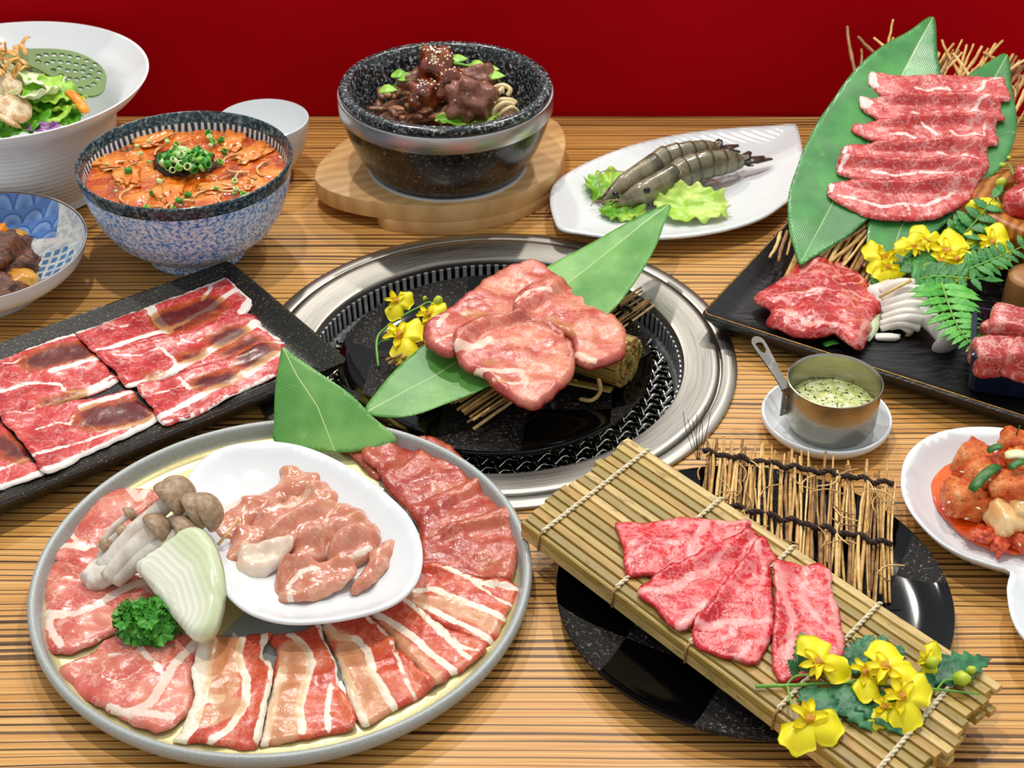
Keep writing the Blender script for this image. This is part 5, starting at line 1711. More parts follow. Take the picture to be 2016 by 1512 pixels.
def twig_mat(name, label, plane, c00, c10, c01, c11, n, r, threads, seed, parent_loc, over=0.02, layers=0.004, short=0.25, curls=0):
    """twigs run from edge c00-c10 to edge c01-c11 (pixels on the plane)"""
    rng = random.Random(seed)
    t = thing(name, label, 'twig mat', parent_loc)
    P0, P1, Q0, Q1 = [Vector(plane.uv(*c)) for c in (c00, c10, c01, c11)]
    for i in range(n):
        k = (i + rng.uniform(-0.35, 0.35)) / max(1, n - 1)
        a, b = P0.lerp(P1, k), Q0.lerp(Q1, k + rng.uniform(-0.03, 0.03))
        d = (b - a)
        e0, e1 = rng.uniform(-over, over), rng.uniform(-over, over)
        if rng.random() < short:
            if rng.random() < 0.5:
                e0 -= rng.uniform(0.1, 0.35) * d.length
            else:
                e1 -= rng.uniform(0.1, 0.35) * d.length
        u = d.normalized()
        a2, b2 = a - u * e0, b + u * e1
        h = rng.uniform(0, layers)
        V, F = twig_g(plane.p3(a2.x, a2.y, h), plane.p3(b2.x, b2.y, h + rng.uniform(-0.001, 0.001)), r * rng.uniform(0.65, 1.25), rng, plane.N)
        mk('twig', V, F, rng.choice(TW), t)
    for i in range(curls):
        k, q = rng.random(), rng.uniform(0.1, 0.9)
        c = P0.lerp(P1, k).lerp(Q0.lerp(Q1, k), q)
        an = rng.uniform(0, 6.3)
        pts = []
        for s in range(7):
            tt = s / 6
            pts.append(plane.p3(c.x + 0.010 * math.cos(an) * (tt - 0.5) * 2 + 0.004 * math.sin(tt * PI) * math.sin(an), c.y + 0.010 * math.sin(an) * (tt - 0.5) * 2 - 0.004 * math.sin(tt * PI) * math.cos(an), layers + r * 0.6))
        mk('twig', *tube_g(pts, r * 0.45, 5), rng.choice(TW), t)
    for q in threads:
        pts = []
        for s in range(int(n * 0.8)):
            k = s / (int(n * 0.8) - 1)
            p = P0.lerp(P1, k).lerp(Q0.lerp(Q1, k), q + 0.012 * math.sin(k * 40))
            pts.append(plane.p3(p.x, p.y, layers * 0.8 + r * 1.2 + 0.0012 * math.sin(k * n * 0.9)))
        mk('binding_thread', *rope_g(pts, 0.0016, 0.009, 6, 3), MAT['thread'], t)
    return t


# front mat, on the black plate behind the bamboo mat
FTP = Plane(at(1560, 1000, 0.019), (1, 0, 0), Vector((0, 1, 0.0)))
fm_ = twig_mat('twig_mat', 'fence-like mat of dry twigs tied with dark thread, behind the flat bamboo mat', FTP, (1372, 1075), (1752, 1190), (1385, 878), (1757, 935), 76, 0.0011, (0.86, 0.38), 5, tuple(at(1560, 1000, 0.015)), 0.010, 0.006, 0.3, 34)
rng = random.Random(9)
for i in range(7):
    a = at(1372 + i, 905, 0.024)
    b = at(1345 + i * 9, 800 + rng.uniform(-6, 30), 0.034 + rng.uniform(0, 0.01))
    mk('thread_tail', *tube_g(spline([a, a.lerp(b, 0.5) + Vector((rng.uniform(-0.003, 0.003), 0, 0.002)), b], 4), 0.00022, 4), MAT['thread'], fm_)

# mat under the tongue
CTP = Plane(at(1000, 720, 0.0005), (1, 0, 0), Vector((0, 1, 0.02)))
twig_mat('twig_mat', 'small mat of straight dry twigs under the bamboo leaf over the grill', CTP, (772, 706), (945, 842), (1120, 520), (1283, 606), 46, 0.0012, (0.86,), 15, tuple(at(1000, 720, -0.006)), 0.008, 0.011, 0.1, 0)
# big mat behind the leaning leaves
LTP = Plane(LP.p3(0, 0, -0.012), LP.U, LP.V)
twig_mat('twig_mat', 'large mat of rough dry twigs propped behind the leaning leaves at right', LTP, (1545, 545), (1760, 590), (1740, 118), (2050, 150), 54, 0.0017, (), 25, tuple(at(1640, 520, 0.016)), 0.03, 0.009, 0.15, 30)
_tm = COL.objects[-1].parent
_rg = random.Random(8)
for x0, y0, x1, y1 in [(1670, 70, 1676, 165), (1756, 55, 1738, 120), (1684, 90, 1725, 125), (1716, 92, 1750, 120), (1692, 115, 1690, 150), (1875, 104, 1842, 140), (1898, 105, 1885, 165), (1912, 108, 1880, 170), (1924, 112, 1894, 160), (1970, 100, 1925, 140), (1930, 122, 1965, 140),
                       (1890, 120, 1850, 155), (1870, 125, 1900, 160), (2016, 136, 1985, 152), (2012, 162, 1998, 195), (2000, 165, 1990, 215), (1850, 98, 1878, 150), (1880, 118, 1850, 162), (2020, 180, 1995, 225), (1520, 480, 1548, 455), (1512, 525, 1535, 470), (1531, 532, 1545, 470), (1545, 520, 1560, 460),
                       (1625, 540, 1700, 470), (1650, 545, 1705, 480), (1610, 520, 1690, 450), (1680, 550, 1712, 500), (1640, 500, 1706, 455)]:
    a_, b_ = LTP.px(x0, y0, 0.009 + _rg.uniform(0, 0.003)), LTP.px(x1, y1, 0.009)
    b_ = b_ + (b_ - a_) * 0.5 if y1 < 300 else b_
    mk('twig', *twig_g(b_, a_, 0.0015 * _rg.uniform(0.8, 1.2), _rg, LTP.N, True, 2.0), _rg.choice(TW), _tm)

# ------------------------------------------------------------------ flat bamboo mat


def m_bamboo():
    m = MB('bamboo_slat')
    rnd = m.n('ObjectInfo').outputs['Random']
    co = m.n('VectorMath', {0: m.co(), 1: m.n('CombineXYZ', {0: m.math('MULTIPLY', rnd, 7.0), 1: m.math('MULTIPLY', rnd, 3.0)}).outputs[0]}, operation='ADD').outputs[0]
    n1 = m.noise(1.0, 4, 0.65, m.map((26, 300, 300), co=co))
    n2 = m.noise(1.0, 4, 0.7, m.map((70, 160, 160), co=co))
    base = m.ramp(rnd, [(0.0, '#7d6a30'), (0.2, '#c9a85a'), (0.45, '#94803a'), (0.7, '#b98f44'), (1.0, '#d9bb78')])
    col = m.mix(m.math('MULTIPLY', m.step(n1, 0.42, 0.7), 0.65), base, '#8a7434')
    col = m.mix(m.math('MULTIPLY', m.step(n2, 0.54, 0.68), 0.6), col, '#7d5222')
    m.bump(n1, 0.2, 0.0005)
    return m.out(col, 0.38, 0, 0.45)


MAT['bamboo'] = m_bamboo()
MAT['string'] = simple('cotton_string', '#f2e8cd', '#dccda6', 300, 0.7)
MAT['tan_string'] = simple('tan_string', '#b98f58', '#96703f', 300, 0.7)


def slat_mesh(L, w, h, seed):
    """long half-round strip along x"""
    V, F = [], []
    n = 10
    prof = [(-0.5, 0), (-0.5, 0.72), (-0.41, 0.95), (0, 1.0), (0.41, 0.95), (0.5, 0.72), (0.5, 0)]
    rng = random.Random(seed)
    for i in range(n + 1):
        x = L * i / n
        jy = 0.0002 * rng.uniform(-1, 1)
        for a, b in prof:
            V.append((x, a * w + jy, b * h))
    m = len(prof)
    for i in range(n):
        for k in range(m):
            l = (k + 1) % m
            F.append((i * m + k, (i + 1) * m + k, (i + 1) * m + l, i * m + l))
    F.append(tuple(range(m)))
    F.append(tuple(n * m + k for k in range(m))[::-1])
    me = bpy.data.meshes.new('slat')
    me.from_pydata(V, [], [f[::-1] for f in F])
    me.polygons.foreach_set('use_smooth', [True] * len(me.polygons))
    try:
        me.set_sharp_from_angle(angle=math.radians(35))
    except Exception:
        pass
    me.materials.append(MAT['bamboo'])
    return me


A0 = at(1240, 862, MATZ)
B0 = at(1032, 1020, MATZ)
C0 = at(1972, 1345, MATZ)
e1 = (C0 - A0).normalized()
e2 = Vector((e1.y, -e1.x, 0))
if (B0 - A0).dot(e2) < 0:
    e2 = -e2
Wm, Lm, sh = (B0 - A0).dot(e2), (C0 - A0).length, (B0 - A0).dot(e1)
bm_ = thing('bamboo_mat', 'folded flat bamboo slat mat tied with white string, under bright red beef', 'mat', (A0.x, A0.y, 0.0155))
NS = 15
sw = Wm / NS
slm = [slat_mesh(Lm * k, sw * 0.885, 0.0044, i) for i, k in enumerate((1.0, 0.995, 1.006, 0.99))]
ang = math.atan2(e1.y, e1.x)
rng = random.Random(21)
for lay in range(3):
    zt = MATZ - 0.0048 * (lay + 1)
    for i in range(NS):
        k = (i + 0.5) / NS
        p = A0 + e2 * (Wm * k) + e1 * (sh * k + rng.uniform(-0.002, 0.002))
        p.z = zt + 0.0004 + rng.uniform(-0.0002, 0.0002)
        place('slat', slm[rng.randrange(4)], Matrix.Translation(p) @ Matrix.Rotation(ang, 4, 'Z'), bm_)
# slats turned up along the folded front edge
for lay in range(2):
    p = A0 + e2 * (Wm + 0.0002) + e1 * sh
    p.z = MATZ - 0.0046 - lay * 0.0062
    place('slat', slm[lay], Matrix.Translation(p) @ Matrix.Rotation(ang, 4, 'Z') @ Matrix.Rotation(PI / 2, 4, 'X') @ Matrix.Scale(0.55, 4, (0, 0, 1)), bm_)
for j, q in enumerate((0.06, 0.285, 0.49, 0.715, 0.93)):
    pts = []
    for i in range(NS * 4 + 1):
        k = i / (NS * 4)
        p = A0 + e2 * (Wm * k) + e1 * (sh * k + Lm * q)
        p.z = MATZ + 0.0004 + 0.0006 * abs(math.sin(k * NS * PI))
        pts.append(p)
    e = A0 + e2 * (Wm + 0.0035) + e1 * (sh + Lm * q)
    mk('tie_string', *rope_g(pts, 0.0013, 0.0080, 6, 2), MAT['string'] if j in (0, 1, 2, 3, 4) else MAT['tan_string'], bm_)
    ee = [pts[-1], Vector((e.x, e.y, MATZ - 0.002)), Vector((e.x, e.y, MATZ - 0.013))]
    mk('tie_string', *tube_g(ee, 0.0008, 6), MAT['tan_string'], bm_)


# ------------------------------------------------------------------ rolled bamboo mat under the tongue
def bamboo_roll():
    end = at(1237, 716, 0.0145)
    back = at(1010, 640, 0.0145)
    ax = (back - end).normalized()
    side = ax.cross(Vector((0, 0, 1))).normalized()
    up = side.cross(ax)
    t = thing('bamboo_roll', 'rolled bamboo slat mat lying under the right beef tongue slice', 'mat', (end.x, end.y, -0.007))
    L = (back - end).length * 0.9
    MR = Matrix((tuple(ax) + (0,), tuple(side) + (0,), tuple(up) + (0,), (0, 0, 0, 1))).transposed()
    me = [slat_mesh(L, 0.0056, 0.0030, 50 + k) for k in range(3)]
    th, r = 0.0, 0.0022
    rng = random.Random(4)
    k = 0
    while r < 0.0185:
        c = end + side * (r * math.cos(th)) + up * (r * math.sin(th)) + ax * rng.uniform(-0.002, 0.0015)
        place('slat', me[k % 3], Matrix.Translation(c) @ MR @ Matrix.Rotation(th - PI / 2, 4, 'X'), t)
        th += 0.0059 / max(0.0035, r + 0.001)
        r += 0.0036 * (0.0059 / max(0.0035, r + 0.001)) / (2 * PI)
        k += 1
    # loose outer slat lying along the front of the roll
    f0, f1 = at(1204, 770, 0.001), at(1030, 735, 0.004)
    d = (f1 - f0).normalized()
    s2 = d.cross(Vector((0, 0.4, 1)).normalized()).normalized()
    u2 = s2.cross(d)
    if u2.z < 0:
        s2, u2 = -s2, -u2
    M2 = Matrix((tuple(d) + (0,), tuple(s2) + (0,), tuple(u2) + (0,), (0, 0, 0, 1))).transposed()
    place('slat', slat_mesh((f1 - f0).length, 0.0125, 0.0022, 77), Matrix.Translation(f0) @ M2, t)
    pts = [at(1140, 785, -0.006), at(1165, 788, -0.003), at(1182, 770, 0.004), at(1178, 745, 0.016)]
    mk('straw_tie', *tube_g(spline(pts, 6), [0.0006] + [0.0016] * 17 + [0.0008], 6), MAT['twig_light'], t)


bamboo_roll()


# ------------------------------------------------------------------ orchids
MAT['petal'] = simple('yellow_petal', '#f6de00', '#ffec10', 90, 0.45, 0, 0.3, 200, sss=0.15)
MAT['petal_heart'] = simple('orchid_heart', '#d89a10', '#b8741a', 300, 0.5)
MAT['bud'] = simple('orchid_bud', '#c9d43a', '#9cbb2c', 60, 0.4)
MAT['stem'] = simple('green_stem', '#5f9a34', '#7db84a', 60, 0.4)


def sheet_mesh(name, fn, nu, nv, mat, th=0.00035):
    V, F = [], []
    for sd in (0, 1):
        for i in range(nu + 1):
            for j in range(nv + 1):
                p = Vector(fn(i / nu, j / nv))
                V.append(p - Vector((0, 0, th * sd)))
    m = (nu + 1) * (nv + 1)
    for i in range(nu):
        for j in range(nv):
            a, b, c, d = i * (nv + 1) + j, (i + 1) * (nv + 1) + j, (i + 1) * (nv + 1) + j + 1, i * (nv + 1) + j + 1
            F += [(a, b, c, d), (a + m, d + m, c + m, b + m)]
    ed = [j for j in range(nv + 1)] + [i * (nv + 1) + nv for i in range(1, nu + 1)] + [nu * (nv + 1) + nv - j for j in range(1, nv + 1)] + [(nu - i) * (nv + 1) for i in range(1, nu)]
    for a, b in zip(ed, ed[1:] + ed[:1]):
        F.append((a, a + m, b + m, b))
    me = bpy.data.meshes.new(name)
    me.from_pydata(V, [], F)
    me.polygons.foreach_set('use_smooth', [True] * len(me.polygons))
    me.materials.append(mat)
    return me


def lip_fn(seed):
    def fn(u, v):
        a = (v - 0.5) * 2 * 1.75
        lob = 0.70 + 0.34 * math.sin(min(abs(a), 1.5) * 1.55) ** 0.8 - (0.10 if abs(a) < 0.12 else 0) - 0.28 * max(0, abs(a) - 1.25) / 0.5
        lob *= 1 + 0.05 * math.sin(a * 11 + seed)
        r = (0.06 + 0.94 * u) * lob * 0.0135
        z = 0.0013 * u * u * math.sin(a * 7 + seed) + 0.0016 * math.sin(u * 3.0) * math.cos(a * 0.9) - 0.002 * u * u
        return (r * math.sin(a), -r * math.cos(a), z)
    return fn


def pet_fn(seed, L=0.0085, w=0.0032):
    def fn(u, v):
        s = (v - 0.5) * 2
        ww = w * (math.sin(PI * min(1, 0.18 + u * 0.78)) ** 0.7) * (1 + 0.15 * math.sin(u * 9 + seed))
        return (s * ww * 0.6, L * u, 0.0012 * math.sin(u * 4 + seed) + 0.0012 * s * s - 0.001 * u)
    return fn


LIPS = [sheet_mesh('orchid_lip', lip_fn(s), 8, 26, MAT['petal']) for s in (0.0, 1.7, 3.1)]
PETS = [sheet_mesh('petal', pet_fn(s), 6, 5, MAT['petal']) for s in (0.0, 1.2, 2.4)]
_v, _f = blob_g((0, 0, 0.0012), (0.0022, 0.0022, 0.0018), 3, 0.5, 3, 2)
HEART = bpy.data.meshes.new('flower_heart')
HEART.from_pydata(_v, [], _f)
HEART.materials.append(MAT['petal_heart'])
_v, _f = blob_g((0, 0, 0), (0.0034, 0.0034, 0.0050), 5, 0.2, 2, 2)
BUD = bpy.data.meshes.new('bud')
BUD.from_pydata(_v, [], _f)
BUD.polygons.foreach_set('use_smooth', [True] * len(BUD.polygons))
BUD.materials.append(MAT['bud'])


def flower(parent, p, rot, size, rng, tilt=0.45, roll=0.0):
    """rot: direction of the lip in the table plane (0 = towards the viewer), radians counter-clockwise"""
    M = Matrix.Translation(p) @ Matrix.Rotation(tilt, 4, 'X') @ Matrix.Rotation(roll, 4, 'Y') @ Matrix.Rotation(rot, 4, 'Z') @ Matrix.Scale(size * 1.36, 4)
    f = place('flower', rng.choice(LIPS), M, parent)
    WLf = M
    for k, a in enumerate((0.55, -0.55, 1.75, -1.75, 0.0)):
        m2 = Matrix.Translation((0, 0, 0.0006)) @ Matrix.Rotation(a + rng.uniform(-0.15, 0.15), 4, 'Z') @ Matrix.Rotation(rng.uniform(0.1, 0.5), 4, 'X') @ Matrix.Scale(0.9 if k < 4 else 0.75, 4)
        o = bpy.data.objects.new('petal', PETS[k % 3])
        COL.objects.link(o)
        o.parent = f
        o.matrix_local = m2
    o = bpy.data.objects.new('flower_heart', HEART)
    COL.objects.link(o)
    o.parent = f


def sprig(label, stem, flowers, buds, branches, seed, r=0.0011):
    rng = random.Random(seed)
    pts = [at(*p) for p in stem]
    t = thing('orchid_sprig', label, 'flower', tuple(at(stem[0][0], stem[0][1], stem[0][2])))
    sp3 = spline(pts, 8)
    mk('stem', *tube_g(sp3, [r * (1 - 0.5 * i / len(sp3)) for i in range(len(sp3))], 7), MAT['stem'], t)
    for br in branches:
        mk('stem', *tube_g(spline([at(*p) for p in br], 6), r * 0.6, 6), MAT['stem'], t)
    for px, py, z, rot, size, tilt, roll in flowers:
        flower(t, at(px, py, z), rot, size, rng, tilt, roll)
    for px, py, z, s, rx, ry in buds:
        place('bud', BUD, Matrix.Translation(at(px, py, z)) @ rotM(rx, ry, 0).to_4x4() @ Matrix.Scale(s, 4), t)
    return t


zf = MATZ
sprig('yellow orchid sprig lying on the front end of the flat bamboo mat',
      [(1487, 1351, zf + 0.002), (1560, 1349, zf + 0.003), (1650, 1345, zf + 0.003), (1740, 1350, zf + 0.004), (1830, 1356, zf + 0.004), (1928, 1366, zf + 0.003)],
      [(1610, 1308, zf + 0.012, 2.35, 0.98, 0.35, 0.1), (1700, 1325, zf + 0.012, 1.0, 0.85, 0.2, 0.2), (1742, 1318, zf + 0.016, 2.1, 1.08, 0.15, 0.0), (1772, 1372, zf + 0.012, 1.1, 1.0, 0.5, 0.0), (1590, 1415, zf + 0.010, 0.35, 1.05, 0.45, 0.1), (1822, 1298, zf + 0.010, 1.3, 0.62, 0.8, 0.2), (1740, 1392, zf + 0.006, 0.3, 0.7, 0.4, 0.0)],
      [(1893, 1336, zf + 0.007, 1.15, 0.6, 0.9), (1912, 1320, zf + 0.006, 0.7, 0.3, 0.6), (1835, 1305, zf + 0.011, 1.0, 0.5, 0.4)],
      [[(1550, 1349, zf + 0.003), (1556, 1375, zf + 0.006), (1562, 1398, zf + 0.010)], [(1548, 1349, zf + 0.003), (1565, 1332, zf + 0.006), (1594, 1328, zf + 0.010)], [(1660, 1346, zf + 0.004), (1690, 1338, zf + 0.008), (1722, 1332, zf + 0.012)], [(1845, 1357, zf + 0.004), (1860, 1340, zf + 0.005), (1882, 1338, zf + 0.006)]], 31)
sprig('yellow orchid sprig on the black plate left of the beef tongue',
      [(745, 722, -0.004), (742, 670, 0.004), (760, 645, 0.010), (800, 618, 0.018), (830, 602, 0.022), (842, 595, 0.024), (858, 598, 0.024)],
      [(778, 592, 0.026, 0.9, 0.80, 0.7, 0.3), (842, 620, 0.020, 1.15, 0.85, 0.6, 0.0), (785, 662, 0.016, 1.25, 1.15, 0.4, 0.0)],
      [(862, 594, 0.024, 1.1, 0.2, 0.2), (836, 588, 0.024, 0.5, 0.2, 0.2)],
      [[(778, 628, 0.013), (772, 612, 0.018), (768, 598, 0.024)], [(744, 680, 0.003), (752, 672, 0.008), (772, 668, 0.014)]], 32)
zt = 0.034
sprig('yellow orchid spray across the middle of the black slate tray',
      [(1770, 560, 0.022), (1800, 520, 0.032), (1850, 500, 0.040), (1905, 492, 0.044), (1950, 455, 0.050), (1972, 405, 0.056), (1998, 370, 0.060), (1990, 330, 0.064), (1978, 322, 0.065)],
      [(1742, 508, 0.036, 4.9, 1.0, 0.6, 0.0), (1748, 525, 0.034, 0.2, 0.75, 0.7, 0.2), (1822, 478, 0.046, 2.6, 0.9, 0.6, 0.0), (1862, 500, 0.046, 1.7, 1.3, 0.5, 0.0), (1850, 515, 0.044, 0.2, 0.85, 0.6, 0.0), (1945, 425, 0.056, 1.6, 0.9, 0.6, 0.1), (1950, 480, 0.050, 1.6, 1.1, 0.6, 0.0), (1800, 488, 0.046, 3.6, 0.8, 0.6, 0.0), (1880, 512, 0.046, 0.9, 1.0, 0.5, 0.0), (1936, 412, 0.058, 3.4, 0.7, 0.6, 0.0), (1930, 470, 0.048, 4.6, 0.8, 0.6, 0.0)],
      [(1970, 362, 0.060, 1.3, 0.3, 0.3), (2014, 358, 0.060, 0.8, 0.2, 0.2), (1984, 312, 0.066, 0.6, 0.3, 0.9), (1972, 326, 0.064, 0.7, 0.2, 1.2)],
      [[(1766, 555, 0.022), (1764, 530, 0.030), (1755, 512, 0.036)], [(1972, 405, 0.056), (1964, 390, 0.058), (1968, 372, 0.060)]], 33, 0.0013)


# ------------------------------------------------------------------ serrated leaves and ferns
MAT['herb'] = simple('herb_leaf', '#1d5c38', '#3c8552', 120, 0.42, 0, 0.4, 260, sss=0.05)
MAT['herb2'] = simple('fern_leaf', '#379a26', '#66bd40', 120, 0.42, 0, 0.4, 260, sss=0.08)
MAT['fern_dark'] = simple('fern_leaf_dark', '#246f28', '#3f9036', 120, 0.42, 0, 0.4, 260, sss=0.05)


def serr_leaf_g(a, b, w, teeth, nrm, bend=0.1, depth=0.3, th=0.0005):
    """serrated leaf from base a to tip b"""
    a, b, nrm = Vector(a), Vector(b), Vector(nrm).normalized()
    d = b - a
    L = d.length
    s = d.cross(nrm).normalized()
    n = teeth * 4
    V, F = [], []
    for sd in (0, 1):
        for i in range(n + 1):
            t = i / n
            ph = (t * teeth) % 1.0
            ww = w * (math.sin(PI * (0.06 + 0.94 * t) ** 0.75) ** 0.85) * (1 - depth * ph)
            c = a + d * t + nrm * (bend * L * math.sin(PI * t))
            for k in (-1, -0.5, 0, 0.5, 1):
                V.append(c + s * (ww * k) + d * (0.05 * abs(k) * (1 - ph) * 0.6) + nrm * (0.10 * abs(k) * ww + 0.06 * ww * math.sin(t * 30) * abs(k) - th * sd))
    m = (n + 1) * 5
    for i in range(n):
        for k in range(4):
            p, q = i * 5 + k, (i + 1) * 5 + k
            F += [(p, q, q + 1, p + 1), (p + m, p + 1 + m, q + 1 + m, q + m)]
    for i in range(n):
        F += [(i * 5, i * 5 + m, (i + 1) * 5 + m, (i + 1) * 5), (i * 5 + 4, (i + 1) * 5 + 4, (i + 1) * 5 + 4 + m, i * 5 + 4 + m)]
    return V, F


ZS = lambda p: (1400 + 0.30556 * p[0], 1180 + 0.30556 * p[1])
for i, (b0, t0, w, lab) in enumerate([((600, 470), (585, 235), 0.005, 'behind the leftmost orchid bloom'), ((560, 480), (500, 400), 0.004, 'small, left of the leftmost bloom'), ((900, 470), (1030, 255), 0.008, 'standing behind the middle bloom'),
                                      ((1060, 450), (1105, 250), 0.006, 'tall, right of the leaf behind the middle bloom'), ((1160, 440), (1220, 310), 0.005, 'behind the pale middle bloom'), ((1400, 510), (1755, 400), 0.009, 'pointing right past the buds'),
                                      ((600, 570), (800, 810), 0.009, 'beside the lowest bloom'), ((770, 560), (1005, 815), 0.009, 'pointing down below the stem'), ((920, 560), (1195, 835), 0.010, 'under the right blooms'), ((1300, 480), (1420, 600), 0.007, 'under the buds')]):
    pa, pb = ZS(b0), ZS(t0)
    za, zb = zf + 0.003, zf + (0.010 if t0[1] < b0[1] and i != 5 else 0.0015)
    _a, _b = at(pa[0], pa[1], za), at(pb[0], pb[1], zb)
    mk('herb_leaf', *serr_leaf_g(_a, _b + (_b - _a) * 0.12, w * 1.25, 6, (0, -0.15, 1), 0.06, 0.45), MAT['herb'])
    tag(bpy.context.scene.objects[-1] if False else COL.objects[-1], 'dark serrated leaf on the bamboo mat, ' + lab, 'leaf', 'serrated leaves by the front orchid sprig')


def fern(label, pts, n, l0, l1, w, mat, seed, nrm=(0, -0.3, 1), teeth=4, lean_=0.35, start=0.06):
    rng = random.Random(seed)
    P3 = spline([at(*p) for p in pts], 10)
    t = thing('fern_frond', label, 'fern', tuple(P3[0]))
    mk('stem', *tube_g(P3, [0.0011 * (1 - 0.7 * i / len(P3)) for i in range(len(P3))], 6), MAT['stem'], t)
    nr = Vector(nrm).normalized()
    for i in range(n):
        k = start + (1 - start) * i / n
        f = k * (len(P3) - 2)
        j = int(f)
        p = P3[j].lerp(P3[j + 1], f - j)
        d = (P3[j + 1] - P3[j]).normalized()
        s = d.cross(nr).normalized()
        L = (l0 + (l1 - l0) * k) * rng.uniform(0.92, 1.08)
        for sg in (-1, 1):
            tip = p + (s * sg + d * lean_).normalized() * L + nr * (rng.uniform(-0.12, 0.08) * L)
            mk('leaflet', *serr_leaf_g(p, tip, w * L, teeth, nr, 0.06, 0.28), mat, t)
    tip = P3[-1] + (P3[-1] - P3[-3]).normalized() * l1 * 1.3
    mk('leaflet', *serr_leaf_g(P3[-1], tip, w * l1, teeth, nr, 0.03, 0.28), mat, t)
    return t


zl = lambda x, y, z: (1620 + 0.31756 * x, 280 + 0.31756 * y, z)
fern('bright green fern frond hanging over the white mushrooms on the slate tray', [zl(735, 870, 0.050), zl(775, 990, 0.050), zl(825, 1120, 0.046), zl(885, 1210, 0.043), zl(960, 1290, 0.041)], 11, 0.028, 0.008, 0.17, MAT['herb2'], 41)
fern('dark fern frond rising behind the orchids on the slate tray', [zl(840, 610, 0.044), zl(900, 545, 0.052), zl(980, 450, 0.060), zl(1060, 340, 0.066)], 5, 0.021, 0.013, 0.32, MAT['fern_dark'], 42)
fern('fern frond stretching right from the orchids on the slate tray', [zl(900, 790, 0.046), zl(1020, 740, 0.050), zl(1140, 690, 0.052), zl(1300, 620, 0.056)], 8, 0.018, 0.011, 0.24, MAT['fern_dark'], 43)
fern('short fern frond between the orchid spray and the mushrooms', [zl(600, 850, 0.036), zl(720, 830, 0.044), zl(850, 840, 0.048), zl(1000, 850, 0.046)], 6, 0.022, 0.012, 0.26, MAT['fern_dark'], 44)
for i, (b0, t0, w, lab) in enumerate([((720, 640), (560, 900), 0.012, 'below the leftmost orchid on the slate tray'), ((640, 760), (480, 800), 0.010, 'between the leftmost orchid and the spray'), ((830, 620), (700, 500), 0.009, 'beside the lowest beef slice')]):
    mk('broad_leaf', *serr_leaf_g(at(*zl(b0[0], b0[1], 0.036)), at(*zl(t0[0], t0[1], 0.034)), w, 5, (0, -0.2, 1), 0.08, 0.15), MAT['fern_dark'])
    tag(COL.objects[-1], 'glossy dark green leaf ' + lab, 'leaf')


# ------------------------------------------------------------------ garnish on the large plate
def m_onion():
    m = MB('onion_slice')
    e = m.math('ADD', m.attr('fat'), m.math('MULTIPLY', m.noise(40, 2), 3.0))
    s = m.math('SINE', m.math('MULTIPLY', e, 2 * PI / 4.2))
    col = m.mix(m.step(s, -0.3, 0.9), '#e4e6cf', '#f2f1e2')
    g = m.step(e, 12.0, 26.0)
    col = m.mix(m.math('MULTIPLY', g, 0.6), col, '#c3d29a')
    m.bump(s, 0.12, 0.0006)
    return m.out(col, 0.2, 0, 0.5, sss=0.25, sssr=(0.9, 1, 0.7))


MAT['onion'] = m_onion()
onp = tri((400, 1050, 0.046), (290, 1100, 0.032), (380, 1255, 0.0225))
o = slab('onion_wedge', ZB([(500, 680), (620, 590), (700, 530), (770, 525), (830, 600), (862, 720), (862, 830), (835, 940), (790, 990), (740, 997), (680, 930), (600, 830), (540, 750)]), onp, MAT['onion'], None, 0.009, 0.003, [(ZB([(560, 700), (650, 780), (690, 900)]), 0.0)], (), None, 0.0004, 45, 0.0002, rim=0.55, soft=0.6, base=-0.003)
tag(o, 'thick pale onion wedge leaning on the mushrooms on the large round plate', 'onion')

MAT['mstem'] = simple('mushroom_stem', '#ece5da', '#d3c7b6', 90, 0.45, 0, 0.3, 150, sss=0.15)
MAT['mcap'] = m_speckle('mushroom_cap', [(0.35, '#8a6f55'), (0.55, '#a78b6d'), (0.7, '#bda586')], 300, 0.45)


def mushroom(base, cap, rs, rc, parent, mstem, mcap, squash=0.62, droop=0.3):
    b, c = Vector(base), Vector(cap)
    d = (c - b)
    mid = b + d * 0.5 + Vector((0, 0, 0.003))
    pp = spline([b, mid, c], 6)
    mk('stem', *tube_g(pp, [rs * (1.15 - 0.35 * i / (len(pp) - 1)) for i in range(len(pp))], 10), mstem, parent)
    ax = (pp[-1] - pp[-3]).normalized()
    q = ax.to_track_quat('Z', 'Y').to_matrix()
    prof = [(0.0, 1.0), (0.35, 0.94), (0.68, 0.74), (0.92, 0.38), (1.0, 0.08), (0.96, -0.10), (0.80, -0.12), (0.45, -0.02), (0.0, 0.0)]
    V, F = lathe_g([(r * rc, z * rc * squash) for r, z in curve_prof(prof, 3)], (0, 0, 0), 24)
    V = [q @ v + c - ax * rc * 0.1 for v in V]
    mk('cap', V, F, mcap, parent)


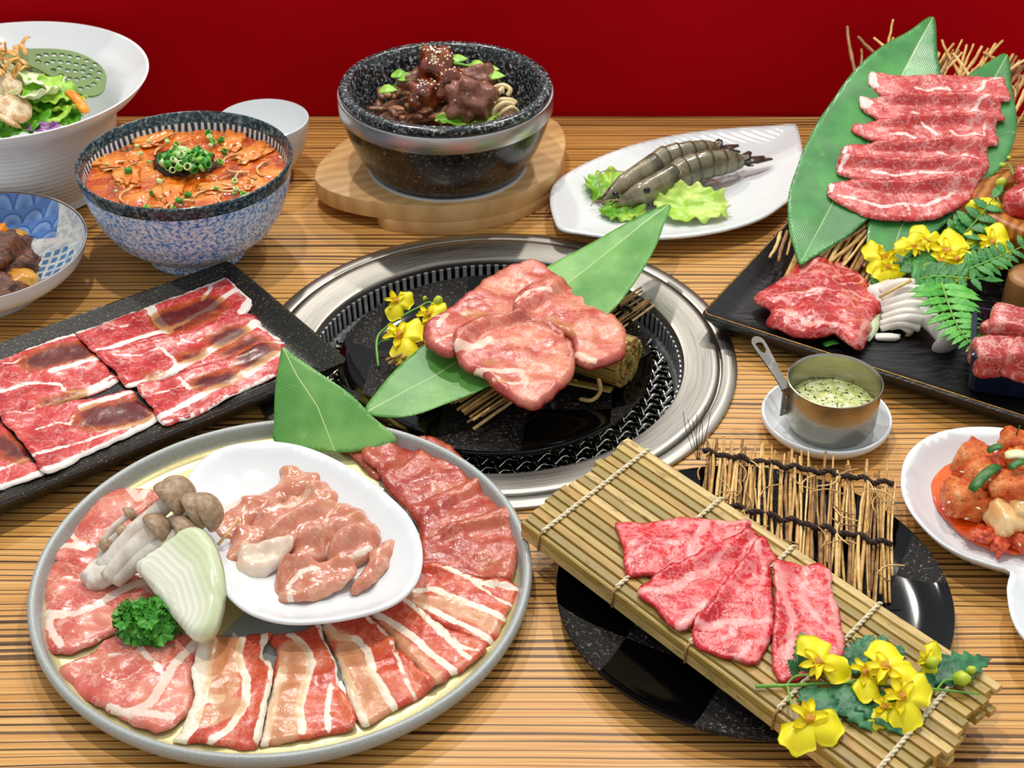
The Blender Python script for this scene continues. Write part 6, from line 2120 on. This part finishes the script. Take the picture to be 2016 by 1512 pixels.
mc = thing('mushroom_cluster', 'cluster of brown-capped shimeji mushrooms on the large round plate', 'mushroom', tuple(at(200, 1120, 0.012)))
b0 = ZB([(370, 745)])[0]
for i, (cx, cy, cz, rs, rc, bx, by) in enumerate([(640, 400, 0.050, 0.0062, 0.0125, 360, 690), (672, 372, 0.050, 0.0045, 0.0115, 350, 660), (735, 445, 0.046, 0.0055, 0.0115, 390, 700), (785, 450, 0.045, 0.0045, 0.0120, 400, 700), (578, 520, 0.042, 0.0062, 0.0098, 385, 730), (692, 535, 0.040, 0.0055, 0.0100, 400, 735),
                                                  (462, 462, 0.034, 0.0025, 0.0050, 340, 600), (432, 535, 0.034, 0.0025, 0.0046, 350, 640), (362, 590, 0.030, 0.0022, 0.0040, 345, 650)]):
    p = ZB([(cx, cy)])[0]
    q = ZB([(bx, by)])[0]
    mushroom(at(q[0], q[1], 0.0175), at(p[0], p[1], cz), rs, rc * 1.08, mc, MAT['mstem'], MAT['mcap'], 0.95)
V, F = chunk_g(at(*ZB([(360, 700)])[0], 0.017), (0.014, 0.010, 0.0065), 5, 0.15, 2.6, 3, rotM(0, -0.2, 0.7))
mk('root_base', V, F, MAT['mstem'], mc)

MAT['parsley'] = simple('parsley_green', '#2a8018', '#55a834', 200, 0.4, 0, 0.4, 500, sss=0.05)


def parsley():
    t = thing('parsley_sprig', 'curly green parsley sprig on the front pork of the large round plate', 'parsley', tuple(at(285, 1240, 0.012)))
    rng = random.Random(77)
    c0 = at(*ZB([(540, 935)])[0], 0.014)
    me = []
    for s in range(4):
        def fn(u, v, s=s):
            a = (v - 0.5) * 2 * PI * 0.9
            r = 0.0058 * u * (0.8 + 0.32 * abs(math.sin(a * 2.5 + s)) + 0.10 * math.sin(a * 15))
            return (r * math.sin(a), r * math.cos(a), 0.0014 * u * u * math.sin(a * 6 + s) + 0.0008 * u * u * math.sin(a * 11 + 2 * s) + 0.0012 * u)
        me.append(sheet_mesh('leaflet', fn, 4, 30, MAT['parsley'], 0.0003))
    for i in range(64):
        ph, ct = rng.uniform(0, 2 * PI), rng.uniform(-0.1, 1)
        st = math.sqrt(1 - ct * ct)
        rr = rng.uniform(0.65, 1.0)
        d = Vector((st * math.cos(ph), st * math.sin(ph), ct))
        p = c0 + Vector((d.x * 0.0185 * rr, d.y * 0.0165 * rr, 0.002 + d.z * 0.015 * rr))
        q = (d + Vector((0, 0, 0.4))).to_track_quat('Z', 'Y').to_matrix().to_4x4()
        place('leaflet', me[i % 4], Matrix.Translation(p) @ q @ Matrix.Rotation(rng.uniform(0, 6), 4, 'Z') @ Matrix.Scale(rng.uniform(0.7, 1.1), 4), t)
        if i % 4 == 0:
            mk('stem', *tube_g([c0, c0.lerp(p, 0.5) + Vector((0, 0, 0.001)), p], 0.0005, 5), MAT['stem'], t)


parsley()
tag(tube('toothpick', [at(*ZC([(150, 590)])[0], 0.029), at(*ZC([(235, 480)])[0], 0.033)], [0.0011, 0.0008], MAT['twig_light']), 'short pale wooden pick beside the mushrooms on the chicken', 'pick')

# ------------------------------------------------------------------ prawns on the leaf plate
MAT['shell'] = None


def m_shell():
    m = MB('prawn_shell')
    n1 = m.noise(90, 4, 0.6)
    b = m.attr('band')
    col = m.ramp(n1, [(0.3, '#57523c'), (0.5, '#7d765a'), (0.7, '#9a9172')])
    col = m.mix(m.math('MULTIPLY', m.step(b, 0.72, 0.95), 0.75), col, '#2f3024')
    m.bump(m.noise(300, 3), 0.2, 0.0006)
    return m.out(col, 0.22, 0, 0.5, sss=0.15, coat=0.3, sssr=(0.8, 0.9, 0.7))


MAT['shell'] = m_shell()
MAT['shell_dark'] = simple('prawn_tail', '#2f2a22', '#4a4034', 120, 0.25, coat=0.3)
MAT['prawn_leg'] = simple('prawn_leg', '#b98f78', '#8f6a58', 120, 0.3)
MAT['eye'] = simple('prawn_eye', '#0a0a0c', '#141416', 60, 0.08)
Z3 = lambda x, y: (1060 + 0.27778 * x, 200 + 0.27778 * y)


def prawn(label, path, rads, tail, seed, eye, legs, ant):
    rng = random.Random(seed)
    P3 = spline([at(*Z3(x, y), z) for x, y, z in path], 10)
    n = len(P3)
    t = thing('prawn', label, 'prawn', tuple(P3[n // 2] - Vector((0, 0, 0.01))))
    rr = np.interp(np.linspace(0, 1, n), np.linspace(0, 1, len(rads)), rads) * 1.18

    def part(name, i0, i1, mat, flare=0.06):
        V, F, B = [], [], []
        S = 20
        ks = list(range(i0, i1 + 1))
        for a, i in enumerate(ks):
            d = (P3[min(i + 1, n - 1)] - P3[max(i - 1, 0)]).normalized()
            s = d.cross(Vector((0, 0, 1))).normalized()
            u = s.cross(d)
            q = a / (len(ks) - 1)
            r = rr[i] * (1 + flare * q)
            for k in range(S):
                an = 2 * PI * k / S
                V.append(P3[i] + s * (math.cos(an) * r * 0.80) + u * (math.sin(an) * r * (1.05 if math.sin(an) > 0 else 0.85)))
                B.append(q)
        for a in range(len(ks) - 1):
            for k in range(S):
                l = (k + 1) % S
                F.append((a * S + k, a * S + l, (a + 1) * S + l, (a + 1) * S + k))
        F.append(tuple(range(S))[::-1])
        F.append(tuple((len(ks) - 1) * S + k for k in range(S)))
        mk(name, V, F, mat, t, True, {'band': B})
    h = int(n * 0.42)
    part('head_shell', 0, h, MAT['shell'], 0.04)
    step_ = (n - 1 - h) / 6
    for k in range(6):
        part('tail_segment', int(h + k * step_) - (1 if k else 0), min(n - 1, int(h + (k + 1) * step_)), MAT['shell'], 0.10)
    # tail fan
    e, d = P3[-1], (P3[-1] - P3[-4]).normalized()
    for k, (x, y, z) in enumerate(tail):
        tip = at(*Z3(x, y), z)
        mk('tail_fan', *tube_g([e, e.lerp(tip, 0.5), tip], [0.0030, 0.0056, 0.0022], 10, True, 0.28), MAT['shell_dark'], t)
    # rostrum, eyes, legs, feelers
    hd = P3[0]
    d0 = (P3[0] - P3[5]).normalized()
    mk('rostrum', *tube_g([P3[4] + Vector((0, 0, rr[4] * 0.9)), hd + d0 * 0.006 + Vector((0, 0, 0.003))], [0.0018, 0.0004], 6), MAT['shell_dark'], t)
    for (x, y, z) in eye:
        mk('eye', *blob_g(at(*Z3(x, y), z), (0.0030, 0.0030, 0.0030), 1, 0, 1, 2), MAT['eye'], t)
    for (x0, y0, z0, x1, y1, z1) in legs:
        a, b = at(*Z3(x0, y0), z0), at(*Z3(x1, y1), z1)
        mk('leg', *tube_g(spline([a, a.lerp(b, 0.5) + Vector((0, 0, 0.003)), b], 4), 0.0008, 5), MAT['prawn_leg'], t)
    for ln in ant:
        mk('feeler', *tube_g(spline([at(*Z3(x, y), z) for x, y, z in ln], 6), 0.0005, 5), MAT['prawn_leg'], t)


prawn('grey raw prawn at the back of the boat-shaped plate, partly hidden by another', [(470, 690, 0.016), (600, 600, 0.020), (760, 510, 0.022), (900, 430, 0.025), (1050, 390, 0.026), (1180, 360, 0.024), (1250, 345, 0.021)],
      [0.0028, 0.0085, 0.0105, 0.0115, 0.0105, 0.0085, 0.0055], [(1290, 265, 0.028), (1420, 310, 0.024), (1430, 355, 0.020), (1380, 340, 0.026)], 1, [(545, 660, 0.026)],
      [(650, 680, 0.016, 570, 760, 0.010), (620, 700, 0.016, 520, 740, 0.010)], [[(480, 690, 0.018), (420, 540, 0.022), (480, 490, 0.024), (620, 500, 0.026)], [(460, 700, 0.016), (400, 710, 0.014), (370, 740, 0.012)]])
prawn('grey raw prawn in front on the boat-shaped plate, tail to the right', [(560, 730, 0.013), (720, 660, 0.020), (880, 590, 0.021), (1030, 510, 0.023), (1180, 460, 0.025), (1330, 440, 0.023), (1430, 430, 0.019)],
      [0.0022, 0.0088, 0.0105, 0.0118, 0.0110, 0.0090, 0.0052], [(1500, 355, 0.024), (1600, 390, 0.020), (1655, 405, 0.017), (1520, 450, 0.014)], 2, [(770, 630, 0.030)],
      [(1010, 500, 0.034, 975, 640, 0.012), (1030, 480, 0.034, 1040, 620, 0.012), (1190, 560, 0.016, 1330, 600, 0.010), (1180, 570, 0.016, 1290, 590, 0.010), (700, 700, 0.014, 640, 790, 0.008), (760, 700, 0.014, 720, 750, 0.008), (800, 690, 0.014, 790, 740, 0.008)],
      [[(600, 700, 0.018), (500, 700, 0.018), (420, 730, 0.014)]])
crumple('lettuce_leaf', at(*Z3(520, 620), 0.012), 0.024, 0.024, MAT['lettuce'], 'frilly green lettuce leaf under the heads of the prawns', 'lettuce', 4.4, (0.1, 0, 0.4), 0.7, 26)
crumple('lettuce_leaf', at(*Z3(600, 780), 0.010), 0.020, 0.012, MAT['lettuce'], 'small frilly lettuce leaf at the front left of the prawn plate', 'lettuce', 6.1, (0.2, 0, 0.1), 0.8, 24)
crumple('lettuce_leaf', at(*Z3(1080, 740), 0.015), 0.032, 0.022, MAT['lettuce_mid'] if 'lettuce_mid' in MAT else simple('lettuce_mid', '#9fcf3a', '#cfe57a', 70, 0.35, 0, 0.5, 160, sss=0.15), 'pale frilly lettuce leaf in front of the prawns', 'lettuce', 8.2, (0.25, 0, -0.2), 0.6, 28)

# ------------------------------------------------------------------ stone bowl filling
MAT['shred'] = simple('shredded_beef', '#8f5a3a', '#bd8a62', 160, 0.35, 0, 0.5, 300, coat=0.15)
MAT['shred2'] = simple('shredded_beef_dark', '#6d4028', '#956446', 160, 0.35, 0, 0.5, 300, coat=0.15)
MAT['glazed'] = simple('glazed_chunk', '#5a1f0a', '#94441a', 70, 0.12, 0, 0.3, 120, coat=0.6)
MAT['roast'] = simple('roast_chunk', '#74402f', '#96604a', 120, 0.28, 0, 0.6, 240, coat=0.3, bdist=0.002)
MAT['sprout'] = simple('bean_sprout', '#ecdcae', '#d8c07e', 90, 0.3, sss=0.15)
rng = random.Random(5)
o = surface('rice_bed', (KC.x - 0.003, KC.y - 0.004, 0.066), 0.066, MAT['shred2'], 0.003, 90, 32, None, 3, 0.012)
tag(o, 'bed of chopped brown beef at the bottom of the stone bowl', 'beef', kind='stuff')
ZQ = lambda x, y: (600 + 0.29106 * x, 40 + 0.29106 * y)
for i in range(58):
    x, y = rng.uniform(500, 980), rng.uniform(430, 680)
    if rng.random() < 0.25:
        x, y = rng.uniform(620, 900), rng.uniform(380, 520)
    z = 0.080 + 0.010 * (1 - abs(y - 520) / 200) + rng.uniform(-0.003, 0.004)
    p = at(*ZQ(x, y), z)
    if (p - Vector((KC.x, KC.y, p.z))).length > 0.064:
        continue
    V, F = blob_g(p, (rng.uniform(0.006, 0.011), rng.uniform(0.003, 0.0045), rng.uniform(0.002, 0.003)), i, 0.35, 2.2, 2, rotM(rng.uniform(-0.5, 0.5), rng.uniform(-0.4, 0.4), rng.uniform(0, 3)))
    tag(mk('beef_shred', V, F, MAT['shred'] if rng.random() < 0.65 else MAT['shred2']), 'brown cooked beef shred heaped in the left half of the stone bowl', 'beef', 'beef shreds in the stone bowl')
ck = [((890, 310), 0.112, (0.0135, 0.0125, 0.0145), 'glazed', 'tall glossy dark meatball-like chunk on top, crowned with sesame seeds'),
      ((820, 500), 0.098, (0.0125, 0.011, 0.011), 'glazed', 'glossy dark glazed chunk at the front left of the stone bowl'),
      ((990, 440), 0.102, (0.0135, 0.012, 0.012), 'glazed', 'glossy dark glazed chunk in the middle of the stone bowl'),
      ((1110, 540), 0.098, (0.019, 0.017, 0.016), 'roast', 'big roasted beef chunk at the right of the stone bowl'),
      ((1150, 410), 0.098, (0.017, 0.014, 0.012), 'roast', 'roasted beef chunk at the back right of the stone bowl'),
      ((740, 420), 0.096, (0.013, 0.012, 0.010), 'roast', 'roasted beef chunk at the left of the stone bowl')]
for i, ((x, y), z, s, mt, lab) in enumerate(ck):
    c = at(*ZQ(x, y), z)
    t = thing('meat_chunk', lab, 'meat', (c.x, c.y, c.z - s[2]))
    V, F = chunk_g(c, s, i + 11, 0.42, 3.4, 3, rotM(0.1 * i, 0.2, i * 0.8), 1.5)
    mk('chunk_body', V, F, MAT[mt], t)
    if i < 3 or i == 3:
        sd = []
        for k in range(58 if i == 0 else (26 if i < 3 else 5)):
            ph = rng.uniform(0, 2 * PI)
            ct = rng.uniform(0.55, 1.0) if (i == 0 and k < 40) else rng.uniform(0.0, 1.0)
            st = math.sqrt(1 - ct * ct)
            d = Vector((st * math.cos(ph), st * math.sin(ph), ct))
            # find surface point along d
            best = max(V, key=lambda v: (v - c).normalized().dot(d))
            sd.append((best + d * 0.0003, d))
        mk('sesame_seeds', *seeds_g(sd, rng=rng), MAT['seed'], t)['kind'] = 'stuff'
for i, pts in enumerate([[(1230, 560, 0.092), (1270, 470, 0.100), (1340, 440, 0.104), (1390, 470, 0.102), (1370, 510, 0.098)], [(1250, 640, 0.088), (1240, 560, 0.096), (1310, 490, 0.100), (1350, 480, 0.101)], [(1280, 660, 0.086), (1290, 600, 0.094), (1350, 560, 0.098), (1420, 570, 0.096)],
                         [(1320, 660, 0.086), (1340, 620, 0.092), (1400, 590, 0.095), (1440, 620, 0.090)], [(1260, 580, 0.092), (1320, 540, 0.098), (1390, 540, 0.098), (1430, 560, 0.095)], [(1300, 560, 0.094), (1290, 510, 0.100), (1340, 460, 0.103)]]):
    tag(tube('bean_sprout', spline([at(*ZQ(x, y), z) for x, y, z in pts], 6), 0.0021, MAT['sprout'], None, 7), 'pale bean sprout tangled at the right of the stone bowl', 'bean sprout', 'bean sprouts in the stone bowl')
crumple('lettuce_leaf', at(*ZQ(1110, 670), 0.086), 0.026, 0.010, MAT['lettuce'], 'green vegetable leaf at the front of the stone bowl', 'lettuce', 2.2, (0.2, 0, 0.15), 0.5, 18)
for i, (stem, lv, lab) in enumerate([([(545, 500, 0.090), (640, 420, 0.098), (770, 355, 0.104)], [(640, 375), (560, 480), (690, 400)], 'at the left of the stone bowl'), ([(1000, 290, 0.106), (1110, 310, 0.106), (1240, 350, 0.104), (1320, 420, 0.098)], [(1165, 310), (1250, 340), (1290, 390), (1040, 280)], 'at the back right of the stone bowl')]):
    t = thing('pea_shoot', 'green pea shoot ' + lab, 'pea shoot', tuple(at(*ZQ(stem[0][0], stem[0][1]), stem[0][2])))
    mk('stem', *tube_g(spline([at(*ZQ(x, y), z) for x, y, z in stem], 6), 0.0013, 6), MAT['stem'], t)
    for k, (x, y) in enumerate(lv):
        p = at(*ZQ(x, y), 0.103)
        mk('leaf', *serr_leaf_g(p + Vector((-0.007, 0.001, 0)), p + Vector((0.008, 0.002 * (k - 1), 0.001)), 0.0055, 1, (0, -0.3, 1), 0.1, 0.0), MAT['lettuce'], t)

# ------------------------------------------------------------------ kimchi


def m_kimchi():
    m = MB('kimchi_radish')
    n1 = m.noise(80, 4, 0.65)
    col = m.ramp(n1, [(0.3, '#c83a0a'), (0.46, '#e0661f'), (0.6, '#ec9450'), (0.74, '#f5cfa4')])
    col = m.mix(m.step(m.noise(420, 3), 0.6, 0.7), col, '#9c1c04')
    m.bump(m.noise(220, 4, 0.7), 1.0, 0.003)
    return m.out(col, 0.16, 0, 0.4, sss=0.1, coat=0.25)


MAT['kimchi'] = m_kimchi()
MAT['radish'] = simple('pale_radish', '#efcf96', '#e6a85a', 40, 0.2, 0, 0.2, 60, sss=0.3, coat=0.3)
MAT['brine'] = simple('chili_brine', '#d8380a', '#f06a14', 30, 0.08, coat=0.5)
MAT['paste'] = simple('chili_paste', '#b82806', '#e05a1c', 200, 0.15, 0, 0.8, 350, coat=0.3, bdist=0.002)
br = [(1832, 955), (1845, 920), (1875, 890), (1920, 872), (2000, 880), (2080, 910), (2090, 980), (2060, 1060), (2020, 1090), (1970, 1088), (1910, 1065), (1868, 1030), (1842, 995)]
o = slab('chili_brine', br, flat(0.0088), MAT['brine'], None, 0.0014, 0.005, (), (), None, 0.0002, 45, 0.0006)
tag(o, 'thin orange-red chili brine pooled in the white two-lobed dish', 'sauce', kind='stuff')
for i, (x, y, z, s, mt, lab) in enumerate([((560), 560, 0.020, (0.017, 0.014, 0.011), 'kimchi', 'large chili-coated piece at the left of the pile'), (600, 310, 0.024, (0.014, 0.012, 0.012), 'kimchi', 'chili-coated piece at the back left of the pile'), (820, 700, 0.019, (0.014, 0.010, 0.011), 'radish', 'pale yellow cube at the front of the pile'),
                                           (860, 500, 0.030, (0.014, 0.012, 0.011), 'kimchi', 'chili-coated piece on top of the pile at right'), (700, 420, 0.024, (0.015, 0.013, 0.012), 'kimchi', 'chili-coated piece in the middle of the pile'), (880, 180, 0.036, (0.012, 0.010, 0.009), 'kimchi', 'chili-coated piece at the very top of the pile'),
                                           (950, 360, 0.030, (0.016, 0.013, 0.012), 'kimchi', 'chili-coated piece at the right edge of the frame'), (960, 640, 0.022, (0.013, 0.012, 0.012), 'radish', 'pale cube at the right edge of the frame')]):
    V, F = chunk_g(at(*ZK([(x, y)])[0], z), (s[0] * 0.92, s[1] * 0.92, s[2] * 0.92), i + 31, 0.16, 4.2, 3, rotM(0.3 * math.sin(i), 0.25 * math.cos(i * 2), i * 0.9), 2.5)
    tag(mk('radish_piece', V, F, MAT[mt]), 'radish kimchi, ' + lab, 'kimchi', 'radish kimchi pieces')
for i, (x, y, z, s) in enumerate([(680, 800, 0.014, (0.011, 0.007, 0.004)), (800, 850, 0.013, (0.012, 0.006, 0.004)), (930, 830, 0.014, (0.012, 0.008, 0.005)), (720, 340, 0.032, (0.010, 0.007, 0.004)), (790, 300, 0.034, (0.012, 0.006, 0.004))]):
    V, F = blob_g(at(*ZK([(x, y)])[0], z), s, i + 51, 0.5, 2.5, 3, rotM(0, 0, i))
    tag(mk('chili_paste', V, F, MAT['paste']), ['clump of chili paste in front of the large radish piece', 'clump of chili paste below the pale radish cube', 'clump of chili paste at the lower right of the kimchi', 'clump of chili paste on the middle of the kimchi', 'clump of chili paste near the top of the kimchi'][i], 'chili paste')
MAT['chive'] = simple('chive', '#1d5a14', '#3a7d22', 160, 0.4)
for i, (a, b, w, lab) in enumerate([((590, 500, 0.034), (780, 330, 0.040), 0.0036, 'long green chive strip across the front of the kimchi'), ((700, 235, 0.040), (800, 200, 0.044), 0.0030, 'short green chive strip at the back of the kimchi'), ((850, 350, 0.044), (960, 300, 0.046), 0.0030, 'green chive strip at the right of the kimchi')]):
    strip('chive_strip', at(*ZK([a[:2]])[0], a[2]), at(*ZK([b[:2]])[0], b[2]), w, 0.0008, MAT['chive'], lab, 'chive', 0.12)
tag(tube('cabbage_fibre', spline([at(*ZK([(895, 135)])[0], 0.044), at(*ZK([(905, 100)])[0], 0.049), at(*ZK([(922, 60)])[0], 0.053)], 4), 0.0006, MAT['chive']), 'thin green wisp sticking up from the kimchi', 'chive')
strip('cabbage_rib', at(*ZK([(820, 265)])[0], 0.041), at(*ZK([(960, 260)])[0], 0.043), 0.0045, 0.0016, MAT['lettuce_pale'], 'pale cabbage rib lying across the kimchi', 'cabbage', 0.1)
for i, (x, y) in enumerate([(530, 375), (440, 580), (720, 430), (560, 690), (900, 590), (920, 865), (640, 620), (830, 460)]):
    z = 0.034 if y < 500 else (0.030 if y < 650 else 0.016)
    tag(place('sesame_seed', SEED, Matrix.Translation(at(*ZK([(x, y)])[0], z)) @ rotM(-0.4, 0.2, i).to_4x4() @ Matrix.Scale(1.1, 4)), 'white sesame seed stuck on the radish kimchi', 'sesame seed', 'sesame seeds on the kimchi')

# ------------------------------------------------------------------ right tray: mushrooms, cubes, wooden cups
MAT['white_mush'] = simple('white_mushroom', '#f1ece2', '#d9d2c6', 60, 0.4, 0, 0.2, 120, sss=0.15)
mw = thing('white_mushroom_cluster', 'cluster of white-stemmed mushrooms under the fern on the slate tray', 'mushroom', tuple(at(*zl(500, 1130, 0.014)[:2], 0.014)))
for i, (x0, y0, z0, x1, y1, z1, r) in enumerate([(360, 930, 0.030, 560, 880, 0.036, 0.0042), (370, 970, 0.030, 600, 920, 0.036, 0.0040), (375, 1010, 0.028, 640, 970, 0.034, 0.0038), (370, 1050, 0.026, 660, 1020, 0.032, 0.0040), (368, 1090, 0.023, 640, 1070, 0.030, 0.0036), (362, 1130, 0.020, 660, 1110, 0.027, 0.0042), (360, 1155, 0.018, 600, 1150, 0.022, 0.0034)]):
    a, b = at(*zl(x0, y0, z0)[:2], z0), at(*zl(x1, y1, z1)[:2], z1)
    pp = spline([a, a.lerp(b, 0.5) + Vector((0, 0, 0.004)), b], 6)
    mk('stem', *tube_g(pp, [r * (0.8 + 0.3 * k / len(pp)) for k in range(len(pp))], 8), MAT['white_mush'], mw)
mushroom(at(*zl(600, 1060, 0.02)[:2], 0.026), at(*zl(775, 1240, 0.02)[:2], 0.021), 0.0075, 0.0125, mw, MAT['white_mush'], MAT['white_mush'], 0.55)
mushroom(at(*zl(420, 1140, 0.02)[:2], 0.020), at(*zl(540, 1175, 0.02)[:2], 0.018), 0.0030, 0.0048, mw, MAT['white_mush'], MAT['mcap'], 0.6)
V, F = chunk_g(at(*zl(470, 960, 0.024)[:2], 0.024), (0.022, 0.020, 0.008), 3, 0.18, 2.6, 3, rotM(0, 0, 0.3))
mk('root_base', V, F, MAT['white_mush'], mw)
tag(tube('twig_stick', [at(*zl(350, 960, 0.036)[:2], 0.036), at(*zl(545, 855, 0.046)[:2], 0.046)], [0.0013, 0.0016], MAT['twig_light'], None, 7), 'single pale stick lying over the white mushrooms', 'stick')
V, F = chunk_g(at(*zl(400, 1208, 0.0165)[:2], 0.0165), (0.0095, 0.0035, 0.0022), 6, 0.2, 3, 2, rotM(0, 0, 0.0))
tag(mk('mushroom_scrap', V, F, MAT['white_mush']), 'small pale mushroom scrap fallen in front of the white mushrooms', 'mushroom')
o = slab('onion_slice', Z5([(1060, 250), (1110, 260), (1150, 340), (1165, 420), (1150, 490), (1110, 560), (1070, 590), (1040, 500), (1030, 380)]), flat(0.0175), MAT['onion'], None, 0.004, 0.003, [(Z5([(900, 300), (900, 500)]), 0.0)], (), None, 0.0003, 45, 0.0002)
tag(o, 'pale onion slice half under the folded steak on the slate tray', 'onion')
strip('herb_sliver', at(1622, 680, 0.0165), at(1650, 674, 0.0165), 0.0030, 0.0010, MAT['herb2'], 'small green leaf sliver under the front edge of the folded steak', 'leaf', 0.1)

sq = tray('square_dish', at(1913, 700, 0.050), (0.97, -0.25), (0.25, 0.97), 0.080, 0.066, simple('navy_black_glaze', '#0b1226', '#141d36', 60, 0.12), 0.050, 0.030, 'small square blue-black glazed dish of beef cubes at right', None, 0.004, 0.008)
sq['category'] = 'dish'
# the small dish stands on the tray: lift its foot
for ch_ in sq.children:
    me = ch_.data
    for v in me.vertices:
        v.co.z = 0.0148 + (v.co.z) * (0.050 - 0.0148) / 0.050
    for v in me.vertices:
        if v.co.z < 0.024:
            v.co.x, v.co.y = v.co.x, v.co.y
for i, (px, py, z, s, lab) in enumerate([(1995, 648, 0.052, (0.017, 0.013, 0.013), 'topmost cube in the square dish'), (1960, 702, 0.045, (0.016, 0.012, 0.011), 'cube at the front left of the square dish'), (1955, 655, 0.044, (0.008, 0.008, 0.008), 'small cube at the back left of the square dish'), (2015, 708, 0.046, (0.015, 0.012, 0.011), 'cube at the front right of the square dish')]):
    V, F = chunk_g(at(px, py, z), s, i + 61, 0.07, 7.0, 3, rotM(0.15, 0.2 * math.sin(i * 3), 0.5 * i - 0.4))
    o = mk('beef_cube', V, F, MAT['cube'], None, True, {'fat': [50.0] * len(V), 'sauce': [50.0] * len(V)})
    tag(o, 'marbled raw beef, ' + lab, 'meat', 'beef cubes in the square dish')


def m_cupwood():
    m = MB('turned_wood')
    w = m.n('TexWave', {'Vector': m.map((1, 1, 0.3), (0, 0, 0.5)), 'Scale': 40.0, 'Distortion': 4.0, 'Detail': 2.0}, bands_direction='X').outputs[1]
    return m.out(m.mix(w, '#c07a34', '#8d4f1c'), 0.35, 0, 0.4)


MAT['cupwood'] = m_cupwood()
wc = at(2062, 400, 0.058)
cup = lathe('wooden_bowl', curve_prof([(0.040, 0.058), (0.046, 0.060), (0.0545, 0.060), (0.0570, 0.056), (0.0565, 0.046), (0.050, 0.030), (0.040, 0.018), (0.034, 0.0146)], 4) + [(0.0, 0.0146)], (wc.x, wc.y, 0), MAT['cupwood'], None, 64, flip=True)
tag(cup, 'brown wooden bowl at the right edge of the slate tray', 'bowl')
o = lathe('bowl_inside', [(0.040, 0.058), (0.036, 0.045), (0.0, 0.040)], (wc.x, wc.y, 0), MAT['cupwood'], None, 64)
o.parent = cup
o.location = (0, 0, 0)
o.matrix_parent_inverse = Matrix.Identity(4)
o.location = Vector(WL[o]) - Vector(WL[cup])
for i, (px, py, z, s) in enumerate([(2022, 395, 0.066, (0.018, 0.016, 0.012)), (2030, 350, 0.066, (0.016, 0.014, 0.010))]):
    V, F = blob_g(at(px, py, z), s, i + 71, 0.2, 1.8, 3, rotM(0.3, -0.3, i))
    o = mk('red_meat_roll', V, F, MAT['steak'], None, True, {'fat': [50.0] * len(V), 'sauce': [50.0] * len(V)})
    tag(o, ['round red meat piece in the wooden bowl, nearer the orchid buds', 'round red meat piece at the back of the wooden bowl'][i], 'meat')
wk = at(2030, 575, 0.030)
o = lathe('wooden_cup', curve_prof([(0.0, 0.046), (0.014, 0.046), (0.0185, 0.044), (0.0195, 0.040), (0.0195, 0.020), (0.018, 0.0148), (0.0, 0.0146)], 4), (wk.x, wk.y, 0), simple('pale_cup_wood', '#a8743e', '#8a5a2c', 40, 0.4, stretch=(1, 1, 0.2)), None, 48, flip=True)
tag(o, 'rounded pale wooden block at the right edge behind the square dish', 'block')
